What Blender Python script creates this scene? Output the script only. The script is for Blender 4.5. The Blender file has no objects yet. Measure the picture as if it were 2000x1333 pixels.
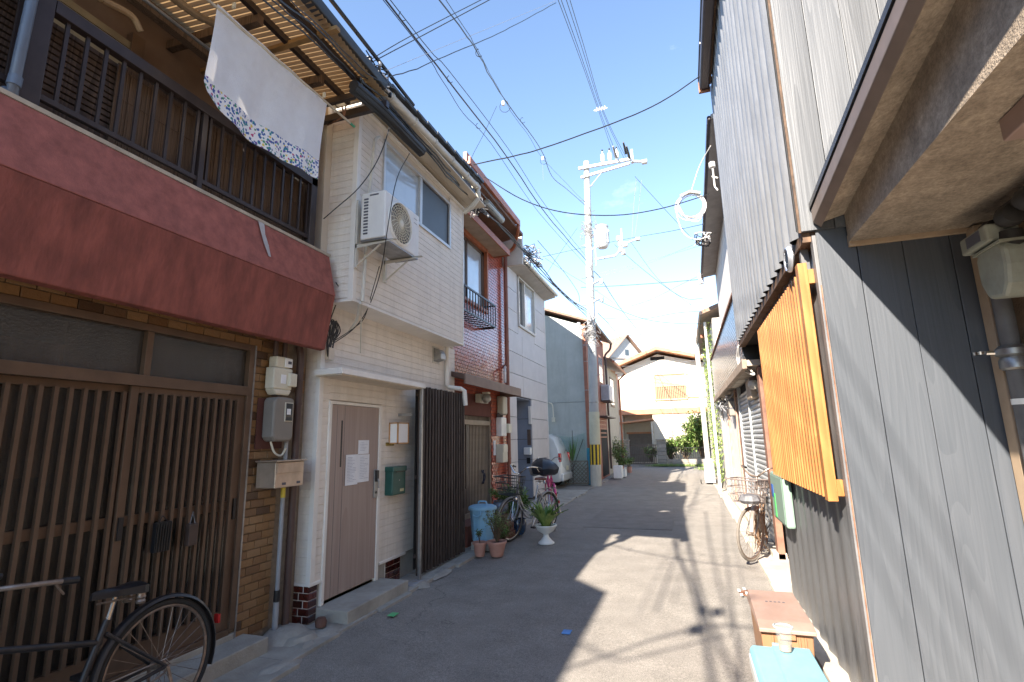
import bpy, math, random
import numpy as np
from mathutils import Vector, Matrix
rnd = random.Random(7)
S = bpy.context.scene
COL = S.collection
R = math.radians
# ---------------------------------------------------------------- camera
CF, CYAW, CPIT, CROL, CH = 994.9, .32003, .18997, -.020926, 1.6
_cy, _sy, _cp, _sp = math.cos(CYAW), math.sin(CYAW), math.cos(CPIT), math.sin(CPIT)
_f = Vector((-_sy*_cp, _cy*_cp, _sp)); _r0 = Vector((_cy, _sy, 0)); _u0 = _r0.cross(_f)
_r = math.cos(CROL)*_r0 + math.sin(CROL)*_u0
_u = -math.sin(CROL)*_r0 + math.cos(CROL)*_u0
cam_d = bpy.data.cameras.new('camera'); cam = bpy.data.objects.new('camera', cam_d); COL.objects.link(cam)
cam_d.sensor_width = 36; cam_d.lens = 36*CF/2000; cam_d.clip_start = .05; cam_d.clip_end = 3000
cam.matrix_world = Matrix(((_r.x, _u.x, -_f.x, 0), (_r.y, _u.y, -_f.y, 0), (_r.z, _u.z, -_f.z, CH), (0, 0, 0, 1)))
S.camera = cam
def P(x, y, X=None, Y=None, Z=None):
    """point of the surveyed photograph (2000 px wide) on a plane of the street"""
    d = _r*((x-1000)/CF) - _u*((y-666.5)/CF) + _f
    t = X/d.x if X is not None else Y/d.y if Y is not None else (Z-CH)/d.z
    return Vector((d.x*t, d.y*t, CH+d.z*t))
# ---------------------------------------------------------------- light
SUN = Vector((.30, 1.0, -.65)).normalized()
EL = math.asin(-SUN.z); AZ = math.atan2(-SUN.x, -SUN.y)
W = bpy.data.worlds.new('World'); S.world = W; W.use_nodes = True
nt = W.node_tree; nt.nodes.clear()
sky = nt.nodes.new('ShaderNodeTexSky'); sky.sky_type = 'NISHITA'; sky.sun_disc = False
sky.sun_elevation = EL; sky.sun_rotation = AZ; sky.air_density = 1.0; sky.altitude = 1200; sky.dust_density = .1; sky.ozone_density = 1.0
bg = nt.nodes.new('ShaderNodeBackground'); bg.inputs[1].default_value = .112
wo = nt.nodes.new('ShaderNodeOutputWorld')
tc = nt.nodes.new('ShaderNodeTexCoord'); cmap = nt.nodes.new('ShaderNodeMapping'); cmap.inputs['Scale'].default_value = (3, 7, 5); cmap.inputs['Rotation'].default_value = (0, .5, .6)
cn = nt.nodes.new('ShaderNodeTexNoise'); cn.inputs['Scale'].default_value = 2.3; cn.inputs['Detail'].default_value = 9; cn.inputs['Roughness'].default_value = .62
cr = nt.nodes.new('ShaderNodeValToRGB'); cr.color_ramp.elements[0].position = .63; cr.color_ramp.elements[1].position = .86
mx = nt.nodes.new('ShaderNodeMixRGB'); mx.inputs['Color2'].default_value = (5.2, 5.5, 6.0, 1)
ml = nt.nodes.new('ShaderNodeMath'); ml.operation = 'MULTIPLY'; ml.inputs[1].default_value = .30
L = nt.links.new
L(tc.outputs['Generated'], cmap.inputs[0]); L(cmap.outputs[0], cn.inputs['Vector']); L(cn.outputs['Fac'], cr.inputs[0]); L(cr.outputs[0], ml.inputs[0])
L(ml.outputs[0], mx.inputs['Fac']); L(sky.outputs[0], mx.inputs['Color1']); L(mx.outputs[0], bg.inputs[0]); L(bg.outputs[0], wo.inputs[0])
sl = bpy.data.lights.new('sun', 'SUN'); sl.energy = 4.5; sl.angle = R(.53); sl.color = (1.0, .90, .77)
so = bpy.data.objects.new('sun', sl); COL.objects.link(so); so.rotation_euler = SUN.to_track_quat('-Z', 'Y').to_euler(); so.location = (-6, -20, 20)
S.view_settings.view_transform = 'Standard'; S.view_settings.look = 'None'; S.view_settings.gamma = 1
S.view_settings.use_curve_mapping = False; S.view_settings.exposure = 2.04
# ---------------------------------------------------------------- materials
MAT = {}
def mat(name, col, rough=.7, n=.15, ns=5, metal=0, bump=0, bs=60, st=(1, 1, 1), col2=None, rand=0, dirt=0, dirtcol=(.06, .05, .04), coat=0, ramp=None, spec=.5, emit=0, trans=0, fine=.0, dst=(3, 3, .5)):
    if name in MAT: return MAT[name]
    m = bpy.data.materials.new(name); m.use_nodes = True; t = m.node_tree; N = t.nodes; K = t.links.new
    b = N['Principled BSDF']; b.inputs['Roughness'].default_value = rough; b.inputs['Metallic'].default_value = metal
    b.inputs['Coat Weight'].default_value = coat; b.inputs['Specular IOR Level'].default_value = spec
    if coat: b.inputs['Coat Roughness'].default_value = .08
    tc = N.new('ShaderNodeTexCoord'); oi = N.new('ShaderNodeObjectInfo')
    mp = N.new('ShaderNodeMapping'); mp.inputs['Scale'].default_value = st; K(tc.outputs['Object'], mp.inputs[0])
    if rand:
        ad = N.new('ShaderNodeVectorMath'); ad.operation = 'SCALE'; cb = N.new('ShaderNodeCombineXYZ')
        for i in range(3): K(oi.outputs['Random'], cb.inputs[i])
        K(cb.outputs[0], ad.inputs[0]); ad.inputs['Scale'].default_value = 37.0; K(ad.outputs[0], mp.inputs['Location'])
    no = N.new('ShaderNodeTexNoise'); no.inputs['Scale'].default_value = ns; no.inputs['Detail'].default_value = 7; no.inputs['Roughness'].default_value = .62
    K(mp.outputs[0], no.inputs['Vector'])
    r = N.new('ShaderNodeValToRGB'); c = Vector(col); c2 = Vector(col2) if col2 else None
    if c2: a_, b_ = c, c2
    else: a_, b_ = c*(1-n*1.6), c*(1+n*1.6)
    r.color_ramp.elements[0].position = .3; r.color_ramp.elements[1].position = .7
    r.color_ramp.elements[0].color = (*a_, 1); r.color_ramp.elements[1].color = (*[min(v, .95) for v in b_], 1)
    K(no.outputs['Fac'], r.inputs[0]); out = r.outputs[0]
    if ramp:   # stepped colours picked per object
        rr = N.new('ShaderNodeValToRGB'); rr.color_ramp.interpolation = 'CONSTANT'; e = rr.color_ramp.elements
        e[0].position = 0; e[0].color = (*ramp[0][1], 1); e[1].position = ramp[1][0]; e[1].color = (*ramp[1][1], 1)
        for p_, cc in ramp[2:]: q = e.new(p_); q.color = (*cc, 1)
        K(oi.outputs['Random'], rr.inputs[0])
        mm = N.new('ShaderNodeMixRGB'); mm.blend_type = 'MULTIPLY'; mm.inputs[0].default_value = 1
        K(rr.outputs[0], mm.inputs[1]); K(out, mm.inputs[2]); out = mm.outputs[0]
    elif rand:
        hs = N.new('ShaderNodeHueSaturation'); mr = N.new('ShaderNodeMapRange'); mr.inputs[3].default_value = 1-rand; mr.inputs[4].default_value = 1+rand
        K(oi.outputs['Random'], mr.inputs[0]); K(mr.outputs[0], hs.inputs['Value']); K(out, hs.inputs['Color']); out = hs.outputs[0]
    if dirt:
        d2 = N.new('ShaderNodeTexNoise'); d2.inputs['Scale'].default_value = 2.2; d2.inputs['Detail'].default_value = 9; d2.inputs['Roughness'].default_value = .7
        m2 = N.new('ShaderNodeMapping'); m2.inputs['Scale'].default_value = dst; K(tc.outputs['Object'], m2.inputs[0]); K(m2.outputs[0], d2.inputs['Vector'])
        r2 = N.new('ShaderNodeValToRGB'); r2.color_ramp.elements[0].position = .46; r2.color_ramp.elements[1].position = .78; K(d2.outputs['Fac'], r2.inputs[0])
        mu = N.new('ShaderNodeMath'); mu.operation = 'MULTIPLY'; mu.inputs[1].default_value = dirt; K(r2.outputs[0], mu.inputs[0])
        mm = N.new('ShaderNodeMixRGB'); K(mu.outputs[0], mm.inputs[0]); K(out, mm.inputs[1]); mm.inputs[2].default_value = (*dirtcol, 1); out = mm.outputs[0]
    K(out, b.inputs['Base Color'])
    if bump:
        nb = N.new('ShaderNodeTexNoise'); nb.inputs['Scale'].default_value = bs; nb.inputs['Detail'].default_value = 5; K(mp.outputs[0], nb.inputs['Vector'])
        bp = N.new('ShaderNodeBump'); bp.inputs['Strength'].default_value = bump; bp.inputs['Distance'].default_value = .01
        K(nb.outputs['Fac'], bp.inputs['Height']); K(bp.outputs[0], b.inputs['Normal'])
    if trans: b.inputs['Transmission Weight'].default_value = trans; b.inputs['IOR'].default_value = 1.2
    if emit: b.inputs['Emission Color'].default_value = (*col, 1); b.inputs['Emission Strength'].default_value = emit
    MAT[name] = m; return m
def grain(name, dark, light, rough=.6, sc=1.0, rand=.08, spec=.4, bump=.5, rings=26, noisy=.35):
    """boards whose grain runs along object Z"""
    if name in MAT: return MAT[name]
    m = mat(name, dark, rough, .1, 4, bump=0, rand=rand, spec=spec); t = m.node_tree; N = t.nodes; K = t.links.new; b = N['Principled BSDF']
    tc = N.new('ShaderNodeTexCoord'); oi = N.new('ShaderNodeObjectInfo')
    cb = N.new('ShaderNodeCombineXYZ'); mu = N.new('ShaderNodeMath'); mu.operation = 'MULTIPLY'; mu.inputs[1].default_value = 53
    K(oi.outputs['Random'], mu.inputs[0]); K(mu.outputs[0], cb.inputs[0]); K(mu.outputs[0], cb.inputs[2])
    ad = N.new('ShaderNodeVectorMath'); K(tc.outputs['Object'], ad.inputs[0]); K(cb.outputs[0], ad.inputs[1])
    mp = N.new('ShaderNodeMapping'); mp.inputs['Scale'].default_value = (3.0*sc, 3.0*sc, .16*sc); K(ad.outputs[0], mp.inputs[0])
    n1 = N.new('ShaderNodeTexNoise'); n1.inputs['Scale'].default_value = 1.3; n1.inputs['Detail'].default_value = 1.0; K(mp.outputs[0], n1.inputs['Vector'])
    m1 = N.new('ShaderNodeMath'); m1.operation = 'MULTIPLY'; m1.inputs[1].default_value = rings; K(n1.outputs['Fac'], m1.inputs[0])
    m2 = N.new('ShaderNodeMath'); m2.operation = 'FRACT'; K(m1.outputs[0], m2.inputs[0])
    mp2 = N.new('ShaderNodeMapping'); mp2.inputs['Scale'].default_value = (60*sc, 60*sc, 1.2*sc); K(ad.outputs[0], mp2.inputs[0])
    n2 = N.new('ShaderNodeTexNoise'); n2.inputs['Scale'].default_value = 1.5; n2.inputs['Detail'].default_value = 4; K(mp2.outputs[0], n2.inputs['Vector'])
    ma = N.new('ShaderNodeMixRGB'); ma.inputs[0].default_value = 1-noisy; K(n2.outputs['Fac'], ma.inputs[1]); K(m2.outputs[0], ma.inputs[2])
    r = N.new('ShaderNodeValToRGB'); r.color_ramp.elements[0].position = .2; r.color_ramp.elements[1].position = .9
    r.color_ramp.elements[0].color = (*dark, 1); r.color_ramp.elements[1].color = (*light, 1); K(ma.outputs[0], r.inputs[0])
    hs = N.new('ShaderNodeHueSaturation'); mr = N.new('ShaderNodeMapRange'); mr.inputs[3].default_value = 1-rand; mr.inputs[4].default_value = 1+rand
    K(oi.outputs['Random'], mr.inputs[0]); K(mr.outputs[0], hs.inputs['Value']); K(r.outputs[0], hs.inputs['Color']); K(hs.outputs[0], b.inputs['Base Color'])
    bp = N.new('ShaderNodeBump'); bp.inputs['Strength'].default_value = bump; bp.inputs['Distance'].default_value = .006; K(ma.outputs[0], bp.inputs['Height']); K(bp.outputs[0], b.inputs['Normal'])
    return m
def glass(name, col=(.02, .03, .035), rough=.06, tr=0., bump=0, bs=60, alpha=1):
    m = mat(name, col, rough, .05, 3, bump=bump, bs=bs, spec=.9)
    b = m.node_tree.nodes['Principled BSDF']; b.inputs['Coat Weight'].default_value = .6; b.inputs['Coat Roughness'].default_value = rough*.6
    if alpha < 1: b.inputs['Alpha'].default_value = alpha
    return m
# ---------------------------------------------------------------- mesh helpers
ORG = {}
class MB:
    def __init__(s): s.v = []; s.f = []; s.m = []; s.mi = 0; s.M = None
    def add(s, vs, fs):
        o = len(s.v)
        if s.M is not None: vs = [s.M @ Vector(p) for p in vs]
        s.v += [tuple(p) for p in vs]; s.f += [tuple(o+i for i in f) for f in fs]; s.m += [s.mi]*len(fs); return s
    def box(s, a, b):
        x0, y0, z0 = a; x1, y1, z1 = b
        if x0 > x1: x0, x1 = x1, x0
        if y0 > y1: y0, y1 = y1, y0
        if z0 > z1: z0, z1 = z1, z0
        return s.add([(x0, y0, z0), (x1, y0, z0), (x1, y1, z0), (x0, y1, z0), (x0, y0, z1), (x1, y0, z1), (x1, y1, z1), (x0, y1, z1)],
                     [(0, 3, 2, 1), (4, 5, 6, 7), (0, 1, 5, 4), (1, 2, 6, 5), (2, 3, 7, 6), (3, 0, 4, 7)])
    def cbox(s, c, d): return s.box([c[i]-d[i]/2 for i in range(3)], [c[i]+d[i]/2 for i in range(3)])
    def prism(s, pts, d):
        n = len(pts); d = Vector(d); q = [Vector(p) for p in pts]
        nrm = Vector((0, 0, 0))
        for i in range(n): nrm += q[i].cross(q[(i+1) % n])
        if nrm.dot(d) > 0: q.reverse()
        return s.add(q + [p+d for p in q], [tuple(range(n)), tuple(range(2*n-1, n-1, -1))] + [(i, i+n, (i+1) % n+n, (i+1) % n)[::-1] if False else ((i+1) % n, i, i+n, (i+1) % n+n) for i in range(n)])
    def face(s, *pts): return s.add(pts, [tuple(range(len(pts)))])
    def tube(s, pts, r, n=7, cap=True):
        pts = [Vector(p) for p in pts]; k = len(pts); rr = r if isinstance(r, (list, tuple)) else [r]*k
        d0 = (pts[1]-pts[0]).normalized(); up = Vector((0, 0, 1)) if abs(d0.z) < .9 else Vector((1, 0, 0))
        sd = d0.cross(up).normalized(); vs = []
        for i, p in enumerate(pts):
            d = ((pts[min(i+1, k-1)]-pts[max(i-1, 0)])); d = d.normalized() if d.length > 1e-9 else d0
            sd = (sd - d*sd.dot(d)); sd = sd.normalized() if sd.length > 1e-6 else d.orthogonal().normalized(); w = d.cross(sd)
            for j in range(n):
                a = 2*math.pi*j/n; vs.append(p + sd*math.cos(a)*rr[i] + w*math.sin(a)*rr[i])
        fs = [(i*n+j, i*n+(j+1) % n, (i+1)*n+(j+1) % n, (i+1)*n+j) for i in range(k-1) for j in range(n)]
        if cap: fs += [tuple(range(n-1, -1, -1)), tuple((k-1)*n+j for j in range(n))]
        return s.add(vs, fs)
    def lathe(s, c, prof, n=20, cap=True, axis='z', a0=0, a1=2*math.pi):
        vs = []; full = abs(a1-a0-2*math.pi) < 1e-6; m = n if full else n+1
        for r, h in prof:
            for j in range(m):
                a = a0+(a1-a0)*j/n; x, y = r*math.cos(a), r*math.sin(a)
                p = (x, y, h) if axis == 'z' else (h, x, y) if axis == 'x' else (y, h, x)
                vs.append((c[0]+p[0], c[1]+p[1], c[2]+p[2]))
        fs = [(i*m+j, i*m+(j+1) % m, (i+1)*m+(j+1) % m, (i+1)*m+j) for i in range(len(prof)-1) for j in range(n)]
        if cap and full: fs += [tuple(range(m-1, -1, -1)), tuple((len(prof)-1)*m+j for j in range(m))]
        return s.add(vs, fs)
    def beam(s, p, q, w, h, up=(0, 0, 1)):
        p, q = Vector(p), Vector(q); d = (q-p).normalized(); u = Vector(up); sd = d.cross(u).normalized(); u = sd.cross(d)
        vs = [c + sd*a*w/2 + u*b*h/2 for c in (p, q) for a, b in ((-1, -1), (1, -1), (1, 1), (-1, 1))]
        return s.add(vs, [(0, 1, 2, 3)[::-1], (4, 5, 6, 7), (0, 4, 5, 1)[::-1], (1, 5, 6, 2)[::-1], (2, 6, 7, 3)[::-1], (3, 7, 4, 0)[::-1]])
    def leaf(s, p, d, w, l, droop=0.):
        p = Vector(p); d = Vector(d).normalized(); sd = d.cross(Vector((rnd.uniform(-.3, .3), rnd.uniform(-.3, .3), 1)))
        sd = sd.normalized() if sd.length > 1e-6 else Vector((1, 0, 0)); m = p+d*l*.5; t = p+d*l-Vector((0, 0, droop*l))
        return s.add([p, m+sd*w/2, t, m-sd*w/2], [(0, 1, 2, 3)])
    def build(s, name, mats, parent=None, org=None, smooth=False, kind=None, label=None, cat=None, group=None, bevel=0, fix=True):
        if not isinstance(mats, (list, tuple)): mats = [mats]
        if parent is not None: o0 = ORG[parent.name]
        elif org is not None: o0 = Vector(org)
        else:
            a = np.array(s.v); o0 = Vector(((a[:, 0].min()+a[:, 0].max())/2, (a[:, 1].min()+a[:, 1].max())/2, a[:, 2].min()))
        me = bpy.data.meshes.new(name); me.from_pydata([(p[0]-o0[0], p[1]-o0[1], p[2]-o0[2]) for p in s.v], [], s.f)
        for m in mats: me.materials.append(m)
        me.polygons.foreach_set('material_index', s.m)
        me.update()
        if fix:
            import bmesh
            bm = bmesh.new(); bm.from_mesh(me); bmesh.ops.recalc_face_normals(bm, faces=bm.faces[:]); bm.to_mesh(me); bm.free()
        if smooth:
            me.polygons.foreach_set('use_smooth', [True]*len(me.polygons))
            try: me.set_sharp_from_angle(angle=R(38))
            except Exception: pass
        o = bpy.data.objects.new(name, me); COL.objects.link(o)
        if parent is not None: o.parent = parent; ORG[o.name] = ORG[parent.name]
        else: o.location = o0; ORG[o.name] = Vector(o0)
        if bevel:
            bv = o.modifiers.new('bevel', 'BEVEL'); bv.width = bevel; bv.segments = 2; bv.limit_method = 'ANGLE'; bv.angle_limit = R(40)
        tag(o, label, cat, group, kind); return o
def tag(o, label=None, cat=None, group=None, kind=None):
    if label: o['label'] = label
    if cat: o['category'] = cat
    if group: o['group'] = group
    if kind: o['kind'] = kind
    return o
def thing(name, label, cat, loc, group=None, rotz=0, local=False):
    o = bpy.data.objects.new(name, None); o.empty_display_size = .1; COL.objects.link(o); o.location = loc; o.rotation_euler = (0, 0, rotz)
    ORG[o.name] = Vector((0, 0, 0)) if local else Vector(loc)
    return tag(o, label, cat, group)
SH = {}
def piece(name, key, mk, mats, parent, loc, rot=None):
    """a small part that shares its mesh with its like"""
    if key not in SH:
        b = MB(); mk(b); me = bpy.data.meshes.new(name); me.from_pydata(b.v, [], b.f); me.materials.append(mats); me.update(); SH[key] = me
    o = bpy.data.objects.new(name, SH[key]); COL.objects.link(o); o.parent = parent; o.location = Vector(loc)-ORG[parent.name]
    if rot: o.rotation_euler = rot
    return o
def brickmesh(dx, dy, dz, c=.003):
    def mk(b):   # a brick with chamfered outer face (+x)
        h = [dx/2, dy/2, dz/2]
        b.add([(-h[0], -h[1], -h[2]), (-h[0], h[1], -h[2]), (-h[0], h[1], h[2]), (-h[0], -h[1], h[2]),
               (h[0]-c, -h[1], -h[2]), (h[0]-c, h[1], -h[2]), (h[0]-c, h[1], h[2]), (h[0]-c, -h[1], h[2]),
               (h[0], -h[1]+c, -h[2]+c), (h[0], h[1]-c, -h[2]+c), (h[0], h[1]-c, h[2]-c), (h[0], -h[1]+c, h[2]-c)],
              [(0, 4, 5, 1)[::-1], (1, 5, 6, 2)[::-1], (2, 6, 7, 3)[::-1], (3, 7, 4, 0)[::-1], (4, 8, 9, 5)[::-1], (5, 9, 10, 6)[::-1], (6, 10, 11, 7)[::-1], (7, 11, 8, 4)[::-1], (8, 11, 10, 9)[::-1]])
    return mk
def part(name, m, parent, *boxes, **k):
    b = MB()
    for q in boxes: b.box(*q)
    return b.build(name, m, parent, **k)
def spl(pts, k=6):
    """smooth line through points"""
    q = [Vector(p) for p in pts]; q = [q[0]*2-q[1]] + q + [q[-1]*2-q[-2]]; out = []
    for i in range(1, len(q)-2):
        for j in range(k):
            t = j/k; a, b, c, d = q[i-1:i+3]
            out.append(.5*((2*b)+(c-a)*t+(2*a-5*b+4*c-d)*t*t+(3*b-a-3*c+d)*t**3))
    return out+[q[-2]]
def siding(b, x, y0, y1, z0, z1, row=.075, axis='x', face=1, lip=.006):
    """horizontal siding courses with a real step at each course, on plane axis=x"""
    n = max(1, round((z1-z0)/row)); h = (z1-z0)/n; prev = None
    for i in range(n):
        za, zb = z0+i*h, z0+(i+1)*h
        for (p, q, r_, t_) in (((x+face*lip), za, (x+face*lip), zb-.006), (x+face*lip, zb-.006, x, zb-.004), (x, zb-.004, x, zb), (x, zb, x+face*lip, zb)):
            if axis == 'x': b.face((p, y0, q), (p, y1, q), (r_, y1, t_), (r_, y0, t_))
            else: b.face((y0, p, q), (y1, p, q), (y1, r_, t_), (y0, r_, t_))
# ================================================================ materials used
asph = mat('asphalt', (.26, .238, .212), .92, .09, 3, bump=.5, bs=220, dirt=.28, dirtcol=(.15, .14, .13), dst=(.5, .35, 1))
def speckle(m, scale, amt):
    t = m.node_tree; N = t.nodes; K = t.links.new; b = N['Principled BSDF']; src = b.inputs['Base Color'].links[0].from_socket
    tc = N.new('ShaderNodeTexCoord'); v = N.new('ShaderNodeTexNoise'); v.inputs['Scale'].default_value = scale; v.inputs['Detail'].default_value = 3; v.inputs['Roughness'].default_value = .8
    K(tc.outputs['Object'], v.inputs['Vector']); r = N.new('ShaderNodeValToRGB'); r.color_ramp.elements[0].position = .3; r.color_ramp.elements[1].position = .7
    r.color_ramp.elements[0].color = (1-amt,)*3+(1,); r.color_ramp.elements[1].color = (1+amt,)*3+(1,)
    mm = N.new('ShaderNodeMixRGB'); mm.blend_type = 'MULTIPLY'; mm.inputs[0].default_value = 1; K(v.outputs['Fac'], r.inputs[0]); K(src, mm.inputs[1]); K(r.outputs[0], mm.inputs[2]); K(mm.outputs[0], b.inputs['Base Color'])
speckle(asph, 120, .5); speckle(asph, 38, .16)
def cracks(m, scale, width, dark, seed=0):
    t = m.node_tree; N = t.nodes; K = t.links.new; b = N['Principled BSDF']; src = b.inputs['Base Color'].links[0].from_socket
    tc = N.new('ShaderNodeTexCoord'); n1 = N.new('ShaderNodeTexNoise'); n1.inputs['Scale'].default_value = 2.2; n1.inputs['Detail'].default_value = 6; K(tc.outputs['Object'], n1.inputs['Vector'])
    va = N.new('ShaderNodeVectorMath'); va.operation = 'MULTIPLY_ADD'; va.inputs[1].default_value = (.9, .9, .9); K(n1.outputs['Color'], va.inputs[0]); K(tc.outputs['Object'], va.inputs[2])
    v = N.new('ShaderNodeTexVoronoi'); v.feature = 'DISTANCE_TO_EDGE'; v.inputs['Scale'].default_value = scale; K(va.outputs[0], v.inputs['Vector'])
    r = N.new('ShaderNodeValToRGB'); r.color_ramp.elements[0].position = 0; r.color_ramp.elements[1].position = width; r.color_ramp.elements[0].color = (1, 1, 1, 1); r.color_ramp.elements[1].color = (0, 0, 0, 1); K(v.outputs['Distance'], r.inputs[0])
    n2 = N.new('ShaderNodeTexNoise'); n2.inputs['Scale'].default_value = .5; K(tc.outputs['Object'], n2.inputs['Vector']); r2 = N.new('ShaderNodeValToRGB'); r2.color_ramp.elements[0].position = .5; r2.color_ramp.elements[1].position = .6; K(n2.outputs['Fac'], r2.inputs[0])
    mu = N.new('ShaderNodeMath'); mu.operation = 'MULTIPLY'; K(r.outputs[0], mu.inputs[0]); K(r2.outputs[0], mu.inputs[1]); mm = N.new('ShaderNodeMixRGB'); mm.inputs[2].default_value = (*dark, 1); K(mu.outputs[0], mm.inputs[0]); K(src, mm.inputs[1]); K(mm.outputs[0], b.inputs['Base Color'])
cracks(asph, .38, .004, (.13, .12, .11))
conc = mat('concrete', (.36, .34, .30), .9, .12, 3, bump=.35, bs=70, dirt=.5, dirtcol=(.16, .15, .12), dst=(2, 2, 2))
concl = mat('pale_concrete', (.50, .45, .38), .9, .12, 3, bump=.35, bs=60, dirt=.3, dirtcol=(.2, .18, .15), dst=(1.5, 1.5, 2))
earth = mat('earth', (.2, .18, .14), .95, .2, 1, bump=.5, bs=30)
white_s = mat('cream_siding', (.78, .715, .635), .62, .04, 4, bump=.5, bs=34, st=(1, 1, 3), dirt=.38, dirtcol=(.40, .36, .31), dst=(4, 4, .5))
white_t = mat('cream_trim', (.78, .74, .68), .5, .04, 5, dirt=.15, dirtcol=(.4, .38, .33))
creams = mat('cream_board', (.64, .56, .45), .7, .05, 4, dirt=.15, dirtcol=(.4, .36, .3))
plast = mat('white_plastic', (.78, .78, .76), .4, .03, 6)
plasg = mat('yellowed_plastic', (.66, .62, .50), .45, .05, 6, dirt=.2)
blk = mat('black_plastic', (.012, .012, .014), .42, .1, 6)
rub = mat('rubber', (.018, .018, .018), .75, .15, 8)
chrome = mat('chrome', (.6, .6, .6), .22, .1, 9, metal=1)
steel = mat('dull_steel', (.36, .36, .36), .42, .15, 9, metal=.85, dirt=.3)
rust = mat('rusty_steel', (.25, .12, .07), .75, .35, 12, metal=.3, bump=.3, bs=80)
darkm = mat('dark_bronze_metal', (.050, .038, .038), .4, .12, 6, metal=.4, dirt=.25, dirtcol=(.12, .1, .09))
brownm = mat('brown_aluminium', (.125, .078, .050), .42, .12, 5, metal=.25, dirt=.25, dirtcol=(.05, .035, .03))
brownp = mat('brown_pipe', (.085, .05, .042), .55, .12, 4, dirt=.3)
greyp = mat('grey_pipe', (.30, .31, .33), .5, .1, 4, dirt=.35, dirtcol=(.15, .15, .15))
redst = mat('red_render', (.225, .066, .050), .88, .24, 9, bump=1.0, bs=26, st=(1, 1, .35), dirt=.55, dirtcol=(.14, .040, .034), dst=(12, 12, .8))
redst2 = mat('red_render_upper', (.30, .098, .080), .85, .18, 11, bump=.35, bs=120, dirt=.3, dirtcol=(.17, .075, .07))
ochre = mat('ochre_tile', (1, 1, 1), .35, .13, 25, bump=.3, bs=90, spec=.5, ramp=[(0, (.27, .15, .062)), (.3, (.235, .125, .052)), (.55, (.29, .17, .080)), (.75, (.19, .098, .042)), (.87, (.09, .048, .025)), (.94, (.15, .085, .045))])
mort = mat('mortar', (.24, .19, .14), .95, .15, 20, bump=.3)
mortw = mat('pale_mortar', (.62, .56, .50), .9, .1, 20, bump=.3)
glaz = mat('glazed_brick', (1, 1, 1), .12, .15, 12, coat=.8, ramp=[(0, (.085, .014, .009)), (.35, (.06, .011, .008)), (.6, (.11, .02, .012)), (.8, (.045, .01, .008))])
glz = glass('window_glass', (.05, .06, .065), .05)
glzp = glass('pale_window_glass', (.42, .47, .50), .12)
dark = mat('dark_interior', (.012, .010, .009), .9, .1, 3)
wire = mat('black_cable', (.015, .016, .018), .5, .1, 6)
wireg = mat('grey_cable', (.22, .22, .23), .5, .1, 6)
wirew = mat('white_cable', (.75, .73, .70), .5, .06, 6)
paper = mat('paper', (.80, .81, .83), .8, .02, 6)
ink = mat('ink', (.10, .10, .12), .8, .02, 6)
rooft = mat('dark_roof_tile', (.035, .035, .04), .45, .2, 8, dirt=.3, dirtcol=(.1, .1, .1))
terra = mat('terracotta_plastic', (.50, .25, .19), .6, .08, 5, dirt=.3, dirtcol=(.3, .2, .16))
soil = mat('soil', (.05, .035, .025), .95, .3, 20, bump=.6)
leafm = mat('leaf_green', (.035, .11, .018), .5, .3, 9, col2=(.10, .20, .03))
leafl = mat('leaf_pale', (.12, .22, .05), .5, .3, 9, col2=(.30, .36, .11))
leafd = mat('leaf_dull', (.06, .08, .03), .6, .3, 9, col2=(.16, .15, .06))
bark = mat('bark', (.12, .08, .05), .9, .25, 12, bump=.5)
# ================================================================ the ground
g = MB(); g.box((-400, -300, -.6), (400, 600, -.03)); g.build('ground', earth, org=(0, 0, 0), kind='structure')
# the asphalt street: one sheet, slightly uneven
g = MB(); nx, ny = 24, 150
for j in range(ny+1):
    for i in range(nx+1):
        x = -3.02+(i/nx)*3.80; y = -14+j/ny*47
        if i == 0: x += .05*math.sin(y*2.1)+.04*math.sin(y*5.3)
        if i == nx: x += .03*math.sin(y*1.7+1)
        z = .006*math.sin(x*1.9+y*.7)+.004*math.sin(y*2.3+x)-.012*abs(x+1.2)**2*.12
        g.v.append((x, y, z))
for j in range(ny):
    for i in range(nx):
        a = j*(nx+1)+i; g.f.append((a, a+1, a+nx+2, a+nx+1)); g.m.append(0)
g.build('road', asph, org=(0, 0, 0), smooth=True, kind='structure')
g = MB(); g.box((-14, 15.8, -.02), (-2.98, 17.8, .012)); g.box((-9.5, 28.2, -.02), (6, 60, .0)); g.build('parking_lot', asph, org=(0, 0, 0), kind='structure')
# concrete gutter strips along the fronts
g = MB()
y = -14
while y < 27.5:
    l = .6 if y < 15.5 else 1.0
    if not (15.6 < y < 17.6):
        x1 = -2.93+.03*math.sin(y*3.1)
        if 2.4 < y < 3.9: x1 = -2.86+.05*math.sin(y*5)
        g.box((-3.9, y, -.05), (x1, y+l-.012, .022+.004*math.sin(y*9)))
    y += l
g.build('left_gutter_strip', conc, org=(0, 0, 0), kind='structure', bevel=.004)
g = MB(); y = -14
while y < 27.5:
    g.box((.74+.015*math.sin(y*2), y, -.05), (1.7, y+1.188, .028+.005*math.sin(y*5))); y += 1.2
g.build('right_pavement_strip', concl, org=(0, 0, 0), kind='structure', bevel=.004)
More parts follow.
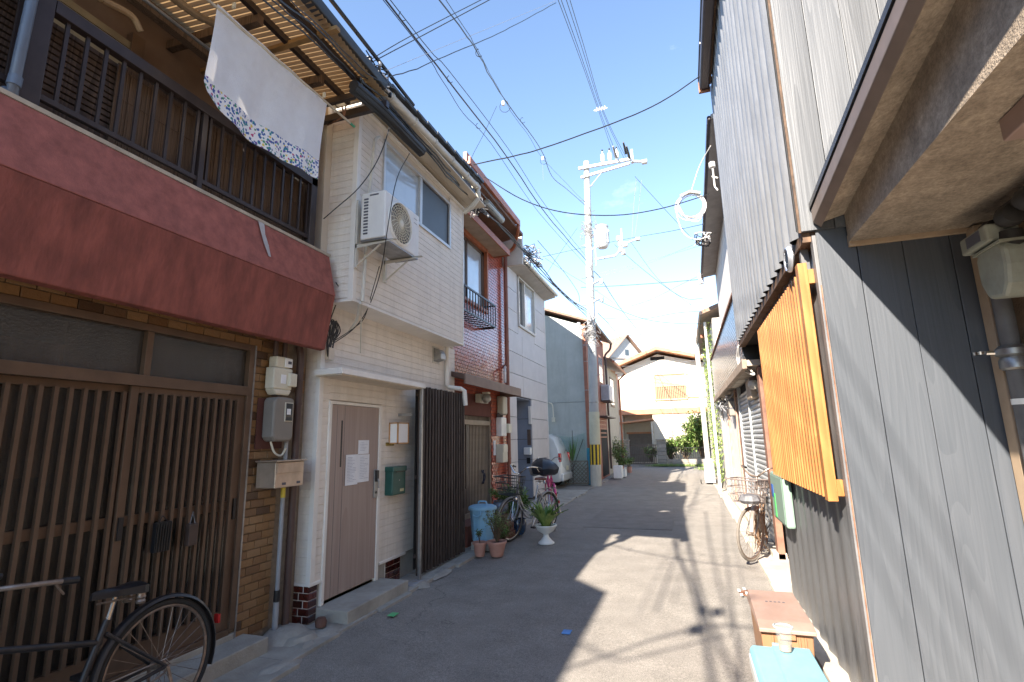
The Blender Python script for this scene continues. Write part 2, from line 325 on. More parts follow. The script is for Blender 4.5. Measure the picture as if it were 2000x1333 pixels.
# lumps of old concrete at the foot of the first wall
g = MB(); r_ = random.Random(3)
for (cx, cy, sx, sy, h) in ((-3.30, 3.80, .24, .24, .09), (-3.14, 3.78, .15, .2, .06), (-3.05, 4.0, .13, .25, .035), (-2.93, 3.3, .1, .22, .03), (-3.02, 3.68, .1, .12, .035), (-3.0, 5.5, .14, .16, .035), (-2.98, 6.0, .1, .3, .03)):
    vs = [(cx, cy, h)]; n = 14
    for k, f_ in ((1, .55), (2, 1)):
        for j in range(n):
            a = 2*math.pi*j/n; q = f_*(1+r_.uniform(-.14, .14)); vs.append((cx+sx*q*math.cos(a), cy+sy*q*math.sin(a), h*(.9 if k == 1 else -.1)+r_.uniform(-.008, .008)))
    g.add(vs, [(0, 1+j, 1+(j+1) % n) for j in range(n)]+[(1+j, 1+n+j, 1+n+(j+1) % n, 1+(j+1) % n) for j in range(n)])
g.build('concrete_patch', conc, kind='structure', smooth=True)
# repairs: a paler patch and a long seam in the asphalt
g = MB(); g.box((-1.9, 9.6, -.01), (-.35, 12.2, .010)); g.box((-.6, 2.2, -.01), (.35, 3.4, .010)); g.build('asphalt_patch', mat('patched_asphalt', (.235, .215, .195), .93, .1, 4, bump=.5, bs=200), org=(0, 0, 0), kind='structure')
# street marks: small green and blue tape squares, white chalk dashes, round cover
b = MB(); b.lathe((.50, 6.05, 0), [(.0, .012), (.10, .012), (.105, .004)], 24, cap=False); o = b.build('drain_cover', rust, label='small round rusty drain cover in the road by the right pavement', cat='drain cover')
b = MB(); b.lathe((-2.72, 2.62, 0), [(.0, .03), (.13, .03), (.15, .026), (.155, .0)], 28, cap=False); b.build('drain_cover', mat('grey_iron', (.2, .21, .22), .6, .15, 8, bump=.4), label='grey round drain cover by the black bicycle at the step', cat='drain cover')
def tape(px_, col, lab, name='tape_scrap'):
    c = P(px_[0], px_[1], Z=.02); b = MB(); b.box((c.x-.035, c.y-.045, .012), (c.x+.035, c.y+.045, .0165)); b.M = None
    b.build(name, mat(name+lab[:5], col, .6, .1), label=lab, cat='scrap')
tape((768, 1199), (.12, .5, .2), 'green scrap of tape stuck on the road before the doorstep')
tape((1107, 1233), (.1, .3, .7), 'blue scrap of tape stuck in the middle of the shaded road')
for i in range(4):
    c = P(1443+i*5, 1152+(i % 2)*10-i*1.5, Z=.02); b = MB(); b.box((c.x-.012, c.y-.06, .018), (c.x+.012, c.y+.02, .021))
    b.build('chalk_mark', paper, label=('leftmost', 'second from left', 'third from left', 'rightmost')[i]+' of the short white paint dashes on the road beside the brown box', cat='road mark', group='white paint dashes beside the brown box')
# ================================================================ house A: tiled front, red balcony
XA = -3.45
A = thing('house', 'old two storey house with ochre brick tiles, lattice doors and a red balcony front', 'house', (XA, 2.6, 0))
b = MB()   # wall core behind the tiles, with the door opening 1.0 < y < 3.33
b.box((XA-.3, 3.36, -.2), (XA-.012, 4.04, 3.3)); b.box((XA-.3, -1.8, -.2), (XA-.012, 1.0, 3.3)); b.box((XA-.3, .98, 2.42), (XA-.012, 3.38, 3.3))
b.build('wall', mort, A)
b = MB(); b.box((-7, -1.8, -.2), (-6.9, 4.04, 5.2)); b.box((-7, -1.8, 3.28), (XA-.02, 4.04, 3.36)); b.box((-6.9, 3.95, -.2), (XA-.32, 4.04, 5.1)); b.box((-6.9, -1.8, -.2), (-3.8, -3.5, 5.1)); b.box((-6.9, -3.5, 0), (-3.8, 3.95, .1))
b.build('inner_wall', dark, A)
rr = random.Random(11); RH = .0655; TL = .145
def tile_run(y0, y1, row, z0, flip, parent, x, key='ochre', m=None, L_=TL, H_=RH):
    y = y0-(L_/2 if flip else 0); k = 0
    while y < y1-.01:
        a, c = max(y, y0), min(y+L_, y1)
        if c-a > .02:
            w = round(c-a-.005, 3); piece('tile', (key, w, H_), brickmesh(.014, w, H_-.005), m or ochre, parent, (x+rr.uniform(-.001, .001), (a+c)/2, z0+row*H_+H_/2))
        y += L_
nrow = int((2.47-.10)/RH)
for i in range(nrow+1):
    z = .10+i*RH
    y0 = 3.39
    if z > 2.40: continue
    tile_run(y0, 3.74 if i < 30 else 3.74, i, .10, i % 2, A, XA-.005)
for i in range(3): tile_run(1.0, 3.78, i, 2.43, i % 2, A, XA-.005)
for i in range(10, 34): tile_run(.86, 1.44, i, .10, i % 2, A, XA-.005) if False else None
for i in range(4): tile_run(3.74, 4.02, i+30, .10, i % 2, A, XA-.005)
# door set
D = MB()
D.box((XA-.10, 3.33, .20), (XA+.015, 3.385, 2.43)); D.box((XA-.10, .98, 2.38), (XA+.014, 3.33, 2.43)); D.box((XA-.10, .98, 2.00), (XA+.02, 3.33, 2.075)); D.box((XA-.10, 2.455, 2.075), (XA+.01, 2.50, 2.38))
D.box((XA-.10, .98, .17), (XA+.012, 3.33, .215)); D.box((XA-.1, .95, .2), (XA+.012, .98, 2.43)); fr = D.build('door_frame', brownm, A, bevel=.003)
D = MB(); D.box((XA+.012, 3.378, .05), (XA+.02, 3.392, 2.43)); D.build('metal_edge_strip', steel, fr)
gt = mat('pebbled_glass', (.035, .032, .028), .13, .4, 3, bump=.9, bs=75, spec=.8); gb_ = gt.node_tree.nodes['Principled BSDF']; gb_.inputs['Alpha'].default_value = .72; gb_.inputs['Coat Weight'].default_value = .8; gb_.inputs['Coat Roughness'].default_value = .12
for y0, y1 in ((1.0, 2.455), (2.50, 3.33)):
    part('transom_pane', gt, fr, ((XA-.035, y0, 2.075), (XA-.03, y1, 2.38)))
def leafdoor(y0, y1, x, slats):
    d = MB(); d.box((x-.03, y0, .215), (x, y0+.05, 2.0)); d.box((x-.03, y1-.05, .215), (x, y1, 2.0)); d.box((x-.03, y0+.05, 1.955), (x, y1-.05, 2.0)); d.box((x-.03, y0+.05, .215), (x, y1-.05, .36)); d.box((x-.026, y0+.05, 1.10), (x-.004, y1-.05, 1.165))
    o = d.build('sliding_door', brownm, A, bevel=.002)
    part('pane', gt, o, ((x-.024, y0+.05, .36), (x-.02, y1-.05, 1.955)))
    for k in range(slats):
        y = y0+.05+(k+.5)*(y1-y0-.1)/slats; piece('slat', 'doorslat', lambda q: q.box((-.013, -.011, 0), (.013, .011, 1.60)), brownm, o, (x+.012, y, .358))
    return o
l1 = leafdoor(1.35, 2.46, XA-.045, 13); l2 = leafdoor(2.40, 3.33, XA-.008, 12); leafdoor(.98, 1.40, XA-.008, 4)
part('handle', blk, l2, ((XA-.008, 2.412, 1.02), (XA+.004, 2.442, 1.16))); part('handle', blk, l2, ((XA-.008, 3.29, 1.02), (XA+.004, 3.315, 1.18)))
part('step', conc, A, ((-3.46, -.6, -.05), (-3.20, 3.49, .13)), bevel=.008)
part('door_sill', conc, A, ((-3.60, .9, .0), (-3.435, 3.40, .172)), bevel=.006)
# a curtain and a shelf seen through the pebbled glass
b = MB(); n = 60
for i in range(n): 
    y0, y1 = 1.1+i*.02, 1.12+i*.02; x0, x1 = -4.0+.02*math.sin(i*.9), -4.0+.02*math.sin((i+1)*.9); b.face((x0, y0, 1.42), (x1, y1, 1.42), (x1, y1, 2.3), (x0, y0, 2.3))
b.build('curtain', mat('orange_cloth', (.75, .25, .05), .9, .15, 9), label='orange half curtain hanging behind the brown lattice doors', cat='curtain')
b = MB(); b.lathe((-3.8, 3.2, .1), [(.2, 0), (.24, 1.0), (.22, 1.06), (.1, 1.08), (.02, 1.4)], 20); b.build('folded_parasol', mat('teal_cloth', (.03, .42, .36), .6, .1, 4), label='teal shape standing behind the right lattice door', cat='parasol', smooth=True)
# hanging items on the door
b = MB(); c = P(316, 1047, X=-3.40)
b.box((c.x-.02, c.y-.055, c.z-.10), (c.x+.015, c.y+.055, c.z+.09))
for i in range(6): b.tube([(c.x+.016, c.y-.045+i*.018, c.z-.1), (c.x+.024, c.y-.045+i*.018, c.z+.085)], .005, 5)
b.tube([(c.x, c.y-.03, c.z+.09), (c.x-.01, c.y, c.z+.13), (c.x, c.y+.03, c.z+.09)], .004, 5)
b.build('wire_basket', blk, label='black ribbed holder hanging on the lattice door above the bicycle saddle', cat='basket', bevel=.003)
b = MB(); c = P(376, 1040, X=-3.40)
b.box((c.x-.03, c.y-.035, c.z-.09), (c.x+.012, c.y+.035, c.z+.06)); o = b.build('mail_pocket', mat('dark_leather', (.07, .045, .035), .6, .15, 12), label='small brown hanging pocket on the right part of the lattice door', cat='pocket', bevel=.006)
b = MB(); b.tube([(c.x-.008, c.y-.02, c.z+.06), (c.x-.012, c.y, c.z+.14), (c.x-.008, c.y+.02, c.z+.06)], .003, 5); b.build('string', wireg, o)
# ---- the balcony front (red render), a profile swept along the street
prof = [(-3.275, 3.455), (-3.195, 3.41), (-3.10, 2.985), (-3.19, 2.47), (-3.47, 2.50), (-3.47, 3.455)]
up = MB(); NY = 40; Y0, Y1 = -1.8, 3.97
def sweep(mb, pts, y0, y1, n, closed=True):
    m = len(pts)
    vs = [(p[0], y0+(y1-y0)*i/n, p[1]) for i in range(n+1) for p in pts]; fs = []
    for i in range(n):
        for j in range(m if closed else m-1): fs.append((i*m+j, i*m+(j+1) % m, (i+1)*m+(j+1) % m, (i+1)*m+j))
    if closed: fs += [tuple(range(m)), tuple(range((n+1)*m-1, n*m-1, -1))]
    mb.add(vs, fs)
sweep(up, [(-3.245, 3.40), (-3.195, 3.40), (-3.10, 2.985), (-3.3, 2.985)], Y0, Y1, 8); up.build('balcony_front', redst2, A, bevel=.006)
lo = MB(); sweep(lo, [(-3.3, 2.983), (-3.104, 2.983), (-3.19, 2.47), (-3.24, 2.462), (-3.46, 2.52)], Y0, Y1-.003, 8); lo.build('balcony_skirt', redst, A, bevel=.006)
b = MB(); sweep(b, [(-3.47, 3.40), (-3.19, 3.402), (-3.185, 3.425), (-3.47, 3.44)], Y0, Y1+.01, 4); b.build('coping', mat('pale_coping', (.42, .38, .32), .7, .12, 6, dirt=.4), A)
b = MB(); pp = [P(x, y, X=-3.135) for x, y in ((447, 413), (461, 413), (463, 450), (472, 500), (463, 502), (456, 470))]
b.prism([(p.x+.012+(.0), p.y, p.z) for p in pp], (-.01, 0, 0)); 
b = MB(); q = [(-3.188, 3.395), (-3.17, 3.30), (-3.15, 3.21), (-3.128, 3.11)]; yy = [(3.055, 3.12), (3.075, 3.12), (3.095, 3.145), (3.13, 3.155)]
for i in range(3):
    (x0, z0), (x1, z1) = q[i], q[i+1]; o_ = .004+.006; b.face((x0+o_, yy[i][0], z0), (x0+o_, yy[i][1], z0), (x1+o_, yy[i+1][1], z1), (x1+o_, yy[i+1][0], z1))
b.build('sealant_patch', mat('grey_sealant', (.42, .41, .42), .7, .08, 20), A, label='pale grey sealant streak down the red balcony front')
# ---- railing
RX = -3.25
rl = MB(); rl.box((RX-.03, 1.56, 4.05), (RX+.03, 3.78, 4.13)); rl.box((RX-.012, 1.56, 3.50), (RX+.012, 3.74, 3.535)); rl.box((RX-.012, -1.7, 3.50), (RX+.012, 1.5, 3.535)); rl.box((RX-.03, -1.7, 4.05), (RX+.03, 1.5, 4.13)); rail = rl.build('railing', darkm, A, bevel=.003)
for i in range(20):
    y = 1.64+i*.1075
    if y < 3.7: piece('baluster', 'balu', lambda q: q.box((-.008, -.01, 0), (.008, .01, .515)), darkm, A, (RX, y, 3.535))
for i in range(8): piece('baluster', 'balu', None, darkm, A, (RX, 1.42-i*.1075, 3.535))
part('post', darkm, A, ((RX-.03, 1.44, 3.43), (RX+.035, 1.555, 5.0)), bevel=.004); part('post', darkm, A, ((RX-.02, 2.53, 3.43), (RX+.02, 2.57, 4.05))); part('post', darkm, A, ((RX-.035, 3.70, 3.43), (RX+.03, 3.78, 4.14)), bevel=.004)
# timber post at the right end that carries the canopy
wood_old = grain('old_timber', (.07, .045, .03), (.15, .10, .07), .8, 1.5)
part('timber_post', wood_old, A, ((-3.42, 3.80, 3.42), (-3.33, 3.885, 4.85)), bevel=.004)
# reed screens behind the railing
reed = grain('reed', (.075, .045, .028), (.19, .12, .075), .75, 2.5, rings=8, noisy=.8)
b = MB(); y = 1.99; r_ = random.Random(5)
while y < 3.75:
    w = r_.uniform(.010, .017); b.box((-3.36+r_.uniform(-.004, .004), y, 3.44+r_.uniform(0, .02)), (-3.352+r_.uniform(-.004, .004), y+w-.0015, 4.09)); y += w
for z in (3.6, 3.85, 4.05): b.box((-3.350, 1.99, z), (-3.346, 3.75, z+.004))
b.build('reed_screen', reed, A, kind='stuff')
b = MB(); z = 3.45
while z < 4.1:
    b.box((-3.40, -1.7, z), (-3.372, 2.02, z+.028)); z += .041
b.build('louvre_panel', grain('louvre_timber', (.05, .032, .024), (.12, .08, .06), .8, 1), A, kind='stuff')
part('screen_backing', dark, A, ((-3.43, -1.7, 3.44), (-3.41, 3.76, 4.12)))
# ---- upper wall behind
part('upper_wall', mat('brown_plaster', (.17, .115, .085), .85, .1, 4, dirt=.3, dirtcol=(.15, .1, .07)), A, ((-4.1, -1.8, 4.45), (-4.0, 3.95, 5.6)))
part('window_recess', dark, A, ((-4.25, -1.8, 3.36), (-4.02, 3.95, 4.42)))
b = MB()
for i in range(9): b.box((-3.97, -2.5, 4.18+i*.065), (-3.935, 2.40, 4.238+i*.065))
b.build('storm_shutter', mat('tan_metal', (.28, .23, .15), .6, .12, 3, dirt=.3), A)
part('shutter_post', brownm, A, ((-3.99, 2.40, 3.4), (-3.92, 2.50, 4.85)))
part('window_head', darkm, A, ((-4.0, 2.5, 4.42), (-3.93, 3.95, 4.50)), ((-4.0, 2.5, 4.52), (-3.95, 3.95, 4.56)))
# rafters, curved bamboo, poles under the canopy
b = MB()
for y in (2.0, 2.75, 3.5): b.beam((-4.0, y, 5.02), (-3.0, y, 4.98), .06, .08)
b.beam((-3.6, 0, 4.86), (-3.6, 3.9, 4.86), .07, .09); b.build('rafter', wood_old, A)
b = MB(); b.tube(spl([P(200, 0, X=-3.45), P(255, 30, X=-3.45), P(275, 62, X=-3.45)]), .022, 8); b.tube(spl([P(120, -60, X=-3.45), P(200, 0, X=-3.45)]), .022, 8)
b.build('bamboo_hoop', mat('bamboo', (.30, .2, .11), .6, .15, 8), label='bent bamboo stick lashed under the balcony canopy', cat='bamboo stick', smooth=True)
b = MB(); b.tube([P(250, -25, X=-3.3), P(415, 102, X=-3.3)], .013, 8); b.tube([P(415, 102, X=-3.3), P(470, 150, X=-3.3)], .013, 8); b.build('laundry_pole', steel, label='steel laundry pole behind the hanging white cloth', cat='laundry pole', smooth=True)
b = MB(); b.tube(spl([P(330, -10, X=-3.3), P(385, 30, X=-3.3), P(425, 50, X=-3.3), P(450, 75, X=-3.3)]), .03, 8); b.build('rolled_blind', mat('straw', (.28, .2, .12), .8, .2, 12), label='rolled straw blind tied under the canopy left of the white cloth', cat='blind', smooth=True)
# ---- corrugated translucent canopy
cp = MB(); yy0, yy1, pitch = 1.12, 3.98, .052; n = int((yy1-yy0)/pitch*8)
def roofz(x): return 4.98+(-2.42-x)*.10
for i in range(n+1):
    y = yy0+(yy1-yy0)*i/n; dz = .009*math.sin(2*math.pi*y/pitch)
    for x in (-2.46-(y-1.2)*.05, -3.2, -4.0): cp.v.append((x, y, roofz(x)+.045+dz))
for i in range(n):
    for j in (0, 1): a = i*3+j; cp.f.append((a, a+1, a+4, a+3)); cp.m.append(0)
pc = mat('amber_corrugated_plastic', (.42, .28, .15), .5, .12, 3, dirt=.35, dirtcol=(.30, .16, .07), dst=(2, 2, 2))
t = pc.node_tree; bs_ = t.nodes['Principled BSDF']; tr = t.nodes.new('ShaderNodeBsdfTranslucent'); tr.inputs[0].default_value = (.42, .27, .13, 1); mxs = t.nodes.new('ShaderNodeMixShader'); mxs.inputs[0].default_value = .30
t.links.new(bs_.outputs[0], mxs.inputs[1]); t.links.new(tr.outputs[0], mxs.inputs[2]); t.links.new(mxs.outputs[0], t.nodes['Material Output'].inputs[0])
cp.build('canopy_sheet', pc, A, smooth=True, fix=False)
for x in (-2.72, -3.02): part('purlin', darkm, A, ((x-.02, 1.28, roofz(x)-.03), (x+.02, 3.93, roofz(x)+.03)))
part('purlin', mat('ochre_timber', (.28, .17, .07), .8, .15, 6), A, ((-4.0, 3.05, 5.0), (-2.5, 3.10, 5.035)))
part('canopy_end_beam', darkm, A, ((-3.9, 3.90, 4.86), (-2.55, 3.95, 4.93)), ((-3.9, 3.72, 4.90), (-2.8, 3.76, 4.96)))
b = MB(); b.add([(-2.50, 1.1, 4.90), (-2.39, 1.1, 4.90), (-2.62, 4.0, 5.13), (-2.70, 4.0, 5.13), (-2.52, 1.1, 5.01), (-2.37, 1.1, 5.01), (-2.60, 4.0, 5.20), (-2.72, 4.0, 5.20)], [(0, 1, 2, 3), (4, 5, 6, 7), (0, 1, 5, 4), (1, 2, 6, 5), (2, 3, 7, 6), (3, 0, 4, 7)]); b.build('canopy_gutter', mat('black_gutter', (.03, .032, .036), .45, .1, 4), A, bevel=.01)
# main roof far behind the canopy
b = MB(); b.prism([(-3.72, -1.8, 5.02), (-5.4, -1.8, 5.7), (-7.0, -1.8, 5.0)], (0, 3.08, 0)); b.prism([(-4.0, 1.28, 5.3), (-5.4, 1.28, 5.9), (-7.0, 1.28, 5.2)], (0, 2.7, 0)); b.build('main_roof', rooft, A)
# pipe on the far left
b = MB(); b.tube([P(75, -60, X=-3.19), P(58, 20, X=-3.19), P(26, 165, X=-3.19), P(24, 185, X=-3.21), P(10, 178, X=-3.26)], .026, 10); b.tube([P(31, 150, X=-3.19), P(26, 168, X=-3.19)], .031, 10); b.build('downpipe', mat('blue_grey_pipe', (.12, .15, .20), .4, .1, 4), A, smooth=True)
# ---- the cloth on its bamboo pole
def cloth():
    mb = MB(); nu, nv = 60, 40
    y0, y1 = 2.325, 3.53; zt0, zt1 = 4.72, 4.745
    lb = [(0, 0), (.25, -.02), (.5, -.055), (.75, -.10), (.88, -.115), (1, -.06)]
    def edge(v):   # left edge bows towards the left
        for i in range(5):
            if v <= lb[i+1][0]:
                t = (v-lb[i][0])/(lb[i+1][0]-lb[i][0]); return lb[i][1]*(1-t)+lb[i+1][1]*t
    for j in range(nv+1):
        v = j/nv
        for i in range(nu+1):
            u = i/nu; yl, yr = y0+edge(v)*.55, y1-.05*math.sin(v*2.0)
            h = .80 + .035*math.sin(u*3.14)
            z = zt0*(1-u)+zt1*u-v*h+(.06*(1-u)**3*max(0, v-.8)*5)
            x = -2.95+.018*math.sin(u*9+v*1.5)*v+.01*math.sin(u*23+v*2)*(.3+v)-.05*v*math.sin(u*3.1)
            mb.v.append((x, yl+(yr-yl)*u, z))
    for j in range(nv):
        for i in range(nu):
            a = j*(nu+1)+i; mb.f.append((a, a+1, a+nu+2, a+nu+1)); mb.m.append(1 if j > nv*.77 else 0)
    return mb
cw = mat('white_towelling', (.82, .84, .88), .9, .03, 10, bump=.5, bs=180)
for m_ in (cw,):
    t = m_.node_tree; tr = t.nodes.new('ShaderNodeBsdfTranslucent'); tr.inputs[0].default_value = (.75, .73, .72, 1); mxs = t.nodes.new('ShaderNodeMixShader'); mxs.inputs[0].default_value = .15
    t.links.new(t.nodes['Principled BSDF'].outputs[0], mxs.inputs[1]); t.links.new(tr.outputs[0], mxs.inputs[2]); t.links.new(mxs.outputs[0], t.nodes['Material Output'].inputs[0])
cf = bpy.data.materials.new('flowered_cotton'); cf.use_nodes = True; t = cf.node_tree; N = t.nodes; K = t.links.new
tc_ = N.new('ShaderNodeTexCoord'); 
dn = N.new('ShaderNodeTexNoise'); dn.inputs['Scale'].default_value = 60; K(tc_.outputs['Object'], dn.inputs['Vector']); va = N.new('ShaderNodeVectorMath'); va.operation = 'MULTIPLY_ADD'; va.inputs[1].default_value = (.02, .02, .02); K(dn.outputs['Color'], va.inputs[0]); K(tc_.outputs['Object'], va.inputs[2])
vo = N.new('ShaderNodeTexVoronoi'); vo.inputs['Scale'].default_value = 40; K(va.outputs[0], vo.inputs['Vector'])
rp = N.new('ShaderNodeValToRGB'); rp.color_ramp.interpolation = 'CONSTANT'; rp.color_ramp.elements[0].color = (1, 1, 1, 1); rp.color_ramp.elements[1].position = .46; rp.color_ramp.elements[1].color = (0, 0, 0, 1); K(vo.outputs['Distance'], rp.inputs[0])
sx = N.new('ShaderNodeSeparateColor'); K(vo.outputs['Color'], sx.inputs[0]); rc = N.new('ShaderNodeValToRGB'); rc.color_ramp.interpolation = 'CONSTANT'; e = rc.color_ramp.elements; e[0].color = (.05, .12, .35, 1); e[1].position = .36; e[1].color = (.42, .05, .18, 1)
for p_, c_ in ((.45, (.05, .26, .14)), (.64, (.70, .55, .10)), (.74, (.14, .08, .34)), (.84, (.03, .22, .28))): q = e.new(p_); q.color = (*c_, 1)
K(sx.outputs[0], rc.inputs[0]); mm = N.new('ShaderNodeMixRGB'); mm.inputs[1].default_value = (.78, .78, .80, 1); K(rp.outputs[0], mm.inputs[0]); K(rc.outputs[0], mm.inputs[2]); K(mm.outputs[0], N['Principled BSDF'].inputs['Base Color']); N['Principled BSDF'].inputs['Roughness'].default_value = .85
ct = cloth().build('hanging_cloth', [cw, cf], label='white cloth with a flowered hem hung over a pole in front of the balcony', cat='cloth', smooth=True, fix=False)
for p_ in (P(457, 12, X=-2.93), P(633, 186, X=-2.93)):
    b = MB(); b.cbox((p_.x, p_.y, p_.z), (.025, .012, .05)); b.build('clothes_peg', plasg, ct)
b = MB(); b.tube([P(400, -5, X=-2.95), P(690, 246, X=-2.95)], .011, 8); b.mi = 1; b.tube([P(684, 241, X=-2.95), P(692, 248, X=-2.95)], .013, 8)
b.build('cloth_pole', [mat('pale_bamboo', (.55, .50, .40), .5, .1, 9), mat('green_tip', (.05, .35, .2), .5)], label='pale pole with a green tip carrying the white cloth', cat='laundry pole', smooth=True)
b = MB(); b.tube([P(640, 245, X=-3.3), P(672, 228, X=-2.97)], .008, 6); b.tube([P(672, 228, X=-2.97), P(668, 208, X=-2.97)], .008, 6); b.tube([P(672, 228, X=-2.97), P(676, 206, X=-2.93)], .008, 6); b.tube([P(672, 217, X=-3.0), P(700, 214, X=-3.0)], .005, 6)
b.build('pole_bracket', rust, label='rusty forked bracket holding the end of the cloth pole', cat='bracket')
# ---- meters, mailbox and pipes beside the door
m = thing('electric_meter', 'white moulded electric meter high on the ochre tiles under the balcony', 'meter', (-3.42, 3.6, 2.05))
b = MB(); b.box((-3.43, 3.50, 2.07), (-3.33, 3.72, 2.26)); b.prism([(-3.43, 3.50, 2.07), (-3.43, 3.54, 2.02), (-3.43, 3.69, 2.02), (-3.43, 3.72, 2.07)], (.10, 0, 0)); b.build('case', plasg, m, bevel=.012)
part('case_upper', plasg, m, ((-3.43, 3.53, 2.262), (-3.34, 3.70, 2.36)), bevel=.012); part('side_cap', plasg, m, ((-3.34, 3.66, 2.10), (-3.30, 3.75, 2.22)), bevel=.01)
part('display', plast, m, ((-3.338, 3.62, 2.27), (-3.325, 3.705, 2.35)), bevel=.003); part('window', ink, m, ((-3.326, 3.65, 2.30), (-3.321, 3.69, 2.325)))
part('label_plate', paper, m, ((-3.332, 3.58, 2.12), (-3.327, 3.64, 2.2)))
b = MB(); b.tube([(-3.39, 3.56, 2.36), (-3.39, 3.56, 2.5)], .022, 10); b.tube([(-3.39, 3.67, 2.36), (-3.39, 3.67, 2.5)], .022, 10); b.build('conduit', brownp, m, smooth=True)
gm = mat('meter_grey', (.22, .20, .175), .5, .06, 5, dirt=.2)
m = thing('power_meter_box', 'grey brown rounded meter box with a glass window below the white meter', 'meter', (-3.42, 3.62, 1.6))
b = MB(); pts = [(3.50, 1.66), (3.50, 1.97), (3.53, 2.0), (3.71, 2.0), (3.735, 1.97), (3.735, 1.66), (3.71, 1.62), (3.53, 1.62)]; b.prism([(-3.43, y, z) for y, z in pts], (.13, 0, 0)); b.build('case', gm, m, bevel=.02)
part('window_frame', plasg, m, ((-3.30, 3.615, 1.79), (-3.292, 3.705, 1.955))); part('window', glz, m, ((-3.293, 3.622, 1.797), (-3.288, 3.698, 1.948))); part('dial', paper, m, ((-3.289, 3.63, 1.85), (-3.286, 3.675, 1.90)))
part('board', mat('dark_red_board', (.09, .03, .022), .7, .12, 6), m, ((-3.442, 3.45, 1.56), (-3.431, 3.75, 1.99)))
b = MB(); b.tube(spl([(-3.36, 3.54, 1.62), (-3.35, 3.58, 1.53), (-3.35, 3.66, 1.50), (-3.36, 3.72, 1.56)]), .009, 6); b.build('cable', plasg, m, smooth=True)
m = thing('mailbox', 'tarnished metal letter box mounted on the ochre tiled wall', 'mailbox', (-3.40, 3.6, 1.22))
mbm = mat('tarnished_brass', (.52, .42, .33), .38, .12, 6, metal=.6, dirt=.3, dirtcol=(.25, .18, .12))
b = MB(); b.box((-3.42, 3.47, 1.24), (-3.22, 3.80, 1.45)); b.build('case', mbm, m, bevel=.006); part('lid', mbm, m, ((-3.43, 3.46, 1.452), (-3.20, 3.81, 1.464)), bevel=.003); part('flap', mbm, m, ((-3.219, 3.48, 1.36), (-3.213, 3.79, 1.445)), bevel=.002)
part('slot', ink, m, ((-3.219, 3.55, 1.262), (-3.216, 3.59, 1.282)), ((-3.219, 3.72, 1.262), (-3.216, 3.76, 1.282)))
b = MB(); b.tube([(-3.37, 3.735, 0.05), (-3.37, 3.735, .33)], .024, 10); b.tube([(-3.37, 3.735, .30), (-3.37, 3.735, 1.95)], .018, 10); b.mi = 1; b.tube([(-3.37, 3.735, .30), (-3.37, 3.735, .39)], .026, 10); b.mi = 2; b.tube([(-3.37, 3.735, 1.14), (-3.37, 3.735, 1.23)], .020, 10)
b.build('conduit', [greyp, blk, mat('yellow_tape', (.65, .50, .05), .5)], label='thin grey conduit with yellow tape running down the ochre tiles', cat='pipe', smooth=True)
b = MB(); b.tube([(-3.385, 3.87, .06), (-3.385, 3.87, 2.42), (-3.40, 3.86, 2.5)], .032, 12)
for z in (.75, 1.25, 1.95): b.lathe((-3.385, 3.87, z), [(.035, 0), (.035, .02)], 12)
b.build('downpipe', brownp, label='brown downpipe in the corner between ochre tiles and cream siding', cat='downpipe', smooth=True)
b = MB(); b.lathe((-3.12, 4.0, 0.045), [(.0, .075), (.035, .07), (.05, .04), (.045, 0), (0, 0)], 14, axis='z'); b.build('clay_pipe_stub', mat('clay_brown', (.12, .06, .045), .8, .1, 8), label='round brown clay pipe stub at the foot of the downpipe', cat='pipe end', smooth=True)
# ================================================================ house B: cream siding, bay, wood door
XB = -3.31; YB0, YB1 = 4.06, 7.12
B = thing('house', 'cream clad narrow house with a projecting bay and a pale wooden door', 'house', (XB, 5.6, 0))
b = MB(); b.box((-7, YB0+.01, .1), (XB-.02, YB1, 5.2)); b.build('wall_core', creams, B)
b = MB()
siding(b, XB, YB0+.05, 4.21, .36, 2.98); siding(b, XB, 5.13, 7.12, .30, 2.98); siding(b, XB, 4.21, 5.13, 2.02, 2.98)
siding(b, YB0-.004, -3.62, XB-.03, .36, 2.98, axis='y', face=-1)
b.build('siding', white_s, B)
part('corner_trim', white_t, B, ((XB-.035, YB0-.012, .345), (XB+.014, YB0+.05, 2.97)), bevel=.004)
part('base_trim', white_t, B, ((XB-.3, YB0-.02, .335), (XB+.02, 4.20, .362)), ((XB-.02, 5.16, .272), (XB+.018, 5.72, .30)), bevel=.003)
part('plinth', conc, B, ((-3.6, YB0+.012, -.05), (XB-.012, 4.26, .34)), ((XB-.1, 5.14, -.05), (XB-.012, 7.1, .30)), ((XB-.1, 4.2, -.05), (XB-.02, 5.15, .15)))
part('plinth_joints', mortw, B, ((-3.55, YB0-.010, -.03), (XB-.003, YB0+.10, .335)), ((XB-.02, 5.31, -.03), (XB-.004, 5.62, .272)))
for i in range(5):     # glazed plinth bricks: corner block and panel right of the door
    for y in ((YB0-.012, .10),):
        pass
    z = .028+i*.064
    if i < 5:
        w = .105 if i % 2 else .06
        yy_ = YB0-.012
        piece('brick', ('gl', .112), brickmesh(.012, .107, .056), glaz, B, (XB+.004, yy_+.054, z+.03))
        for k in range(3):
            x1 = XB-.003-(0 if k == 0 else (.105 if i % 2 else .055)+(k-1)*.11); ww = (.10 if i % 2 else .05) if k == 0 else .105
            piece('brick', ('gly', ww), brickmesh(.012, ww, .056), glaz, B, (x1-ww/2+(.008 if k == 0 else 0), YB0-.014, z+.03), (0, 0, -math.pi/2))
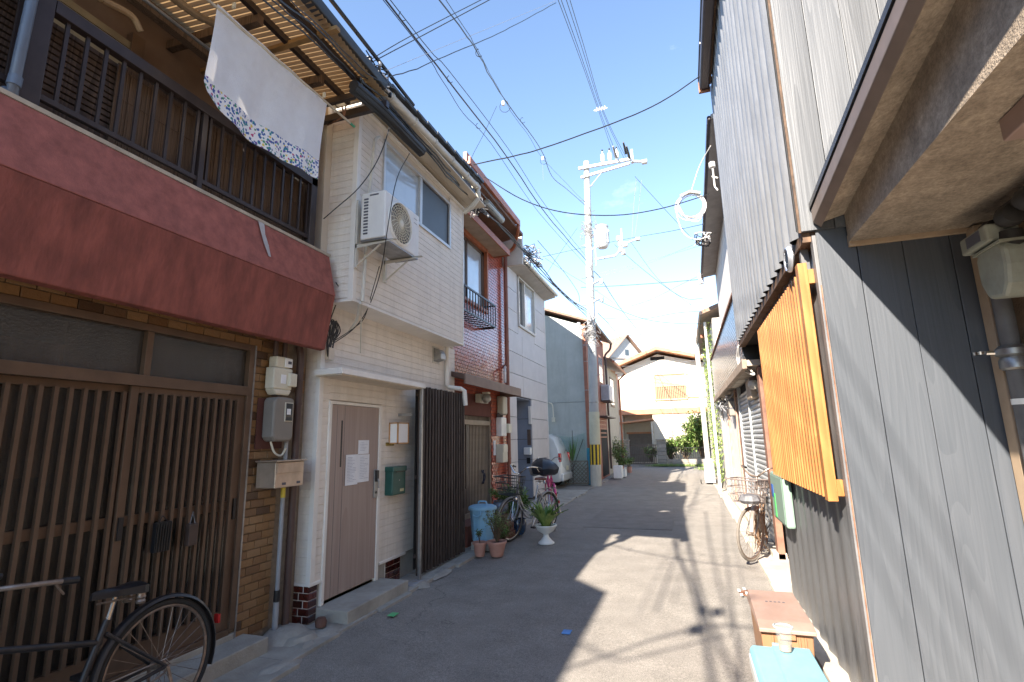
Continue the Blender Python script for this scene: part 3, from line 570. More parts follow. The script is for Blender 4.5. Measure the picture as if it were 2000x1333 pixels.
for i in range(4):
    z = .02+i*.064; y = 5.312-(.05 if i % 2 else 0)
    while y < 5.62:
        a, c = max(y, 5.312), min(y+.105, 5.618)
        if c-a > .02: w = round(c-a-.004, 3); piece('brick', ('glp', w), brickmesh(.012, w, .058), glaz, B, (XB-.002, (a+c)/2, z+.03))
        y += .107
# door
door = grain('ash_door', (.30, .22, .19), (.42, .33, .28), .5, .8, rand=.0, bump=.12, rings=10, noisy=.75)
dr = MB(); dr.box((XB-.03, 4.245, .165), (XB+.012, 5.075, 1.975)); dr = dr.build('door', door, B, bevel=.002)
part('door_frame', white_t, B, ((XB-.05, 4.205, .13), (XB+.022, 4.243, 2.01)), ((XB-.05, 5.077, .13), (XB+.022, 5.13, 2.01)), ((XB-.05, 4.243, 1.978), (XB+.022, 5.077, 2.01)), bevel=.003)
part('slot_window', blk, dr, ((XB+.0125, 4.405, 1.36), (XB+.015, 4.425, 1.82)))
part('door_groove', ink, dr, *[((XB+.0123, y, .17), (XB+.0135, y+.003, 1.97)) for y in (4.335, 4.455)])
b = MB(); b.box((XB+.0125, 5.00, 1.0), (XB+.03, 5.055, 1.30)); b.mi = 1; b.box((XB+.03, 5.005, 1.17), (XB+.055, 5.05, 1.29)); b.mi = 0; b.tube([(XB+.05, 5.03, 1.20), (XB+.065, 5.03, 1.17), (XB+.065, 5.03, 1.10)], .009, 8); b.mi = 1; b.lathe((XB+.03, 5.03, 1.055), [(.015, 0), (.015, .008)], 12, axis='x'); b.build('lock', [steel, blk], dr, bevel=.003)
def sheet(y0, y1, z0, z1, lab, lines):
    b = MB(); n = 6
    for i in range(n):
        f = lambda k: XB+.016+.004*math.sin(k*1.1+y0*9)+.002
        b.face((f(i), y0+(y1-y0)*i/n, z0), (f(i+1), y0+(y1-y0)*(i+1)/n, z0), (f(i+1), y0+(y1-y0)*(i+1)/n, z1), (f(i), y0+(y1-y0)*i/n, z1))
    o = b.build('notice', paper, label=lab, cat='paper', fix=False)
    q = MB(); r_ = random.Random(int(y0*100)); lw = y1-y0
    for i in range(lines):
        z = z1-.03-i*(z1-z0-.05)/lines; a = y0+lw*.12; e = y0+lw*r_.uniform(.45, .9)
        while a < e:
            w = r_.uniform(.006, .022); q.face((XB+.0235, a, z), (XB+.0235, min(a+w, e), z), (XB+.0235, min(a+w, e), z+.0035), (XB+.0235, a, z+.0035)); a += w+.005
    q.build('print', mat('grey_print', (.34, .35, .42), .9), o, fix=False)
sheet(4.70, 4.895, 1.475, 1.62, 'small white notice taped on the wooden door above the two larger sheets', 6)
sheet(4.49, 4.70, 1.17, 1.475, 'left one of two large white sheets taped on the wooden door', 17)
sheet(4.705, 4.91, 1.185, 1.47, 'right one of two large white sheets taped on the wooden door', 14)
# step
part('step', conc, B, ((-3.33, 4.16, -.05), (-2.965, 5.225, .128)), bevel=.01)
part('meter_lid', greyp, B, ((-3.10, 5.36, .0), (-2.98, 5.60, .035)), bevel=.01)
# lamp
lp = thing('wall_lamp', 'square wooden lattice wall lamp with paper panes beside the door', 'lamp', (XB, 5.42, 1.56))
lw = mat('honey_wood', (.50, .26, .10), .5, .12, 8)
y0, y1, z0, z1, x0, x1 = 5.30, 5.55, 1.57, 1.82, XB+.006, XB+.13
b = MB(); s_ = .016
for (x, y) in ((x1-s_, y0), (x1-s_, y1-s_), (x0, y0), (x0, y1-s_)): b.box((x, y, z0), (x+s_, y+s_, z1))
for z in (z0, z1-s_): b.box((x0, y0, z), (x1, y0+s_-.001, z+s_)); b.box((x0, y1-s_, z), (x1, y1-.001, z+s_)); b.box((x1-s_+.001, y0+.001, z+.001), (x1-.001, y1-.001, z+s_-.001))
b.build('frame', lw, lp, bevel=.001); part('paper_pane', mat('lamp_paper', (.85, .83, .80), .8, .02), lp, ((x0+.004, y0+.006, z0+.012), (x1-.006, y1-.006, z1-.012)))
b = MB(); c = P(760, 868, X=XB); b.box((XB+.006, c.y-.085, c.z-.018), (XB+.016, c.y+.085, c.z+.02)); o = b.build('nameplate', mat('brass_plate', (.25, .19, .05), .4, .3, 40, metal=.6), label='small brass coloured plate between the lattice lamp and the green letter box', cat='plate')
mb_ = thing('mailbox', 'dark green metal letter box on the cream siding right of the door', 'mailbox', (XB, 5.38, 1.0))
grn = mat('green_enamel', (.018, .085, .068), .4, .1, 6)
b = MB(); b.box((XB+.004, 5.24, .995), (XB+.11, 5.53, 1.30)); b.build('case', grn, mb_, bevel=.012); part('lid', grn, mb_, ((XB+.004, 5.235, 1.255), (XB+.122, 5.535, 1.315)), bevel=.008); part('slot_cover', blk, mb_, ((XB+.123, 5.29, 1.25), (XB+.127, 5.48, 1.262))); part('name_tag', mat('brass_tag', (.5, .45, .25), .4), mb_, ((XB+.111, 5.40, 1.03), (XB+.115, 5.48, 1.06))); part('keyhole', steel, mb_, ((XB+.111, 5.375, 1.15), (XB+.114, 5.39, 1.165)))
# canopy over the door and its steel post
part('door_canopy', white_t, B, ((XB-.01, 3.98, 2.262), (-3.0, 5.62, 2.29)), ((-3.02, 3.98, 2.235), (-2.995, 5.62, 2.262)), ((XB, 3.98, 2.235), (-3.02, 4.0, 2.262)), bevel=.003)
part('canopy_soffit', creams, B, ((XB, 4.0, 2.225), (-3.02, 5.6, 2.235)))
part('steel_post', steel, B, ((-3.045, 5.56, .0), (-3.015, 5.60, 2.235)), bevel=.002)
# slatted timber screen
sc = thing('slat_screen', 'tall dark stained timber slat screen right of the steel post', 'screen', (-3.12, 6.3, 0))
slm = grain('dark_stained_slat', (.032, .022, .018), (.085, .06, .048), .75, 1.5, rand=.2)
n = 17
for i in range(n):
    y = 5.67+i*(6.98-5.67)/(n-1); piece('slat', 'scrslat', lambda q: q.box((-.017, -.017, 0), (.017, .017, 2.215)), slm, sc, (-3.10+.001*(i % 3), y, .055+.006*(i % 2)))
part('rail', slm, sc, *[((-3.145, 5.64, z), (-3.118, 7.0, z+.04)) for z in (.25, 1.15, 2.15)])
part('backing_panel', mat('near_black_wood', (.015, .012, .011), .9), sc, ((-3.16, 5.66, .12), (-3.149, 7.0, 2.24)))
part('bracket', steel, sc, ((-3.32, 5.50, 1.90), (-3.12, 5.52, 1.93)))
# ---- bay
BX, b0, b1, bz0, bz1 = -3.0, 4.09, 6.77, 2.975, 5.09
b = MB(); b.box((XB-.6, b0+.012, bz0+.012), (BX-.012, 4.55, bz1)); b.box((XB-.6, 6.30, bz0+.012), (BX-.012, b1-.012, bz1)); b.box((XB-.6, 4.55, bz0+.012), (BX-.012, 6.30, 4.30)); b.box((XB-.6, 4.55, 4.99), (BX-.012, 6.30, bz1)); b.build('bay_core', creams, B)
b = MB(); siding(b, BX-.006, b0+.05, 4.55, bz0+.03, bz1); siding(b, BX-.006, 6.30, b1-.02, bz0+.03, bz1); siding(b, BX-.006, 4.55, 6.30, bz0+.03, 4.29, row=.075)
siding(b, b0+.008, XB-.4, BX-.05, bz0+.03, bz1, axis='y', face=-1); siding(b, b1-.008, XB-.2, BX-.03, bz0+.03, bz1, axis='y', face=1)
b.build('bay_siding', white_s, B)
part('bay_corner_trim', white_t, B, ((BX-.05, b0-.008, bz0), (BX+.008, b0+.05, bz1)), bevel=.003); part('bay_corner_trim', white_t, B, ((BX-.03, b1-.025, bz0), (BX+.008, b1+.006, bz1)), bevel=.003)
part('bay_soffit', white_t, B, ((XB-.1, b0-.006, bz0-.012), (BX+.01, b1+.008, bz0+.02)), bevel=.003)
wn = MB()
for q in (((BX-.05, 4.55, 4.285), (BX+.02, 6.30, 4.325)), ((BX-.05, 4.55, 4.955), (BX+.02, 6.30, 4.99)), ((BX-.05, 4.55, 4.325), (BX+.02, 4.59, 4.955)), ((BX-.05, 6.26, 4.325), (BX+.02, 6.30, 4.955)), ((BX-.05, 5.40, 4.325), (BX+.012, 5.46, 4.955))): wn.box(*q)
wn = wn.build('bay_window', mat('silver_frame', (.55, .54, .52), .35, .06, 6, metal=.4), B, bevel=.002)
part('pane', glzp, wn, ((BX-.03, 4.59, 4.325), (BX-.022, 5.40, 4.955))); part('insect_screen', mat('screen_mesh', (.07, .085, .095), .45, .05, 4), wn, ((BX-.015, 5.47, 4.33), (BX-.008, 6.26, 4.95)))
part('screen_frame', darkm, wn, ((BX-.014, 5.462, 4.326), (BX-.002, 5.482, 4.954)), ((BX-.014, 6.24, 4.326), (BX-.002, 6.258, 4.954)), ((BX-.014, 5.482, 4.93), (BX-.002, 6.24, 4.954)), ((BX-.014, 5.482, 4.326), (BX-.002, 6.24, 4.344)))
# eaves: flashing, boarded soffit, gutter, roof
part('flashing', white_t, B, ((BX-.3, b0-.03, bz1+.001), (BX+.04, b1+.03, bz1+.022)))
part('flashing_shadow_gap', darkm, B, ((BX-.2, b0-.01, bz1+.024), (BX+.02, b1+.02, bz1+.032)))
for i in range(5): x0 = -3.32+i*.125; part('soffit_board', creams, B, ((x0, 3.99, 5.20-.002*i), (x0+.119, 6.98, 5.22-.002*i)))
part('soffit_support', dark, B, ((-3.4, 3.99, 5.224), (-2.72, 6.98, 5.24)))
part('upper_wall', creams, B, ((-3.45, 3.99, 3.0), (-3.322, 4.06, 5.2))); part('upper_wall', creams, B, ((-3.6, 6.9, 3.0), (-3.312, 7.10, 5.2)))
gtm = mat('cream_gutter', (.60, .57, .50), .5, .06, 6, dirt=.35, dirtcol=(.3, .25, .2))
b = MB(); b.tube([(-2.70, 3.98, 5.19), (-2.70, 6.66, 5.36)], .048, 14)
for y in (4.2, 4.7, 5.2, 5.7, 6.2, 6.55): b.lathe((-2.70, y, 5.19+(y-3.98)*.063), [(.058, -.012), (.058, .012)], 14, axis='y')
b.tube(spl([(-2.70, 6.62, 5.34), (-2.70, 6.66, 5.22), (-2.80, 6.68, 5.10), (-2.95, 6.70, 5.02)]), .038, 10); b.build('gutter', gtm, B, smooth=True)
rt = MB()
for i in range(12): y = 3.6+i*.26; z = 5.235+(y-3.98)*.085; rt.box((-2.74, y, z), (-2.62, y+.25, z+.045)); 
rt.build('roof_edge_tile', rooft, B, bevel=.006)
b = MB(); b.prism([(-2.76, 3.98, 5.26), (-2.8, 3.98, 5.42), (-5.2, 3.98, 6.3), (-7, 3.98, 5.6), (-7, 3.98, 5.26)], (0, 2.8, 0)); b.build('roof', rooft, B)
# pipes and ducts on the bay and wall
b = MB(); b.tube(spl([P(741, 268, X=-2.96), P(733, 274, X=-2.95), P(730, 300, X=-2.96), P(722, 380, X=-2.97)]), .017, 9)
b.tube([P(722, 380, X=-2.97), P(708, 590, X=-2.965)], .017, 9); b.tube(spl([P(703, 592, X=-2.96), P(697, 625, X=-3.1), P(682, 648, X=-3.26)]), .015, 8); b.tube([P(706, 592, X=-2.965), P(704, 690, X=-3.29)], .006, 6)
b.build('refrigerant_pipe', gtm, B, smooth=True)
b = MB(); b.tube([P(874, 676, X=-3.26), P(873, 752, X=-3.26), P(878, 757, X=-3.24), P(900, 760, X=-3.05), P(907, 764, X=-3.02), P(909, 792, X=-3.02)], .034, 10); b.build('white_downpipe', white_t, B, smooth=True)
vh = thing('vent_hood', 'small steel vent hood high on the cream wall below the bay', 'vent', (XB, 6.48, 2.7))
b = MB(); b.prism([(XB+.005, 6.41, 2.70), (XB+.13, 6.41, 2.73), (XB+.13, 6.41, 2.80), (XB+.09, 6.41, 2.87), (XB+.005, 6.41, 2.90)], (0, .15, 0)); b.build('hood', steel, vh, bevel=.008); part('flange', gtm, vh, ((XB+.004, 6.38, 2.68), (XB+.012, 6.59, 2.92)))
# ---- air conditioner
ac = thing('air_conditioner', 'white outdoor air conditioner on brackets under the bay window', 'air conditioner', (-2.9, 4.4, 3.5))
acm = mat('ac_white', (.76, .75, .72), .42, .03, 5, dirt=.12)
ax0, ax1, ay0, ay1, az0, az1 = -2.90, -2.62, 4.04, 4.72, 3.56, 4.05
bd = part('casing', acm, ac, ((ax0, ay0, az0), (ax1, ay1, az1)), bevel=.012)
b = MB(); 
for i in range(12): z = az0+.05+i*.033; b.box((ax0+.035, ay0-.003, z), (ax0+.085, ay0+.003, z+.018))
b.build('side_louvre', ink, bd); part('grip', ink, bd, ((ax0+.10, ay0-.002, az1-.04), (ax0+.2, ay0+.004, az1-.025)))
fy, fz, fr_ = 4.32, 3.80, .215
b = MB(); b.lathe((ax1, fy, fz), [(fr_+.012, -.002), (fr_+.012, .012), (fr_-.004, .022), (fr_-.01, .004)], 44, cap=False, axis='x'); b.build('fan_ring', acm, bd, smooth=True)
b = MB(); b.lathe((ax1+.003, fy, fz), [(0, 0), (fr_, 0)], 40, cap=False, axis='x'); b.build('fan_opening', ink, bd)
b = MB()
for k in range(7): r0 = .05+k*.026; b.lathe((ax1+.014, fy, fz), [(r0, 0), (r0+.004, .004), (r0+.008, 0)], 40, cap=False, axis='x')
for k in range(22):
    a = 2*math.pi*k/22; pts = [(ax1+.017, fy+rr_*math.cos(a+rr_*2.8), fz+rr_*math.sin(a+rr_*2.8)) for rr_ in (.035, .08, .13, .18, fr_-.005)]; b.tube(pts, .0035, 4)
b.lathe((ax1+.014, fy, fz), [(0, .01), (.035, .008), (.042, 0)], 20, cap=False, axis='x'); b.build('fan_grille', plasg, bd, smooth=True)
part('logo_strip', mat('logo_grey', (.35, .36, .38), .5), bd, ((ax1+.0005, 4.60, 3.98), (ax1+.002, 4.67, 3.987)), ((ax1+.0005, 4.60, 3.93), (ax1+.002, 4.67, 3.938)))
part('base_plate', steel, ac, ((ax0, ay0+.01, az0-.018), (ax1-.005, ay1-.01, az0-.002)))
for y in (4.10, 4.62):
    b = MB(); b.box((-2.985, y-.018, 3.30), (-2.965, y+.018, 4.02 if y < 4.2 else 3.60)); b.prism([(-2.985, y-.018, 3.50), (-2.55, y-.018, 3.525), (-2.55, y-.018, 3.545), (-2.985, y-.018, 3.545)], (0, .004, 0)); b.box((-2.985, y-.018, 3.537), (-2.52, y+.018, 3.543)); b.beam((-2.97, y, 3.32), (-2.70, y, 3.51), .02, .008); b.build('bracket', gtm, ac)
# ---- bundle of black cable sleeve along the eaves
b = MB(); r_ = random.Random(2); base = [P(690, 168, X=-2.62), P(745, 215, X=-2.62), P(790, 262, X=-2.62), P(824, 297, X=-2.62)]
for k in range(9):
    o_ = Vector((r_.uniform(-.04, .04), 0, r_.uniform(-.045, .045))) if k else Vector((0, 0, 0)); b.tube(spl([p+o_+Vector((0, 0, r_.uniform(-.006, .006))) for p in base]), .022 if k else .05, 8)
b.build('cable_bundle', wire, label='thick black bundle of sleeved cables slung under the cream eaves', cat='cable bundle', smooth=True)
# ================================================================ house C: red glazed tile front
XC = -3.5
C = thing('house', 'narrow house faced with glossy red tiles and an orange gutter above', 'house', (XC, 8.6, 0))
b = MB(); b.box((-7, 7.14, 0), (XC-.6, 10.1, 5.9)); b.build('core', dark, C)
redr = mat('dark_red_backing', (.12, .03, .02), .8, .1, 8)
b = MB()
for q in (((-4.1, 7.14, 0), (XC-.014, 7.30, 6.0)), ((-4.1, 9.22, 0), (XC-.014, 10.1, 2.45)), ((-4.1, 7.30, 2.02), (XC-.014, 9.22, 4.0)), ((-4.1, 9.22, 2.45), (XC-.014, 10.1, 4.0)), ((-4.1, 7.30, 5.35), (XC-.014, 10.1, 6.0)), ((-4.1, 9.02, 4.0), (XC-.014, 10.1, 5.35))): b.box(*q)
b.build('wall', redr, C)
tl = mat('red_glossy_tile', (.50, .12, .07), .24, .25, 3.5, coat=.35, col2=(.32, .065, .04))
b = MB(); r_ = random.Random(21); tw, th = .102, .060
z = .05; row = 0
while z < 5.95:
    y = 7.16-(tw/2 if row % 2 else 0)
    while y < 10.09:
        a, c = max(y, 7.15), min(y+tw-.005, 10.095)
        ym = (a+c)/2; zm = z+th/2
        inwin = (7.30 < ym < 9.0 and 4.03 < zm < 5.32); indoor = (7.34 < ym < 9.2 and zm < 2.42)
        if c-a > .02 and not inwin and not indoor:
            t1, t2 = r_.uniform(-.0006, .0006), r_.uniform(-.0006, .0006); x = XC
            b.add([(x-.012, a, z), (x-.012, c, z), (x-.012, c, z+th-.005), (x-.012, a, z+th-.005), (x+t1, a+.002, z+.002), (x+t2, c-.002, z+.002), (x-t1, c-.002, z+th-.007), (x-t2, a+.002, z+th-.007)], [(4, 5, 6, 7), (0, 1, 5, 4), (1, 2, 6, 5), (2, 3, 7, 6), (3, 0, 4, 7)])
        y += tw
    z += th; row += 1
b.build('tile_facing', tl, C, kind='stuff')
# upper window with hood and balcony rail
brn = mat('orange_brown_metal', (.40, .13, .06), .5, .12, 5, dirt=.3, dirtcol=(.18, .07, .04))
hood = mat('beige_hood', (.36, .27, .2), .7, .08, 5, dirt=.3)
part('window_hood', hood, C, ((XC-.02, 7.16, 5.32), (XC+.34, 9.45, 5.37)), bevel=.004); part('hood_edge', brn, C, ((XC+.34, 7.16, 5.30), (XC+.36, 9.47, 5.42)), ((XC-.01, 9.452, 5.30), (XC+.338, 9.47, 5.42)))
w = part('window_frame', brn, C, ((XC-.10, 7.30, 4.0), (XC+.02, 7.34, 5.32)), ((XC-.10, 8.96, 4.0), (XC+.05, 9.02, 5.32)), ((XC-.10, 7.34, 5.24), (XC+.04, 8.96, 5.32)), ((XC-.10, 7.34, 4.0), (XC+.05, 8.96, 4.06)), bevel=.003)
part('sash', brownm, w, ((XC-.06, 8.86, 4.06), (XC-.02, 8.96, 5.24)), ((XC-.06, 8.10, 4.06), (XC-.02, 8.15, 5.24)), ((XC-.06, 7.34, 5.18), (XC-.02, 8.96, 5.24)))
part('pane', glzp, w, ((XC-.05, 7.34, 4.06), (XC-.045, 8.86, 5.18)))
b = MB(); x1 = XC+.25
b.box((XC, 7.2, 4.09), (x1+.012, 8.83, 4.12)) if False else None
for q in (((x1-.012, 7.2, 4.08), (x1+.012, 8.84, 4.11)), ((x1-.012, 7.2, 3.66), (x1+.012, 8.84, 3.69)), ((XC, 8.82, 4.081), (x1-.012, 8.84, 4.109)), ((XC, 8.82, 3.661), (x1-.012, 8.84, 3.689))): b.box(*q)
rc_ = b.build('window_rail', blk, C)
for i in range(14): piece('bar', 'cbar', lambda q: q.box((-.008, -.008, 0), (.008, .008, .41)), blk, rc_, (x1, 7.25+i*.122, 3.68))
for i in range(12): piece('floor_bar', 'cfl', lambda q: q.box((-.12, -.01, -.008), (.12, .01, .008)), blk, rc_, (XC+.12, 7.3+i*.135, 3.65))
# parapet roof with gutter
b = MB(); b.prism([(XC+.02, 7.14, 5.80), (-2.98, 7.14, 5.88), (-2.98, 7.14, 5.94), (XC-.1, 7.14, 6.10), (XC-.1, 7.14, 5.80)], (0, 2.75, 0)); b.build('eave_soffit', mat('brown_soffit', (.14, .07, .045), .7, .15, 5), C)
b = MB(); b.prism([(-2.98, 6.9, 5.95), (-2.93, 6.9, 5.95), (-2.93, 6.9, 6.08), (-2.96, 6.9, 6.08), (-2.96, 6.9, 6.0), (-2.98, 6.9, 6.0)], (0, 2.65, 0)); b.prism([(-3.05, 6.9, 6.0), (-2.99, 6.9, 6.0), (-2.99, 6.9, 6.17), (-3.05, 6.9, 6.17)], (0, 2.62, 0))
b.tube(spl([(-2.96, 9.5, 5.97), (-2.97, 9.52, 5.84), (-3.2, 9.9, 5.66), (-3.40, 9.95, 5.55)]), .035, 8); b.build('gutter', brn, C, smooth=True)
b = MB(); b.prism([(-3.06, 6.9, 6.02), (-5, 6.9, 6.9), (-7, 6.9, 6.0), (-7, 6.9, 5.9), (-3.4, 6.9, 5.9)], (0, 2.62, 0)); b.build('roof', mat('red_brown_roof', (.22, .08, .05), .6, .15, 6), C)
part('roof_end', mat('pale_gable', (.6, .56, .5), .8, .08, 4), C, ((-4.4, 10.02, 5.3), (-3.05, 10.10, 6.0)))
# tiled pier edge and small canopy
b = MB(); b.prism([(XC, 7.0, 2.60), (-3.10, 7.0, 2.50), (-3.08, 7.0, 2.50), (-3.08, 7.0, 2.58), (XC, 7.0, 2.68)], (0, 2.72, 0)); 
b.build('door_canopy', brownp, C, bevel=.006); part('canopy_fascia', mat('brown_fascia', (.18, .11, .085), .55, .1, 5), C, ((-3.085, 6.98, 2.43), (-3.06, 9.74, 2.585)), ((XC, 9.722, 2.43), (-3.087, 9.74, 2.585)))
gl = thing('globe_lamp', 'round glass lamp under the brown canopy of the red tiled house', 'lamp', (-3.35, 8.55, 2.4)); b = MB(); b.lathe((-3.32, 8.5, 2.32), [(0, -.08), (.05, -.07), (.08, -.03), (.085, .0), (.07, .05), (.04, .08)], 16, cap=False); b.build('globe', glass('clear_globe', (.35, .33, .28), .1), gl, smooth=True); part('base', plasg, gl, ((-3.38, 8.45, 2.40), (-3.27, 8.56, 2.43)), ((-3.49, 8.40, 2.25), (-3.40, 8.8, 2.40)))
# lattice door of C
dfr = mat('worn_aluminium', (.26, .21, .165), .5, .12, 5, metal=.3, dirt=.3)
o = part('door_frame', dfr, C, ((XC-.16, 7.34, .35), (XC-.02, 7.40, 2.42)), ((XC-.16, 9.16, .35), (XC-.02, 9.22, 2.42)), ((XC-.16, 7.40, 2.34), (XC-.02, 9.16, 2.42)), ((XC-.16, 7.40, 1.86), (XC-.02, 9.16, 1.94)), ((XC-.16, 7.4, .32), (XC-.02, 9.16, .40)))
part('pane', mat('frosted_brown', (.22, .18, .14), .3, .1, 4), o, ((XC-.12, 7.4, .4), (XC-.115, 9.16, 2.34)))
part('sash_stile', mat('dark_brown_stile', (.05, .03, .025), .5), o, ((XC-.10, 8.12, .40), (XC-.05, 8.26, 1.86)))
for i in range(12): piece('slat', 'csl', lambda q: q.box((-.012, -.012, 0), (.012, .012, 1.46)), dfr, o, (XC-.07, (7.45+i*.062) if i < 11 else 8.08, .40))
for i in range(13): piece('slat', 'csl', None, dfr, o, (XC-.07, 8.32+i*.067, .40))
part('upper_slats', dfr, o, *[((XC-.10, 7.45+i*.058, 1.94), (XC-.085, 7.475+i*.058, 2.34)) for i in range(30)], kind='stuff')
part('lower_panel', mat('brown_kick', (.08, .05, .04), .6), o, ((XC-.11, 7.4, .40), (XC-.045, 8.1, .80)))
b = MB(); c = P(943, 932, X=XC-.03)
for k in range(5): b.tube(spl([(c.x, c.y+.06*math.cos(k), c.z+.12), (c.x+.03, c.y+.05*math.sin(k*2), c.z), (c.x, c.y-.04*math.cos(k*3), c.z-.12)]), .008, 5)
b.build('hanging_charm', mat('navy_string', (.02, .025, .05), .7), label='dark knotted ornament hanging on the lattice door of the red tiled house', cat='ornament')
part('step', mat('red_step_tile', (.20, .07, .05), .5, .15, 8, dirt=.3), C, ((XC-.1, 7.4, 0), (-3.22, 9.2, .32)), bevel=.008)
# boxes and meters on the pier
m = thing('electric_meter', 'white electric meter on the red tiled pier below the brown canopy', 'meter', (XC+.05, 9.75, 1.6))
part('case', plast, m, ((XC+.0, 9.45, 1.66), (XC+.12, 9.75, 2.02)), bevel=.015); part('window', plasg, m, ((XC+.1, 9.74, 1.72), (XC+.17, 9.92, 1.9)), bevel=.01)
m = thing('junction_box', 'beige rounded junction box tucked under the end of the brown canopy', 'box', (XC, 9.6, 2.1)); part('case', mat('beige_box', (.5, .47, .38), .5, .05), m, ((XC, 9.50, 2.08), (XC+.14, 9.78, 2.44)), bevel=.03)
m = thing('post_box', 'cream steel letter box on the red tiled pier above the bicycle handlebar', 'mailbox', (XC, 9.6, 1.1)); part('case', mat('cream_box', (.56, .52, .42), .45, .05), m, ((XC, 9.42, 1.16), (XC+.15, 9.70, 1.50)), bevel=.01); part('flap', plasg, m, ((XC+.15, 9.44, 1.35), (XC+.158, 9.68, 1.48)))
b = MB(); b.box((XC, 9.30, 1.30), (XC+.012, 9.40, 1.58)); b.build('notice_plate', paper, label='small white plate on the red tiles beside the cream letter box', cat='plate')
b = MB()
for k in range(6): b.lathe((XC+.05, 9.42+k*.05, 2.02+.02*(k % 2)), [(.0, 0), (.025, .0), (.025, .07), (0, .07)], 8)
b.build('valve_cluster', darkm, label='dark row of small valves between the junction box and the white meter', cat='valves')
def pipe(pts, r, m, lab, name='downpipe', cat='pipe', rings=()):
    b = MB(); b.tube(pts, r, 10)
    for z in rings: b.lathe((pts[0][0], pts[0][1], z), [(r+.006, 0), (r+.006, .03)], 10)
    return b.build(name, m, label=lab, cat=cat, smooth=True)
pipe([(-3.42, 9.98, .05), (-3.42, 9.98, 5.6)], .04, mat('red_brown_pipe', (.26, .10, .065), .5, .12, 4), 'reddish brown downpipe at the right edge of the red tiled house', rings=(1.2, 2.4, 3.6, 4.8))
pipe([(-3.62, 10.5, .05), (-3.62, 10.5, 5.25)], .05, greyp, 'grey downpipe standing before the left edge of the pale panel house', rings=(1.0, 2.2, 3.4, 4.6))
pipe([(-3.50, 10.15, .05), (-3.50, 10.15, 5.35)], .035, white_t, 'off white pipe between the red tiled house and the grey downpipe')
b = MB(); b.tube([(-3.45, 9.9, 3.05), (-3.38, 9.7, 2.95), (-3.38, 9.7, 2.72), ], .026, 8); b.tube([(-3.45, 9.9, 3.05), (-3.50, 10.3, 3.2)], .03, 8); b.build('angled_pipe', white_t, label='short white angled pipe with a bent end on the red tiles', cat='pipe', smooth=True)
# ================================================================ house D: pale panels
XD = -4.08
D = thing('house', 'pale grey house of large smooth panels with one tall window', 'house', (XD, 13, 0))
pan = mat('pale_panel', (.56, .53, .52), .6, .04, 2.5, rand=.03, bump=.08, bs=200)
zs = [.03, .47, 1.03, 1.585, 2.15, 2.70, 3.26, 3.82, 4.38, 4.94, 5.50, 6.06]
part('wall_core', mat('joint_dark', (.10, .10, .10), .9), D, ((-7, 10.15, 0), (XD-.03, 12.55, 6.2)), ((-7, 14.0, 0), (XD-.03, 15.72, 6.2)), ((-7, 12.55, 2.68), (XD-.03, 14.0, 4.6)), ((-7, 12.55, 6.0), (XD-.03, 14.0, 6.2)), ((-7, 12.55, 0), (-4.55, 14.0, 6.2)))
def panel(y0, y1, z0, z1): 
    b = MB(); b.box((XD-.03, y0+.006, z0+.006), (XD, y1-.006, z1-.006)); b.build('panel', pan, D, bevel=.003)
for i in range(len(zs)-1):
    z0, z1 = zs[i], zs[i+1]
    if z1 <= 2.71: panel(10.2, 12.6, z0, z1); panel(13.95, 15.73, z0, z1)
    elif z0 >= 4.3 and z1 <= 5.6: panel(10.2, 12.85, z0, z1); panel(14.45, 15.73, z0, z1)
    elif z0 >= 5.4: panel(10.2, 12.85, z0, z1); panel(14.45, 15.73, z0, z1); 
    else: panel(10.2, 13.2, z0, z1); panel(13.2, 15.73, z0, z1)
panel(12.85, 14.45, 4.36, 4.60); 
part('corner_trim', white_t, D, ((XD-.03, 15.73, 0), (XD+.008, 15.76, 6.1)))
ni = mat('blue_grey_panel', (.25, .28, .34), .6, .05, 3)
nz = [0, .47, 1.03, 1.585, 2.15, 2.70]
for i in range(5):
    b = MB(); b.box((-4.55, 13.93, nz[i]+.006), (XD-.03, 13.95, nz[i+1]-.006)); b.build('niche_panel', ni, D)
part('niche_back', ni, D, ((-4.55, 12.6, 0), (-4.53, 13.93, 2.7))); part('niche_ceiling', ni, D, ((-4.55, 12.6, 2.66), (XD-.03, 13.93, 2.7)))
lampm = part('porch_lamp', white_t, D, ((-4.16, 13.86, 2.0), (-4.08, 13.93, 2.5)), bevel=.01)
m = thing('mailbox', 'small white letter box in the entrance niche of the pale panel house', 'mailbox', (-4.2, 13.9, 1.1)); part('case', plast, m, ((-4.30, 13.78, 1.16), (-4.10, 13.93, 1.36)), bevel=.02)
m = thing('intercom', 'dark square intercom on the wall of the entrance niche', 'intercom', (-4.2, 13.9, .9)); part('case', blk, m, ((-4.25, 13.90, .92), (-4.15, 13.93, 1.08))); part('plate', mat('brown_plate', (.12, .08, .06), .6), m, ((-4.22, 13.915, 1.42), (-4.12, 13.93, 1.85)))
w = part('window_frame', mat('pale_frame', (.62, .58, .52), .5, .05), D, ((XD-.06, 12.86, 4.60), (XD+.05, 14.44, 4.66)), ((XD-.06, 12.86, 5.98), (XD+.05, 14.44, 6.02)), ((XD-.06, 14.39, 4.66), (XD+.05, 14.44, 5.98)), ((XD-.06, 12.86, 4.66), (XD+.04, 12.91, 5.98)), ((XD-.05, 13.42, 4.66), (XD+.03, 13.48, 5.98)))
part('pane', glz, w, ((XD-.05, 12.91, 4.66), (XD-.04, 13.42, 5.98))); part('pane', glzp, w, ((XD-.02, 13.48, 4.66), (XD-.01, 14.39, 5.98)))
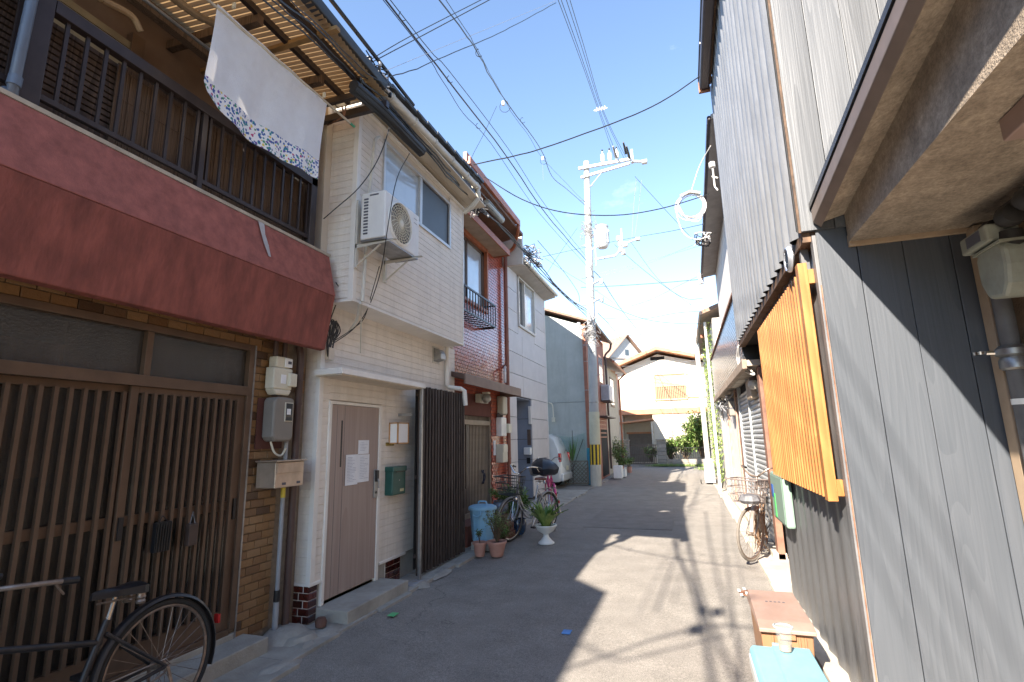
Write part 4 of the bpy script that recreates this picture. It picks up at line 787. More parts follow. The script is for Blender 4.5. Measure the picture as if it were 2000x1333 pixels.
b = MB(); b.prism([(XD, 10.1, 6.06), (-3.72, 10.1, 6.14), (-3.70, 10.1, 6.26), (-5.5, 10.1, 7.7), (-7, 10.1, 7.6), (-7, 10.1, 6.06)], (0, 5.75, 0)); b.build('roof', mat('pale_roof', (.42, .39, .36), .6, .08, 4), D)
b = MB(); b.tube([(-3.66, 10.12, 6.2), (-3.66, 15.8, 6.2)], .05, 10); b.build('gutter', gtm, D, smooth=True)
# ================================================================ green walled house E
E_ = thing('house', 'house with a bare grey green side wall beside the parked white van', 'house', (-3.2, 20, 0))
gw = mat('grey_green_mortar', (.42, .445, .425), .9, .06, 2, dirt=.45, dirtcol=(.25, .275, .25), dst=(2.5, 2.5, .35), bump=.2, bs=40)
b = MB(); b.prism([(-9, 17.9, 2.84), (-3.26, 17.9, 2.84), (-3.26, 17.9, 5.60), (-9, 17.9, 7.7)], (0, 4.2, 0)); b.build('side_wall_upper', gw, E_)
part('side_wall_lower', gw, E_, ((-9, 17.885, 0), (-3.26, 22.1, 2.83))); part('wall_band', mat('grey_band', (.16, .18, .165), .9), E_, ((-9, 17.88, 2.832), (-3.26, 17.9, 2.838)))
part('front_edge', mat('orange_brown_wall', (.36, .15, .10), .8, .12, 4, dirt=.3), E_, ((-3.26, 17.86, 0), (-3.14, 22.1, 5.62)))
b = MB(); b.prism([(-9, 17.7, 7.86), (-2.85, 17.7, 5.62), (-2.85, 17.7, 5.70), (-9, 17.7, 7.96)], (0, 4.5, 0)); b.build('roof', mat('brown_roof_tile', (.22, .12, .08), .6, .15, 8), E_)
b = MB(); b.tube([(-2.80, 17.7, 5.62), (-2.80, 22.3, 5.62)], .06, 8); b.tube(spl([(-2.80, 22.2, 5.58), (-2.86, 22.2, 5.35), (-3.06, 22.1, 5.1), (-3.06, 22.1, 4.8)]), .045, 8); b.tube([(-3.06, 22.1, 4.8), (-3.06, 22.1, .3)], .045, 8); b.build('gutter', brownp, E_, smooth=True)
for k in range(5): piece('window_bar', 'ebar', lambda q: q.box((-.02, -.9, -.02), (.02, .9, .02)), brn, E_, (-3.10, 20.5, 1.6+k*.16))
part('front_window', glzp, E_, ((-3.14, 20.6, 3.8), (-3.12, 21.5, 4.9))); part('shelf', brownp, E_, ((-3.14, 19.6, 2.35), (-2.75, 22.0, 2.40)))
part('door_recess', dark, E_, ((-3.15, 20.3, .1), (-3.13, 21.9, 1.9)))
a2 = thing('air_conditioner', 'pale outdoor air conditioner hung high beside the utility pole', 'air conditioner', (-2.95, 21, 3.0)); part('casing', mat('grey_white_metal', (.50, .50, .52), .5, .05), a2, ((-3.12, 20.7, 3.05), (-2.78, 21.7, 3.68)), bevel=.02); part('side_grille', mat('grey_grille', (.30, .30, .33), .6), a2, *[((-3.08+i*.03, 20.694, 3.1), (-3.065+i*.03, 20.7, 3.62)) for i in range(9)]); part('shelf', brownp, a2, ((-3.14, 20.6, 3.0), (-2.75, 21.8, 3.04)))
b = MB(); b.tube(spl([P(1072, 787, Y=17.86), P(1078, 790, Y=17.84), P(1080, 800, Y=17.84), P(1081, 818, Y=17.84)]), .02, 6); c = P(1081, 820, Y=17.83); b.cbox(c, (.12, .06, .16)); b.build('wall_conduit', plasg, label='grey conduit and small box on the bare green wall', cat='conduit')
# lower house beyond, beige
F1 = thing('house', 'small beige house wall behind the utility pole with a brown gutter', 'house', (-3.2, 25, 0))
bg_ = mat('beige_mortar', (.50, .43, .33), .85, .08, 3, dirt=.3)
part('wall', bg_, F1, ((-9, 22.4, 0), (-3.20, 27.0, 4.75))); part('side_return', gw, F1, ((-9, 22.38, 0), (-3.25, 22.4, 4.7)))
b = MB(); b.prism([(-9, 22.3, 7.0), (-2.8, 22.3, 4.85), (-2.8, 22.3, 4.95), (-9, 22.3, 7.12)], (0, 4.9, 0)); b.build('roof', mat('brown_roof_tile', None), F1)
b = MB(); b.tube([(-2.76, 22.3, 4.84), (-2.76, 27.2, 4.84)], .06, 8); b.tube([(-2.78, 27.0, 4.8), (-3.1, 26.9, 4.5), (-3.1, 26.9, .2)], .05, 8); b.build('gutter', brn, F1, smooth=True)
part('window', glzp, F1, ((-3.2, 24.2, 3.1), (-3.18, 25.2, 4.3))); part('window_frame', brownp, F1, ((-3.2, 24.1, 3.0), (-3.17, 25.3, 3.1)), ((-3.2, 24.1, 4.3), (-3.17, 25.3, 4.38)))
# gabled house far behind
F2 = thing('house', 'far grey house with a steep brown tiled gable roof', 'house', (-6.2, 46.7, 0), rotz=R(-42), local=True)
rt2 = mat('far_brown_tile', (.30, .20, .15), .7, .15, 6); b = MB()
b.box((-5, -2, 0), (2.5, 2, 8.3)); b.prism([(2.5, -2, 8.3), (2.5, 2, 8.3), (2.5, 0, 10.2)], (-7.5, 0, 0)); b.build('wall', mat('far_grey_wall', (.42, .42, .42), .8, .06), F2)
for s in (-1, 1):
    n = 12
    for k in range(n):
        b = MB(); f0, f1 = k/n, (k+1)/n; y0, y1 = s*2.4*(1-f0), s*2.4*(1-f1); z0, z1 = 7.98+2.28*f0, 7.98+2.28*f1
        b.prism([(-5.4, y0, z0+.10), (-5.4, y1, z1+.10), (-5.4, y1, z1+.16), (-5.4, y0, z0+.19)], (8.2, 0, 0)); b.build('roof_course', rt2, F2)
part('window', glz, F2, ((2.5, -.2, 8.6), (2.53, .2, 9.1))); part('bargeboard', mat('far_bargeboard', (.25, .22, .2), .7), F2, ((2.5, -2, 8.2), (2.56, 2, 8.3)))
# ================================================================ house G closing the street
YG = 31.0
G = thing('house', 'cream two storey house with orange gable roof closing the street end', 'house', (-1.2, YG, 0))
cg = mat('cream_wall', (.66, .60, .50), .85, .05, 2, dirt=.12, dirtcol=(.5, .44, .36)); og = mat('orange_band', (.50, .24, .13), .7, .1, 3, dirt=.25, dirtcol=(.35, .16, .1))
b = MB(); b.prism([(-3.75, YG, 2.9), (2.4, YG, 2.9), (2.4, YG, 5.4), (-1.25, YG, 6.35), (-3.75, YG, 5.45)], (0, 8, 0)); b.build('upper_wall', cg, G)
part('lower_wall', cg, G, ((-1.75, YG+.02, 0), (2.4, YG+8, 2.88)), ((-3.75, YG+1.0, 0), (-1.78, YG+8, 2.88)), ((-3.75, YG+.05, 0), (-3.5, YG+1.0, 2.88)))
part('band', og, G, ((-3.8, YG-.06, 2.86), (2.4, YG, 3.16)))
for (x0, z0, x1, z1) in ((-4.25, 5.42, -1.25, 6.52), (2.9, 5.38, -1.25, 6.52)):
    b = MB(); b.prism([(x0, YG-.75, z0), (x1, YG-.75, z1), (x1, YG-.75, z1+.20), (x0, YG-.75, z0+.17)], (0, 9, 0)); b.build('roof_slope', og, G)
part('ridge_vent', dark, G, ((-1.65, YG-.012, 6.0), (-.85, YG+.01, 6.2)))
part('horizontal_joint', mat('joint_brown', (.3, .22, .16), .8), G, ((-3.75, YG-.006, 5.30), (2.4, YG, 5.325)))
w = part('window_frame', mat('ochre_frame', (.52, .36, .20), .6, .1), G, ((-1.55, YG-.09, 3.62), (.28, YG, 3.70)), ((-1.55, YG-.09, 5.10), (.28, YG, 5.17)), ((-1.55, YG-.09, 3.7), (-1.47, YG, 5.1)), ((.20, YG-.09, 3.7), (.28, YG, 5.1)), ((-1.47, YG-.08, 4.42), (.20, YG-.02, 4.50)))
part('roller_shutter', mat('pale_tan_shutter', (.46, .34, .23), .7, .06), w, *[((-1.47, YG-.03, 4.52+i*.083), (.20, YG-.018, 4.59+i*.083)) for i in range(7)], kind='stuff')
part('lower_pane', mat('brown_glass', (.20, .12, .07), .4, .1), w, ((-1.47, YG-.02, 3.70), (.20, YG-.01, 4.42)))
for i in range(17): piece('window_bar', 'gbar', lambda q: q.box((-.012, -.012, 0), (.012, .012, .74)), mat('ochre_frame', None), w, (-1.42+i*.098, YG-.075, 3.69))
part('side_panel', mat('white_panel', (.74, .70, .62), .7, .04), G, ((.30, YG-.03, 3.76), (1.9, YG, 5.02)), bevel=.01); part('panel_rail', og, G, ((.30, YG-.05, 3.70), (2.2, YG, 3.75)), ((.30, YG-.05, 5.04), (2.2, YG, 5.09)))
b = MB(); b.prism([(-4.0, YG-.9, 2.28), (-1.7, YG-.9, 2.50), (-1.7, YG-.9, 2.58), (-4.0, YG-.9, 2.38)], (0, 1.9, 0)); b.build('porch_roof', og, G, bevel=.01)
part('porch_post', mat('cream_post', (.62, .55, .45), .7), G, ((-1.83, YG-.8, 0), (-1.73, YG-.70, 2.42))); part('porch_post', mat('cream_post', None), G, ((-3.6, YG-.8, 0), (-3.5, YG-.7, 2.3)))
part('porch_door', mat('grey_door', (.17, .15, .13), .6, .1), G, ((-3.3, YG+.98, .1), (-1.9, YG+1.0, 1.75))); part('door_head', og, G, ((-3.4, YG+.94, 1.75), (-1.8, YG+.98, 1.85)))
part('letter_plate', mat('grey_plate', (.3, .28, .25), .6), G, ((-.95, YG-.06, 1.5), (-.72, YG+.02, 1.9)))
b = MB(); b.tube([(-3.68, YG-.12, 5.3), (-3.72, YG-.12, 2.9), (-3.66, YG-.12, .1)], .05, 8); b.build('downpipe', brn, G, smooth=True)
# block gate pillars, gate, low wall and fence
blkm = mat('grey_block', (.30, .27, .235), .92, .12, 5, bump=.5, bs=50, rand=.12)
for (x0, x1, nm) in ((-3.45, -2.98, 'left stone block gate pillar at the end of the street'), (-1.52, -1.05, 'right stone block gate pillar next to the leafy shrubs')):
    g_ = thing('gate_pillar', nm, 'pillar', ((x0+x1)/2, 28.9, 0), 'block pillars of the gate')
    for k in range(7):
        b = MB(); b.box((x0, 28.7, k*.195+.003), (x1, 29.1, k*.195+.188)); b.build('block', blkm, g_, bevel=.01)
    part('cap', blkm, g_, ((x0-.04, 28.66, 1.365), (x1+.04, 29.14, 1.43)), bevel=.01)
g_ = thing('gate', 'brown barred double gate between the two stone block pillars', 'gate', (-2.25, 28.9, 0))
bm_ = mat('brown_gate', (.13, .10, .08), .6, .1)
part('frame', bm_, g_, ((-2.96, 28.88, .12), (-1.54, 28.92, .18)), ((-2.96, 28.88, 1.1), (-1.54, 28.92, 1.15)), ((-2.27, 28.87, .12), (-2.22, 28.93, 1.15)), ((-2.96, 28.88, .6), (-1.54, 28.92, .64)))
for i in range(15): piece('bar', 'gatebar', lambda q: q.box((-.012, -.012, 0), (.012, .012, .95)), bm_, g_, (-2.9+i*.093, 28.9, .16))
g_ = thing('block_wall', 'low pale block wall with moss below the shrubs at the street end', 'wall', (0.2, 28.9, 0))
for k in range(2):
    for i in range(7):
        b = MB(); x0 = -1.03+i*.42-(.2 if k else 0); b.box((max(x0, -1.03)+.004, 28.75, k*.19+.003), (min(x0+.42, 1.9)-.004, 29.05, k*.19+.185)); b.build('block', blkm, g_, bevel=.008)
g_ = thing('railing', 'thin dark iron railing on the low block wall at the street end', 'railing', (0.2, 28.9, .38)); part('rail', blk, g_, ((-1.03, 28.89, .95), (1.9, 28.91, .98)), ((-1.03, 28.89, .42), (1.9, 28.91, .44)))
for i in range(27): piece('bar', 'rbar', lambda q: q.box((-.008, -.008, 0), (.008, .008, .56)), blk, g_, (-1.0+i*.108, 28.9, .41))
# ================================================================ car, lattice fence and net in the gap
car = thing('parked_car', 'white small van parked nose in beside the grey green wall', 'car', (-4.9, 16.9, 0))
cw_ = mat('white_car_paint', (.72, .73, .70), .25, .03, 4, coat=.8)
def loft(mb, secs):
    n = len(secs[0]); o = len(mb.v)
    for s_ in secs: mb.v += [tuple(p) for p in s_]
    for i in range(len(secs)-1):
        for j in range(n): mb.f.append((o+i*n+j, o+i*n+(j+1) % n, o+(i+1)*n+(j+1) % n, o+(i+1)*n+j)); mb.m.append(mb.mi)
    mb.f += [tuple(o+k for k in range(n)), tuple(o+(len(secs)-1)*n+k for k in range(n-1, -1, -1))]; mb.m += [mb.mi]*2
cy0, cy1 = 16.16, 17.60
def csec(x, zb, zs_, zt, tuck, w=0.):   # body ring at x: sill, shoulder, roof
    a, c = cy0+w, cy1-w
    return [(x, a+.05, zb), (x, a, zb+.12), (x, a, zs_), (x, a+tuck, zt-.08), (x, a+tuck+.12, zt), (x, c-tuck-.12, zt), (x, c-tuck, zt-.08), (x, c, zs_), (x, c, zb+.12), (x, c-.05, zb)]
b = MB(); loft(b, [csec(-4.06, .34, .72, .78, .10, .10), csec(-4.10, .25, .86, .95, .07, .03), csec(-4.18, .22, .92, 1.25, .10), csec(-4.34, .22, .95, 1.62, .16), csec(-4.50, .22, .96, 1.72, .19), csec(-6.2, .22, .96, 1.74, .19), csec(-6.9, .22, .94, 1.1, .12), csec(-7.4, .22, .8, .9, .1, .06)])
body = b.build('body', cw_, car, smooth=True, bevel=.01)
b = MB(); b.prism([(-4.185, 16.36, .98), (-4.185, 17.42, .98), (-4.355, 17.36, 1.58), (-4.355, 16.42, 1.58)], (.02, 0, .005)); b.build('rear_window', glass('car_glass', (.03, .04, .05), .04), car, bevel=.004)
b = MB(); b.tube([(-4.14, 16.8, 1.02), (-4.15, 17.2, 1.20)], .010, 5); b.build('wiper', blk, car)
for y in (16.17, 17.45): part('tail_lamp', mat('red_lamp', (.55, .015, .02), .15, .05, coat=1), car, ((-4.17, y, .84), (-4.08, y+.13, 1.12)), bevel=.02)
part('rear_bumper', cw_, car, ((-4.14, 16.2, .24), (-4.02, 17.56, .48)), bevel=.04); part('plate', mat('yellow_plate', (.62, .58, .42), .5), car, ((-4.045, 16.74, .56), (-4.03, 17.04, .70)))
for y in (16.2, 17.42):
    for x in (-4.6, -6.9):
        b = MB(); b.lathe((x, y, .26), [(.0, 0), (.2, 0), (.26, .03), (.26, .13), (.2, .16), (0, .16)], 24, axis='y'); wv = b.build('wheel', rub, car, smooth=True); b = MB(); b.lathe((x, y-.005, .26), [(0, 0), (.15, 0), (.16, .01)], 20, axis='y', cap=False); b.build('rim', steel, wv)
car.location.x += .24; car.location.y += .12
lf = thing('lattice_fence', 'low crossed brown lattice fence panel at the foot of the green wall', 'fence', (-3.65, 17.62, 0)); lm = mat('weathered_lattice', (.20, .17, .14), .85, .2, 8)
n = 9
for s in (-1, 1):
    for i in range(-5, 10):
        x0 = -4.02+i*.13; pts = []
        a, c = (x0, .08), (x0+s*.72, .80)
        def cl(p, q):   # clip to panel
            (ax, az), (cx, cz) = p, q; t0, t1 = 0, 1
            for lo_, hi_, pa, pc_ in ((-4.02, -3.24, ax, cx),):
                d = pc_-pa
                if d == 0: continue
                ta, tb = (lo_-pa)/d, (hi_-pa)/d; t0, t1 = max(t0, min(ta, tb)), min(t1, max(ta, tb))
            return None if t0 >= t1 else ((ax+(cx-ax)*t0, az+(cz-az)*t0), (ax+(cx-ax)*t1, az+(cz-az)*t1))
        r_2 = cl(a, c)
        if r_2 and abs(r_2[0][0]-r_2[1][0]) > .05:
            b = MB(); yy_ = 17.62+(.012 if s > 0 else 0); b.beam((r_2[0][0], yy_, r_2[0][1]), (r_2[1][0], yy_, r_2[1][1]), .010, .026, up=(0, 1, 0)) if False else b.beam((r_2[0][0], yy_, r_2[0][1]), (r_2[1][0], yy_, r_2[1][1]), .026, .010, up=(0, 1, 0)); b.build('slat', lm, lf)
part('frame', lm, lf, ((-4.04, 17.60, .05), (-3.22, 17.64, .09)), ((-4.04, 17.60, .79), (-3.22, 17.64, .83)), ((-4.05, 17.6, .05), (-4.01, 17.64, .83)), ((-3.25, 17.6, .05), (-3.21, 17.64, .83)))
nm_ = mat('green_net', (.10, .42, .32), .8, .05, 4); nm_.node_tree.nodes['Principled BSDF'].inputs['Alpha'].default_value = .20
b = MB(); b.face((-4.35, 17.74, .1), (-3.3, 17.70, .1), (-3.3, 17.72, 1.75), (-3.8, 17.73, 1.62), (-4.35, 17.76, 1.70)); b.build('net', nm_, label='sheer green garden net stretched in front of the green wall', cat='net')
b = MB(); r_ = random.Random(9)
for k in range(22):
    a = r_.uniform(0, 6.28); q = r_.uniform(.1, .5); l = r_.uniform(.5, 1.0); p0 = Vector((-3.75, 17.66, .75)); d = Vector((q*math.cos(a), q*.12*math.sin(a), 1)).normalized()
    b.add([p0, p0+d*l*.4+Vector((.016, 0, 0)), p0+d*l, p0+d*l*.4-Vector((.016, 0, 0))], [(0, 1, 2, 3)])
b.build('spiky_plant', leafm, label='spiky long leaved plant growing above the crossed lattice fence', cat='plant', fix=False)
b = MB(); b.tube([(-3.95, 17.6, .05), (-3.35, 17.65, 1.55)], .012, 6); b.tube([(-3.75, 17.6, .05), (-3.72, 17.65, 1.85)], .010, 6); b.build('garden_stake', darkm, label='two leaning dark garden stakes behind the lattice fence', cat='stake')
b = MB(); b.box((-3.28, 17.80, .0), (-3.10, 17.86, 1.24)); b.build('blue_sheet', mat('blue_plastic', (.02, .20, .42), .5, .35, 3, col2=(.03, .32, .36)), label='blue plastic sheet standing between the lattice fence and the utility pole', cat='sheet', bevel=.01)
# ================================================================ right side. building R2: charred boards and corrugated metal
YS, XU, XL = 3.52, .79, .87
R2 = thing('house', 'dark grey house with brushed boards on its side and corrugated metal on its street front', 'house', (1.4, 5.5, 0))
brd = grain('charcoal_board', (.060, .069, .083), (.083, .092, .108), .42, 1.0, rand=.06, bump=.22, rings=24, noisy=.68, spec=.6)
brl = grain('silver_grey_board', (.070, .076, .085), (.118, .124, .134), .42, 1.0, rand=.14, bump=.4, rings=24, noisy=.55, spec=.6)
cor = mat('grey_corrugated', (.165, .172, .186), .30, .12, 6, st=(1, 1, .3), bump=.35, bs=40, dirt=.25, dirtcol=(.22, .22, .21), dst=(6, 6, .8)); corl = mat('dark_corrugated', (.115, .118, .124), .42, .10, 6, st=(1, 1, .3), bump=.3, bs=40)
part('core', dark, R2, ((.95, YS+.05, 0), (3.5, 6.05, 6.8)), ((1.25, 6.0, 0), (3.5, 7.72, 6.85)), ((.86, YS+.05, 2.9), (3.5, 7.72, 6.85)))
xs = [XL+.012, 1.095, 1.33, 1.565, 1.80]
for i in range(4):
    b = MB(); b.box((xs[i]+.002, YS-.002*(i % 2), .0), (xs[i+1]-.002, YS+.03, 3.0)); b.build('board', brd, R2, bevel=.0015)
xs = [XU+.01, .99, 1.20, 1.41, 1.62, 1.83, 2.04, 2.25, 2.46]
for i in range(8):
    b = MB(); b.box((xs[i]+.002, YS-.022-.002*(i % 2), 2.862), (xs[i+1]-.002, YS+.01, 6.85)); b.build('board', brl, R2, bevel=.0015)
b = MB(); b.box((XL-.012, YS-.012, 0), (XL+.010, YS+.05, 2.83)); b.build('corner_trim', mat('grey_trim', (.16, .16, .165), .4, .08, 6), R2, bevel=.003)
b = MB(); b.box((XL-.002, YS-.016, .05), (XL+.004, YS-.0125, 2.5)); b.build('rust_line', rust, R2)
part('upper_corner_trim', mat('weathered_edge', (.09, .055, .035), .8, .3, 14), R2, ((XU-.006, YS-.032, 2.85), (XU+.008, YS-.018, 6.85)))
def corr(mb, x, y0, y1, z0, z1, pitch, amp, nz=1):
    n = int((y1-y0)/pitch*12)
    for i in range(n+1):
        y = y0+(y1-y0)*i/n; dx = amp*math.cos(2*math.pi*(y-y0)/pitch)
        for k in range(nz+1): mb.v.append((x-dx, y, z0+(z1-z0)*k/nz))
    for i in range(n):
        for k in range(nz): a = i*(nz+1)+k; mb.f.append((a, a+1, a+nz+2, a+nz+1)); mb.m.append(0)
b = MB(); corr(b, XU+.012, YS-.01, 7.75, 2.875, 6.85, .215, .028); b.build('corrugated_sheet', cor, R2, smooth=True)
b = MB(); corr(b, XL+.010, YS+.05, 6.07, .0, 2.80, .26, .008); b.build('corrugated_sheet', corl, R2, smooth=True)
part('far_return', mat('far_return_metal', (.2, .2, .21), .6), R2, ((XU+.02, 7.73, 2.9), (1.3, 7.75, 6.85)), ((XL+.02, 6.05, 0), (1.26, 6.075, 2.8)))
wb = grain('brown_beam', (.07, .04, .025), (.22, .13, .075), .7, 1.2, rand=.1)
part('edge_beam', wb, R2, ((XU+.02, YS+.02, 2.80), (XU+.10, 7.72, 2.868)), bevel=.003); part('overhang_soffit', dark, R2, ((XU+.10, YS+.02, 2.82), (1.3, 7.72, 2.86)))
part('beam_end', mat('grey_boxing', (.12, .12, .125), .6), R2, ((.82, YS+.16, 2.62), (XL-.003, YS+.20, 2.80)))
red_ = mat('reddish_door', (.20, .055, .03), .6, .12, 5)
part('recess_wall', red_, R2, ((1.20, 6.08, 0), (1.26, 7.72, 2.82)))
# vent cap
vc = thing('exhaust_hood', 'round galvanised vent cap on the lower edge of the corrugated wall', 'vent', (XU-.02, 3.88, 3.0)); cvy, cvz = P(1532, 508, X=.74).y, P(1532, 508, X=.74).z
b = MB(); b.lathe((.776, cvy, cvz), [(.092, 0), (.090, -.012), (.078, -.028), (.068, -.024), (.066, -.008)], 28, cap=False, axis='x'); b.build('ring', mat('galvanised', (.55, .57, .62), .3, .1, 8, metal=.7), vc, smooth=True)
b = MB()
for k in range(9): z = cvz-.06+k*.015; h_ = math.sqrt(max(0, .066**2-(z-cvz)**2)); b.box((.755, cvy-h_, z-.004), (.763, cvy+h_, z+.002))
b.lathe((.770, cvy, cvz), [(0, 0), (.068, 0), (.068, .02)], 24, cap=False, axis='x'); b.build('louvre', blk, vc)
# orange lattice over the window
la = thing('window_lattice', 'bright orange timber slat lattice over the dark metal wall', 'lattice', (.80, 4.4, 1.2))
orw = grain('orange_cedar', (.33, .125, .032), (.43, .195, .058), .55, 1.2, rand=.10, bump=.15, rings=12, noisy=.5)
ly0, ly1, lz0, lz1 = 3.60, 5.78, 1.215, 2.665
n = 25
part('end_board', orw, la, ((.775, ly0, lz0-.02), (.830, ly0+.075, lz1+.02)), bevel=.003)
for i in range(1, n):
    y = ly0+.085+(i-.5)*(ly1-ly0-.085)/(n-1); piece('slat', 'latslat', lambda q: q.box((0, -.0145, 0), (.034, .0145, lz1-lz0)), orw, la, (.79, y, lz0-.012))
part('rail', orw, la, ((.822, ly0+.076, 1.30), (.845, ly1, 1.37)), bevel=.002); part('rail', orw, la, ((.822, ly0+.076, 2.50), (.845, ly1, 2.57)), bevel=.002)
for z in (1.225, 2.545): part('bracket', orw, la, ((.831, ly0+.006, z), (.866, ly0+.05, z+.095)), bevel=.002)
# gutter along the eave of R2
b = MB(); ye = 7.45
zE = 6.88
gk = mat('dark_brown_gutter', (.05, .035, .04), .35, .15, 5)
b.prism([(.61, 2.0, zE-.14), (.64, 2.0, zE-.16), (.74, 2.0, zE-.16), (.74, 2.0, zE-.02), (.61, 2.0, zE-.02)], (0, ye-2.0, 0)); b.build('gutter', gk, R2, bevel=.012)
part('eave_board', wb, R2, ((.745, 2.0, zE-.10), (.775, ye-.02, zE-.02))); b = MB(); b.prism([(.60, 2.0, zE), (3.5, 2.0, zE+1.1), (3.5, 2.0, zE+1.2), (.60, 2.0, zE+.06)], (0, ye-2.0, 0)); b.build('roof', rooft, R2)
part('gutter_end', rust, R2, ((.60, ye, zE-.19), (.76, ye+.03, zE+.0)))
for y in (3.3, 4.4, 5.5, 6.6): part('gutter_clip', steel, R2, ((.60, y, zE-.03), (.64, y+.03, zE+.02)))
# ================================================================ near right building R1: beams and soffits overhead
R1 = thing('house', 'tan mortar building close on the right with a deep overhanging eave', 'house', (1.7, 1.5, 0))
tan = mat('tan_mortar', (.36, .29, .22), .92, .16, 7, bump=.45, bs=110, dirt=.6, dirtcol=(.15, .12, .095), dst=(5, 2, 5)); speckle(tan, 45, .30); tanl = mat('tan_paint', (.42, .31, .21), .8, .08, 4, dirt=.2)
def Pn(x, y, **k): return P(x, y, **k)
XW = 1.64
part('wall', mat('brown_mortar', (.22, .15, .10), .92, .15, 6, bump=.8, bs=70), R1, ((XW+.09, -3.5, 0), (XW+2.4, YS-.02, 6)))
part('corner_post', tanl, R1, ((XW, YS-.10, 0), (XW+.088, YS-.012, 2.74)), bevel=.006)
part('overhang_underside', tan, R1, ((1.055, -3.5, 2.752), (XW+.4, YS-.035, 2.80))); part('end_mould', tanl, R1, ((1.048, YS-.034, 2.725), (XW+.2, YS-.034+.028, 2.80)), bevel=.003)
def zr(z, y): return z+(YS-y)*.125        # the eave rises towards the near end
b = MB(); ys_ = [YS-.035, -3.5]
for y0, y1 in ((YS-.035, -3.5),):
    b.add([(1.045, y0, 2.75), (1.045, y1, 2.75), (1.045, y1, zr(2.93, y1)), (1.045, y0, zr(2.93, y0)), (1.053, y0, 2.75), (1.053, y1, 2.75), (1.053, y1, zr(2.93, y1)), (1.053, y0, zr(2.93, y0))], [(0, 1, 2, 3), (7, 6, 5, 4), (0, 4, 5, 1), (3, 2, 6, 7), (0, 3, 7, 4), (1, 5, 6, 2)])
b.build('overhang_face', tan, R1)
b = MB(); y0, y1 = YS-.035, -3.5
for (xa, za, xb, zb) in ((1.05, 2.93, .915, 2.895),):
    b.add([(xa, y0, zr(za, y0)), (xa, y1, zr(za, y1)), (xb-.04*0, y1, zr(zb, y1)), (xb, y0, zr(zb, y0)), (xa, y0, zr(za, y0)+.02), (xa, y1, zr(za, y1)+.02), (xb, y1, zr(zb, y1)+.02), (xb, y0, zr(zb, y0)+.02)], [(0, 1, 2, 3), (7, 6, 5, 4), (0, 4, 5, 1), (3, 2, 6, 7), (0, 3, 7, 4), (1, 5, 6, 2)])
b.build('eave_soffit', tan, R1)
b = MB(); b.add([(.912, y0, zr(2.86, y0)), (.912, y1, zr(2.86, y1)), (.868, y1, zr(2.90, y1)), (.868, y0, zr(2.90, y0)), (.912, y0, zr(2.97, y0)), (.912, y1, zr(2.97, y1)), (.868, y1, zr(2.99, y1)), (.868, y0, zr(2.99, y0))], [(0, 1, 2, 3), (7, 6, 5, 4), (0, 4, 5, 1), (3, 2, 6, 7), (0, 3, 7, 4), (1, 5, 6, 2)])
b.build('eave_gutter', mat('grey_brown_gutter', (.17, .13, .11), .5, .1, 5), R1, bevel=.006)
b = MB(); b.add([(.86, y0, zr(2.995, y0)), (.86, y1, zr(2.995, y1)), (3.4, y1, zr(3.6, y1)), (3.4, y0, zr(3.6, y0)), (.86, y0, zr(3.03, y0)), (.86, y1, zr(3.03, y1)), (3.4, y1, zr(3.65, y1)), (3.4, y0, zr(3.65, y0))], [(0, 1, 2, 3), (7, 6, 5, 4), (0, 4, 5, 1), (3, 2, 6, 7), (0, 3, 7, 4), (1, 5, 6, 2)])
b.build('eave_roof', rooft, R1)
# square lamp housing on the underside
b = MB(); q = [P(1915, 318, Z=2.73), P(1945, 360, Z=2.68), P(2040, 330, Z=2.68), P(2040, 190, Z=2.73)]
b.box((1.22, 1.6, 2.66), (1.45, 2.25, 2.75)); b.build('lamp_housing', mat('pinkish_metal', (.35, .24, .20), .5, .08, 5), label='long boxed lamp housing under the tan overhang at the right edge', cat='lamp', bevel=.006)
pg = mat('dark_grey_pipe', (.10, .10, .105), .6, .15, 5, dirt=.3, dirtcol=(.2, .17, .14))
gp = thing('gas_meter', 'old greenish white gas meter hanging from pipes on the right wall', 'gas meter', (1.66, 3.1, 2.2)); gmm = mat('greenish_white_enamel', (.30, .31, .26), .5, .12, 7, dirt=.5, dirtcol=(.2, .18, .13), dst=(6, 6, 4))
gc = P(1978, 532, X=1.60)
b = MB(); y_, z_ = gc.y, gc.z
pts = [(-.10, .02), (-.10, .11), (-.06, .15), (.12, .15), (.15, .11), (.15, -.02), (.10, -.11), (-.03, -.13), (-.08, -.07)]
b.prism([(1.53, y_+.0+p[0]*1.0, z_+p[1]) for p in pts], (.15, 0, 0)); b.build('body', gmm, gp, bevel=.02)
part('register', gmm, gp, ((1.50, y_-.05, z_+.16), (1.64, y_+.20, z_+.25)), bevel=.012); part('dial', ink, gp, ((1.497, y_-.0, z_+.18), (1.501, y_+.13, z_+.235))); part('seam', mat('meter_seam', (.28, .28, .22), .6), gp, ((1.522, y_-.10, z_+.135), (1.688, y_+.155, z_+.147)))
b = MB(); b.tube([(1.60, y_-.04, z_+.25), (1.60, y_-.04, 2.66), (1.60, y_-.5, 2.68)], .035, 10); b.tube([(1.60, y_+.13, z_+.25), (1.60, y_+.13, 2.6)], .035, 10); b.lathe((1.60, y_+.13, 2.45), [(.05, 0), (.055, .08), (.05, .14)], 12); b.lathe((1.60, y_-.04, 2.42), [(.05, 0), (.055, .08), (.05, .14)], 12)
for k in range(4): b.lathe((1.58, y_+.05-.16*k, 2.60+.02*k), [(.0, -.05), (.05, -.04), (.06, 0), (.05, .04), (0, .05)], 12, axis='y')
b.build('pipe_fittings', mat('black_fitting', (.03, .027, .025), .6, .2, 8), gp, smooth=True)
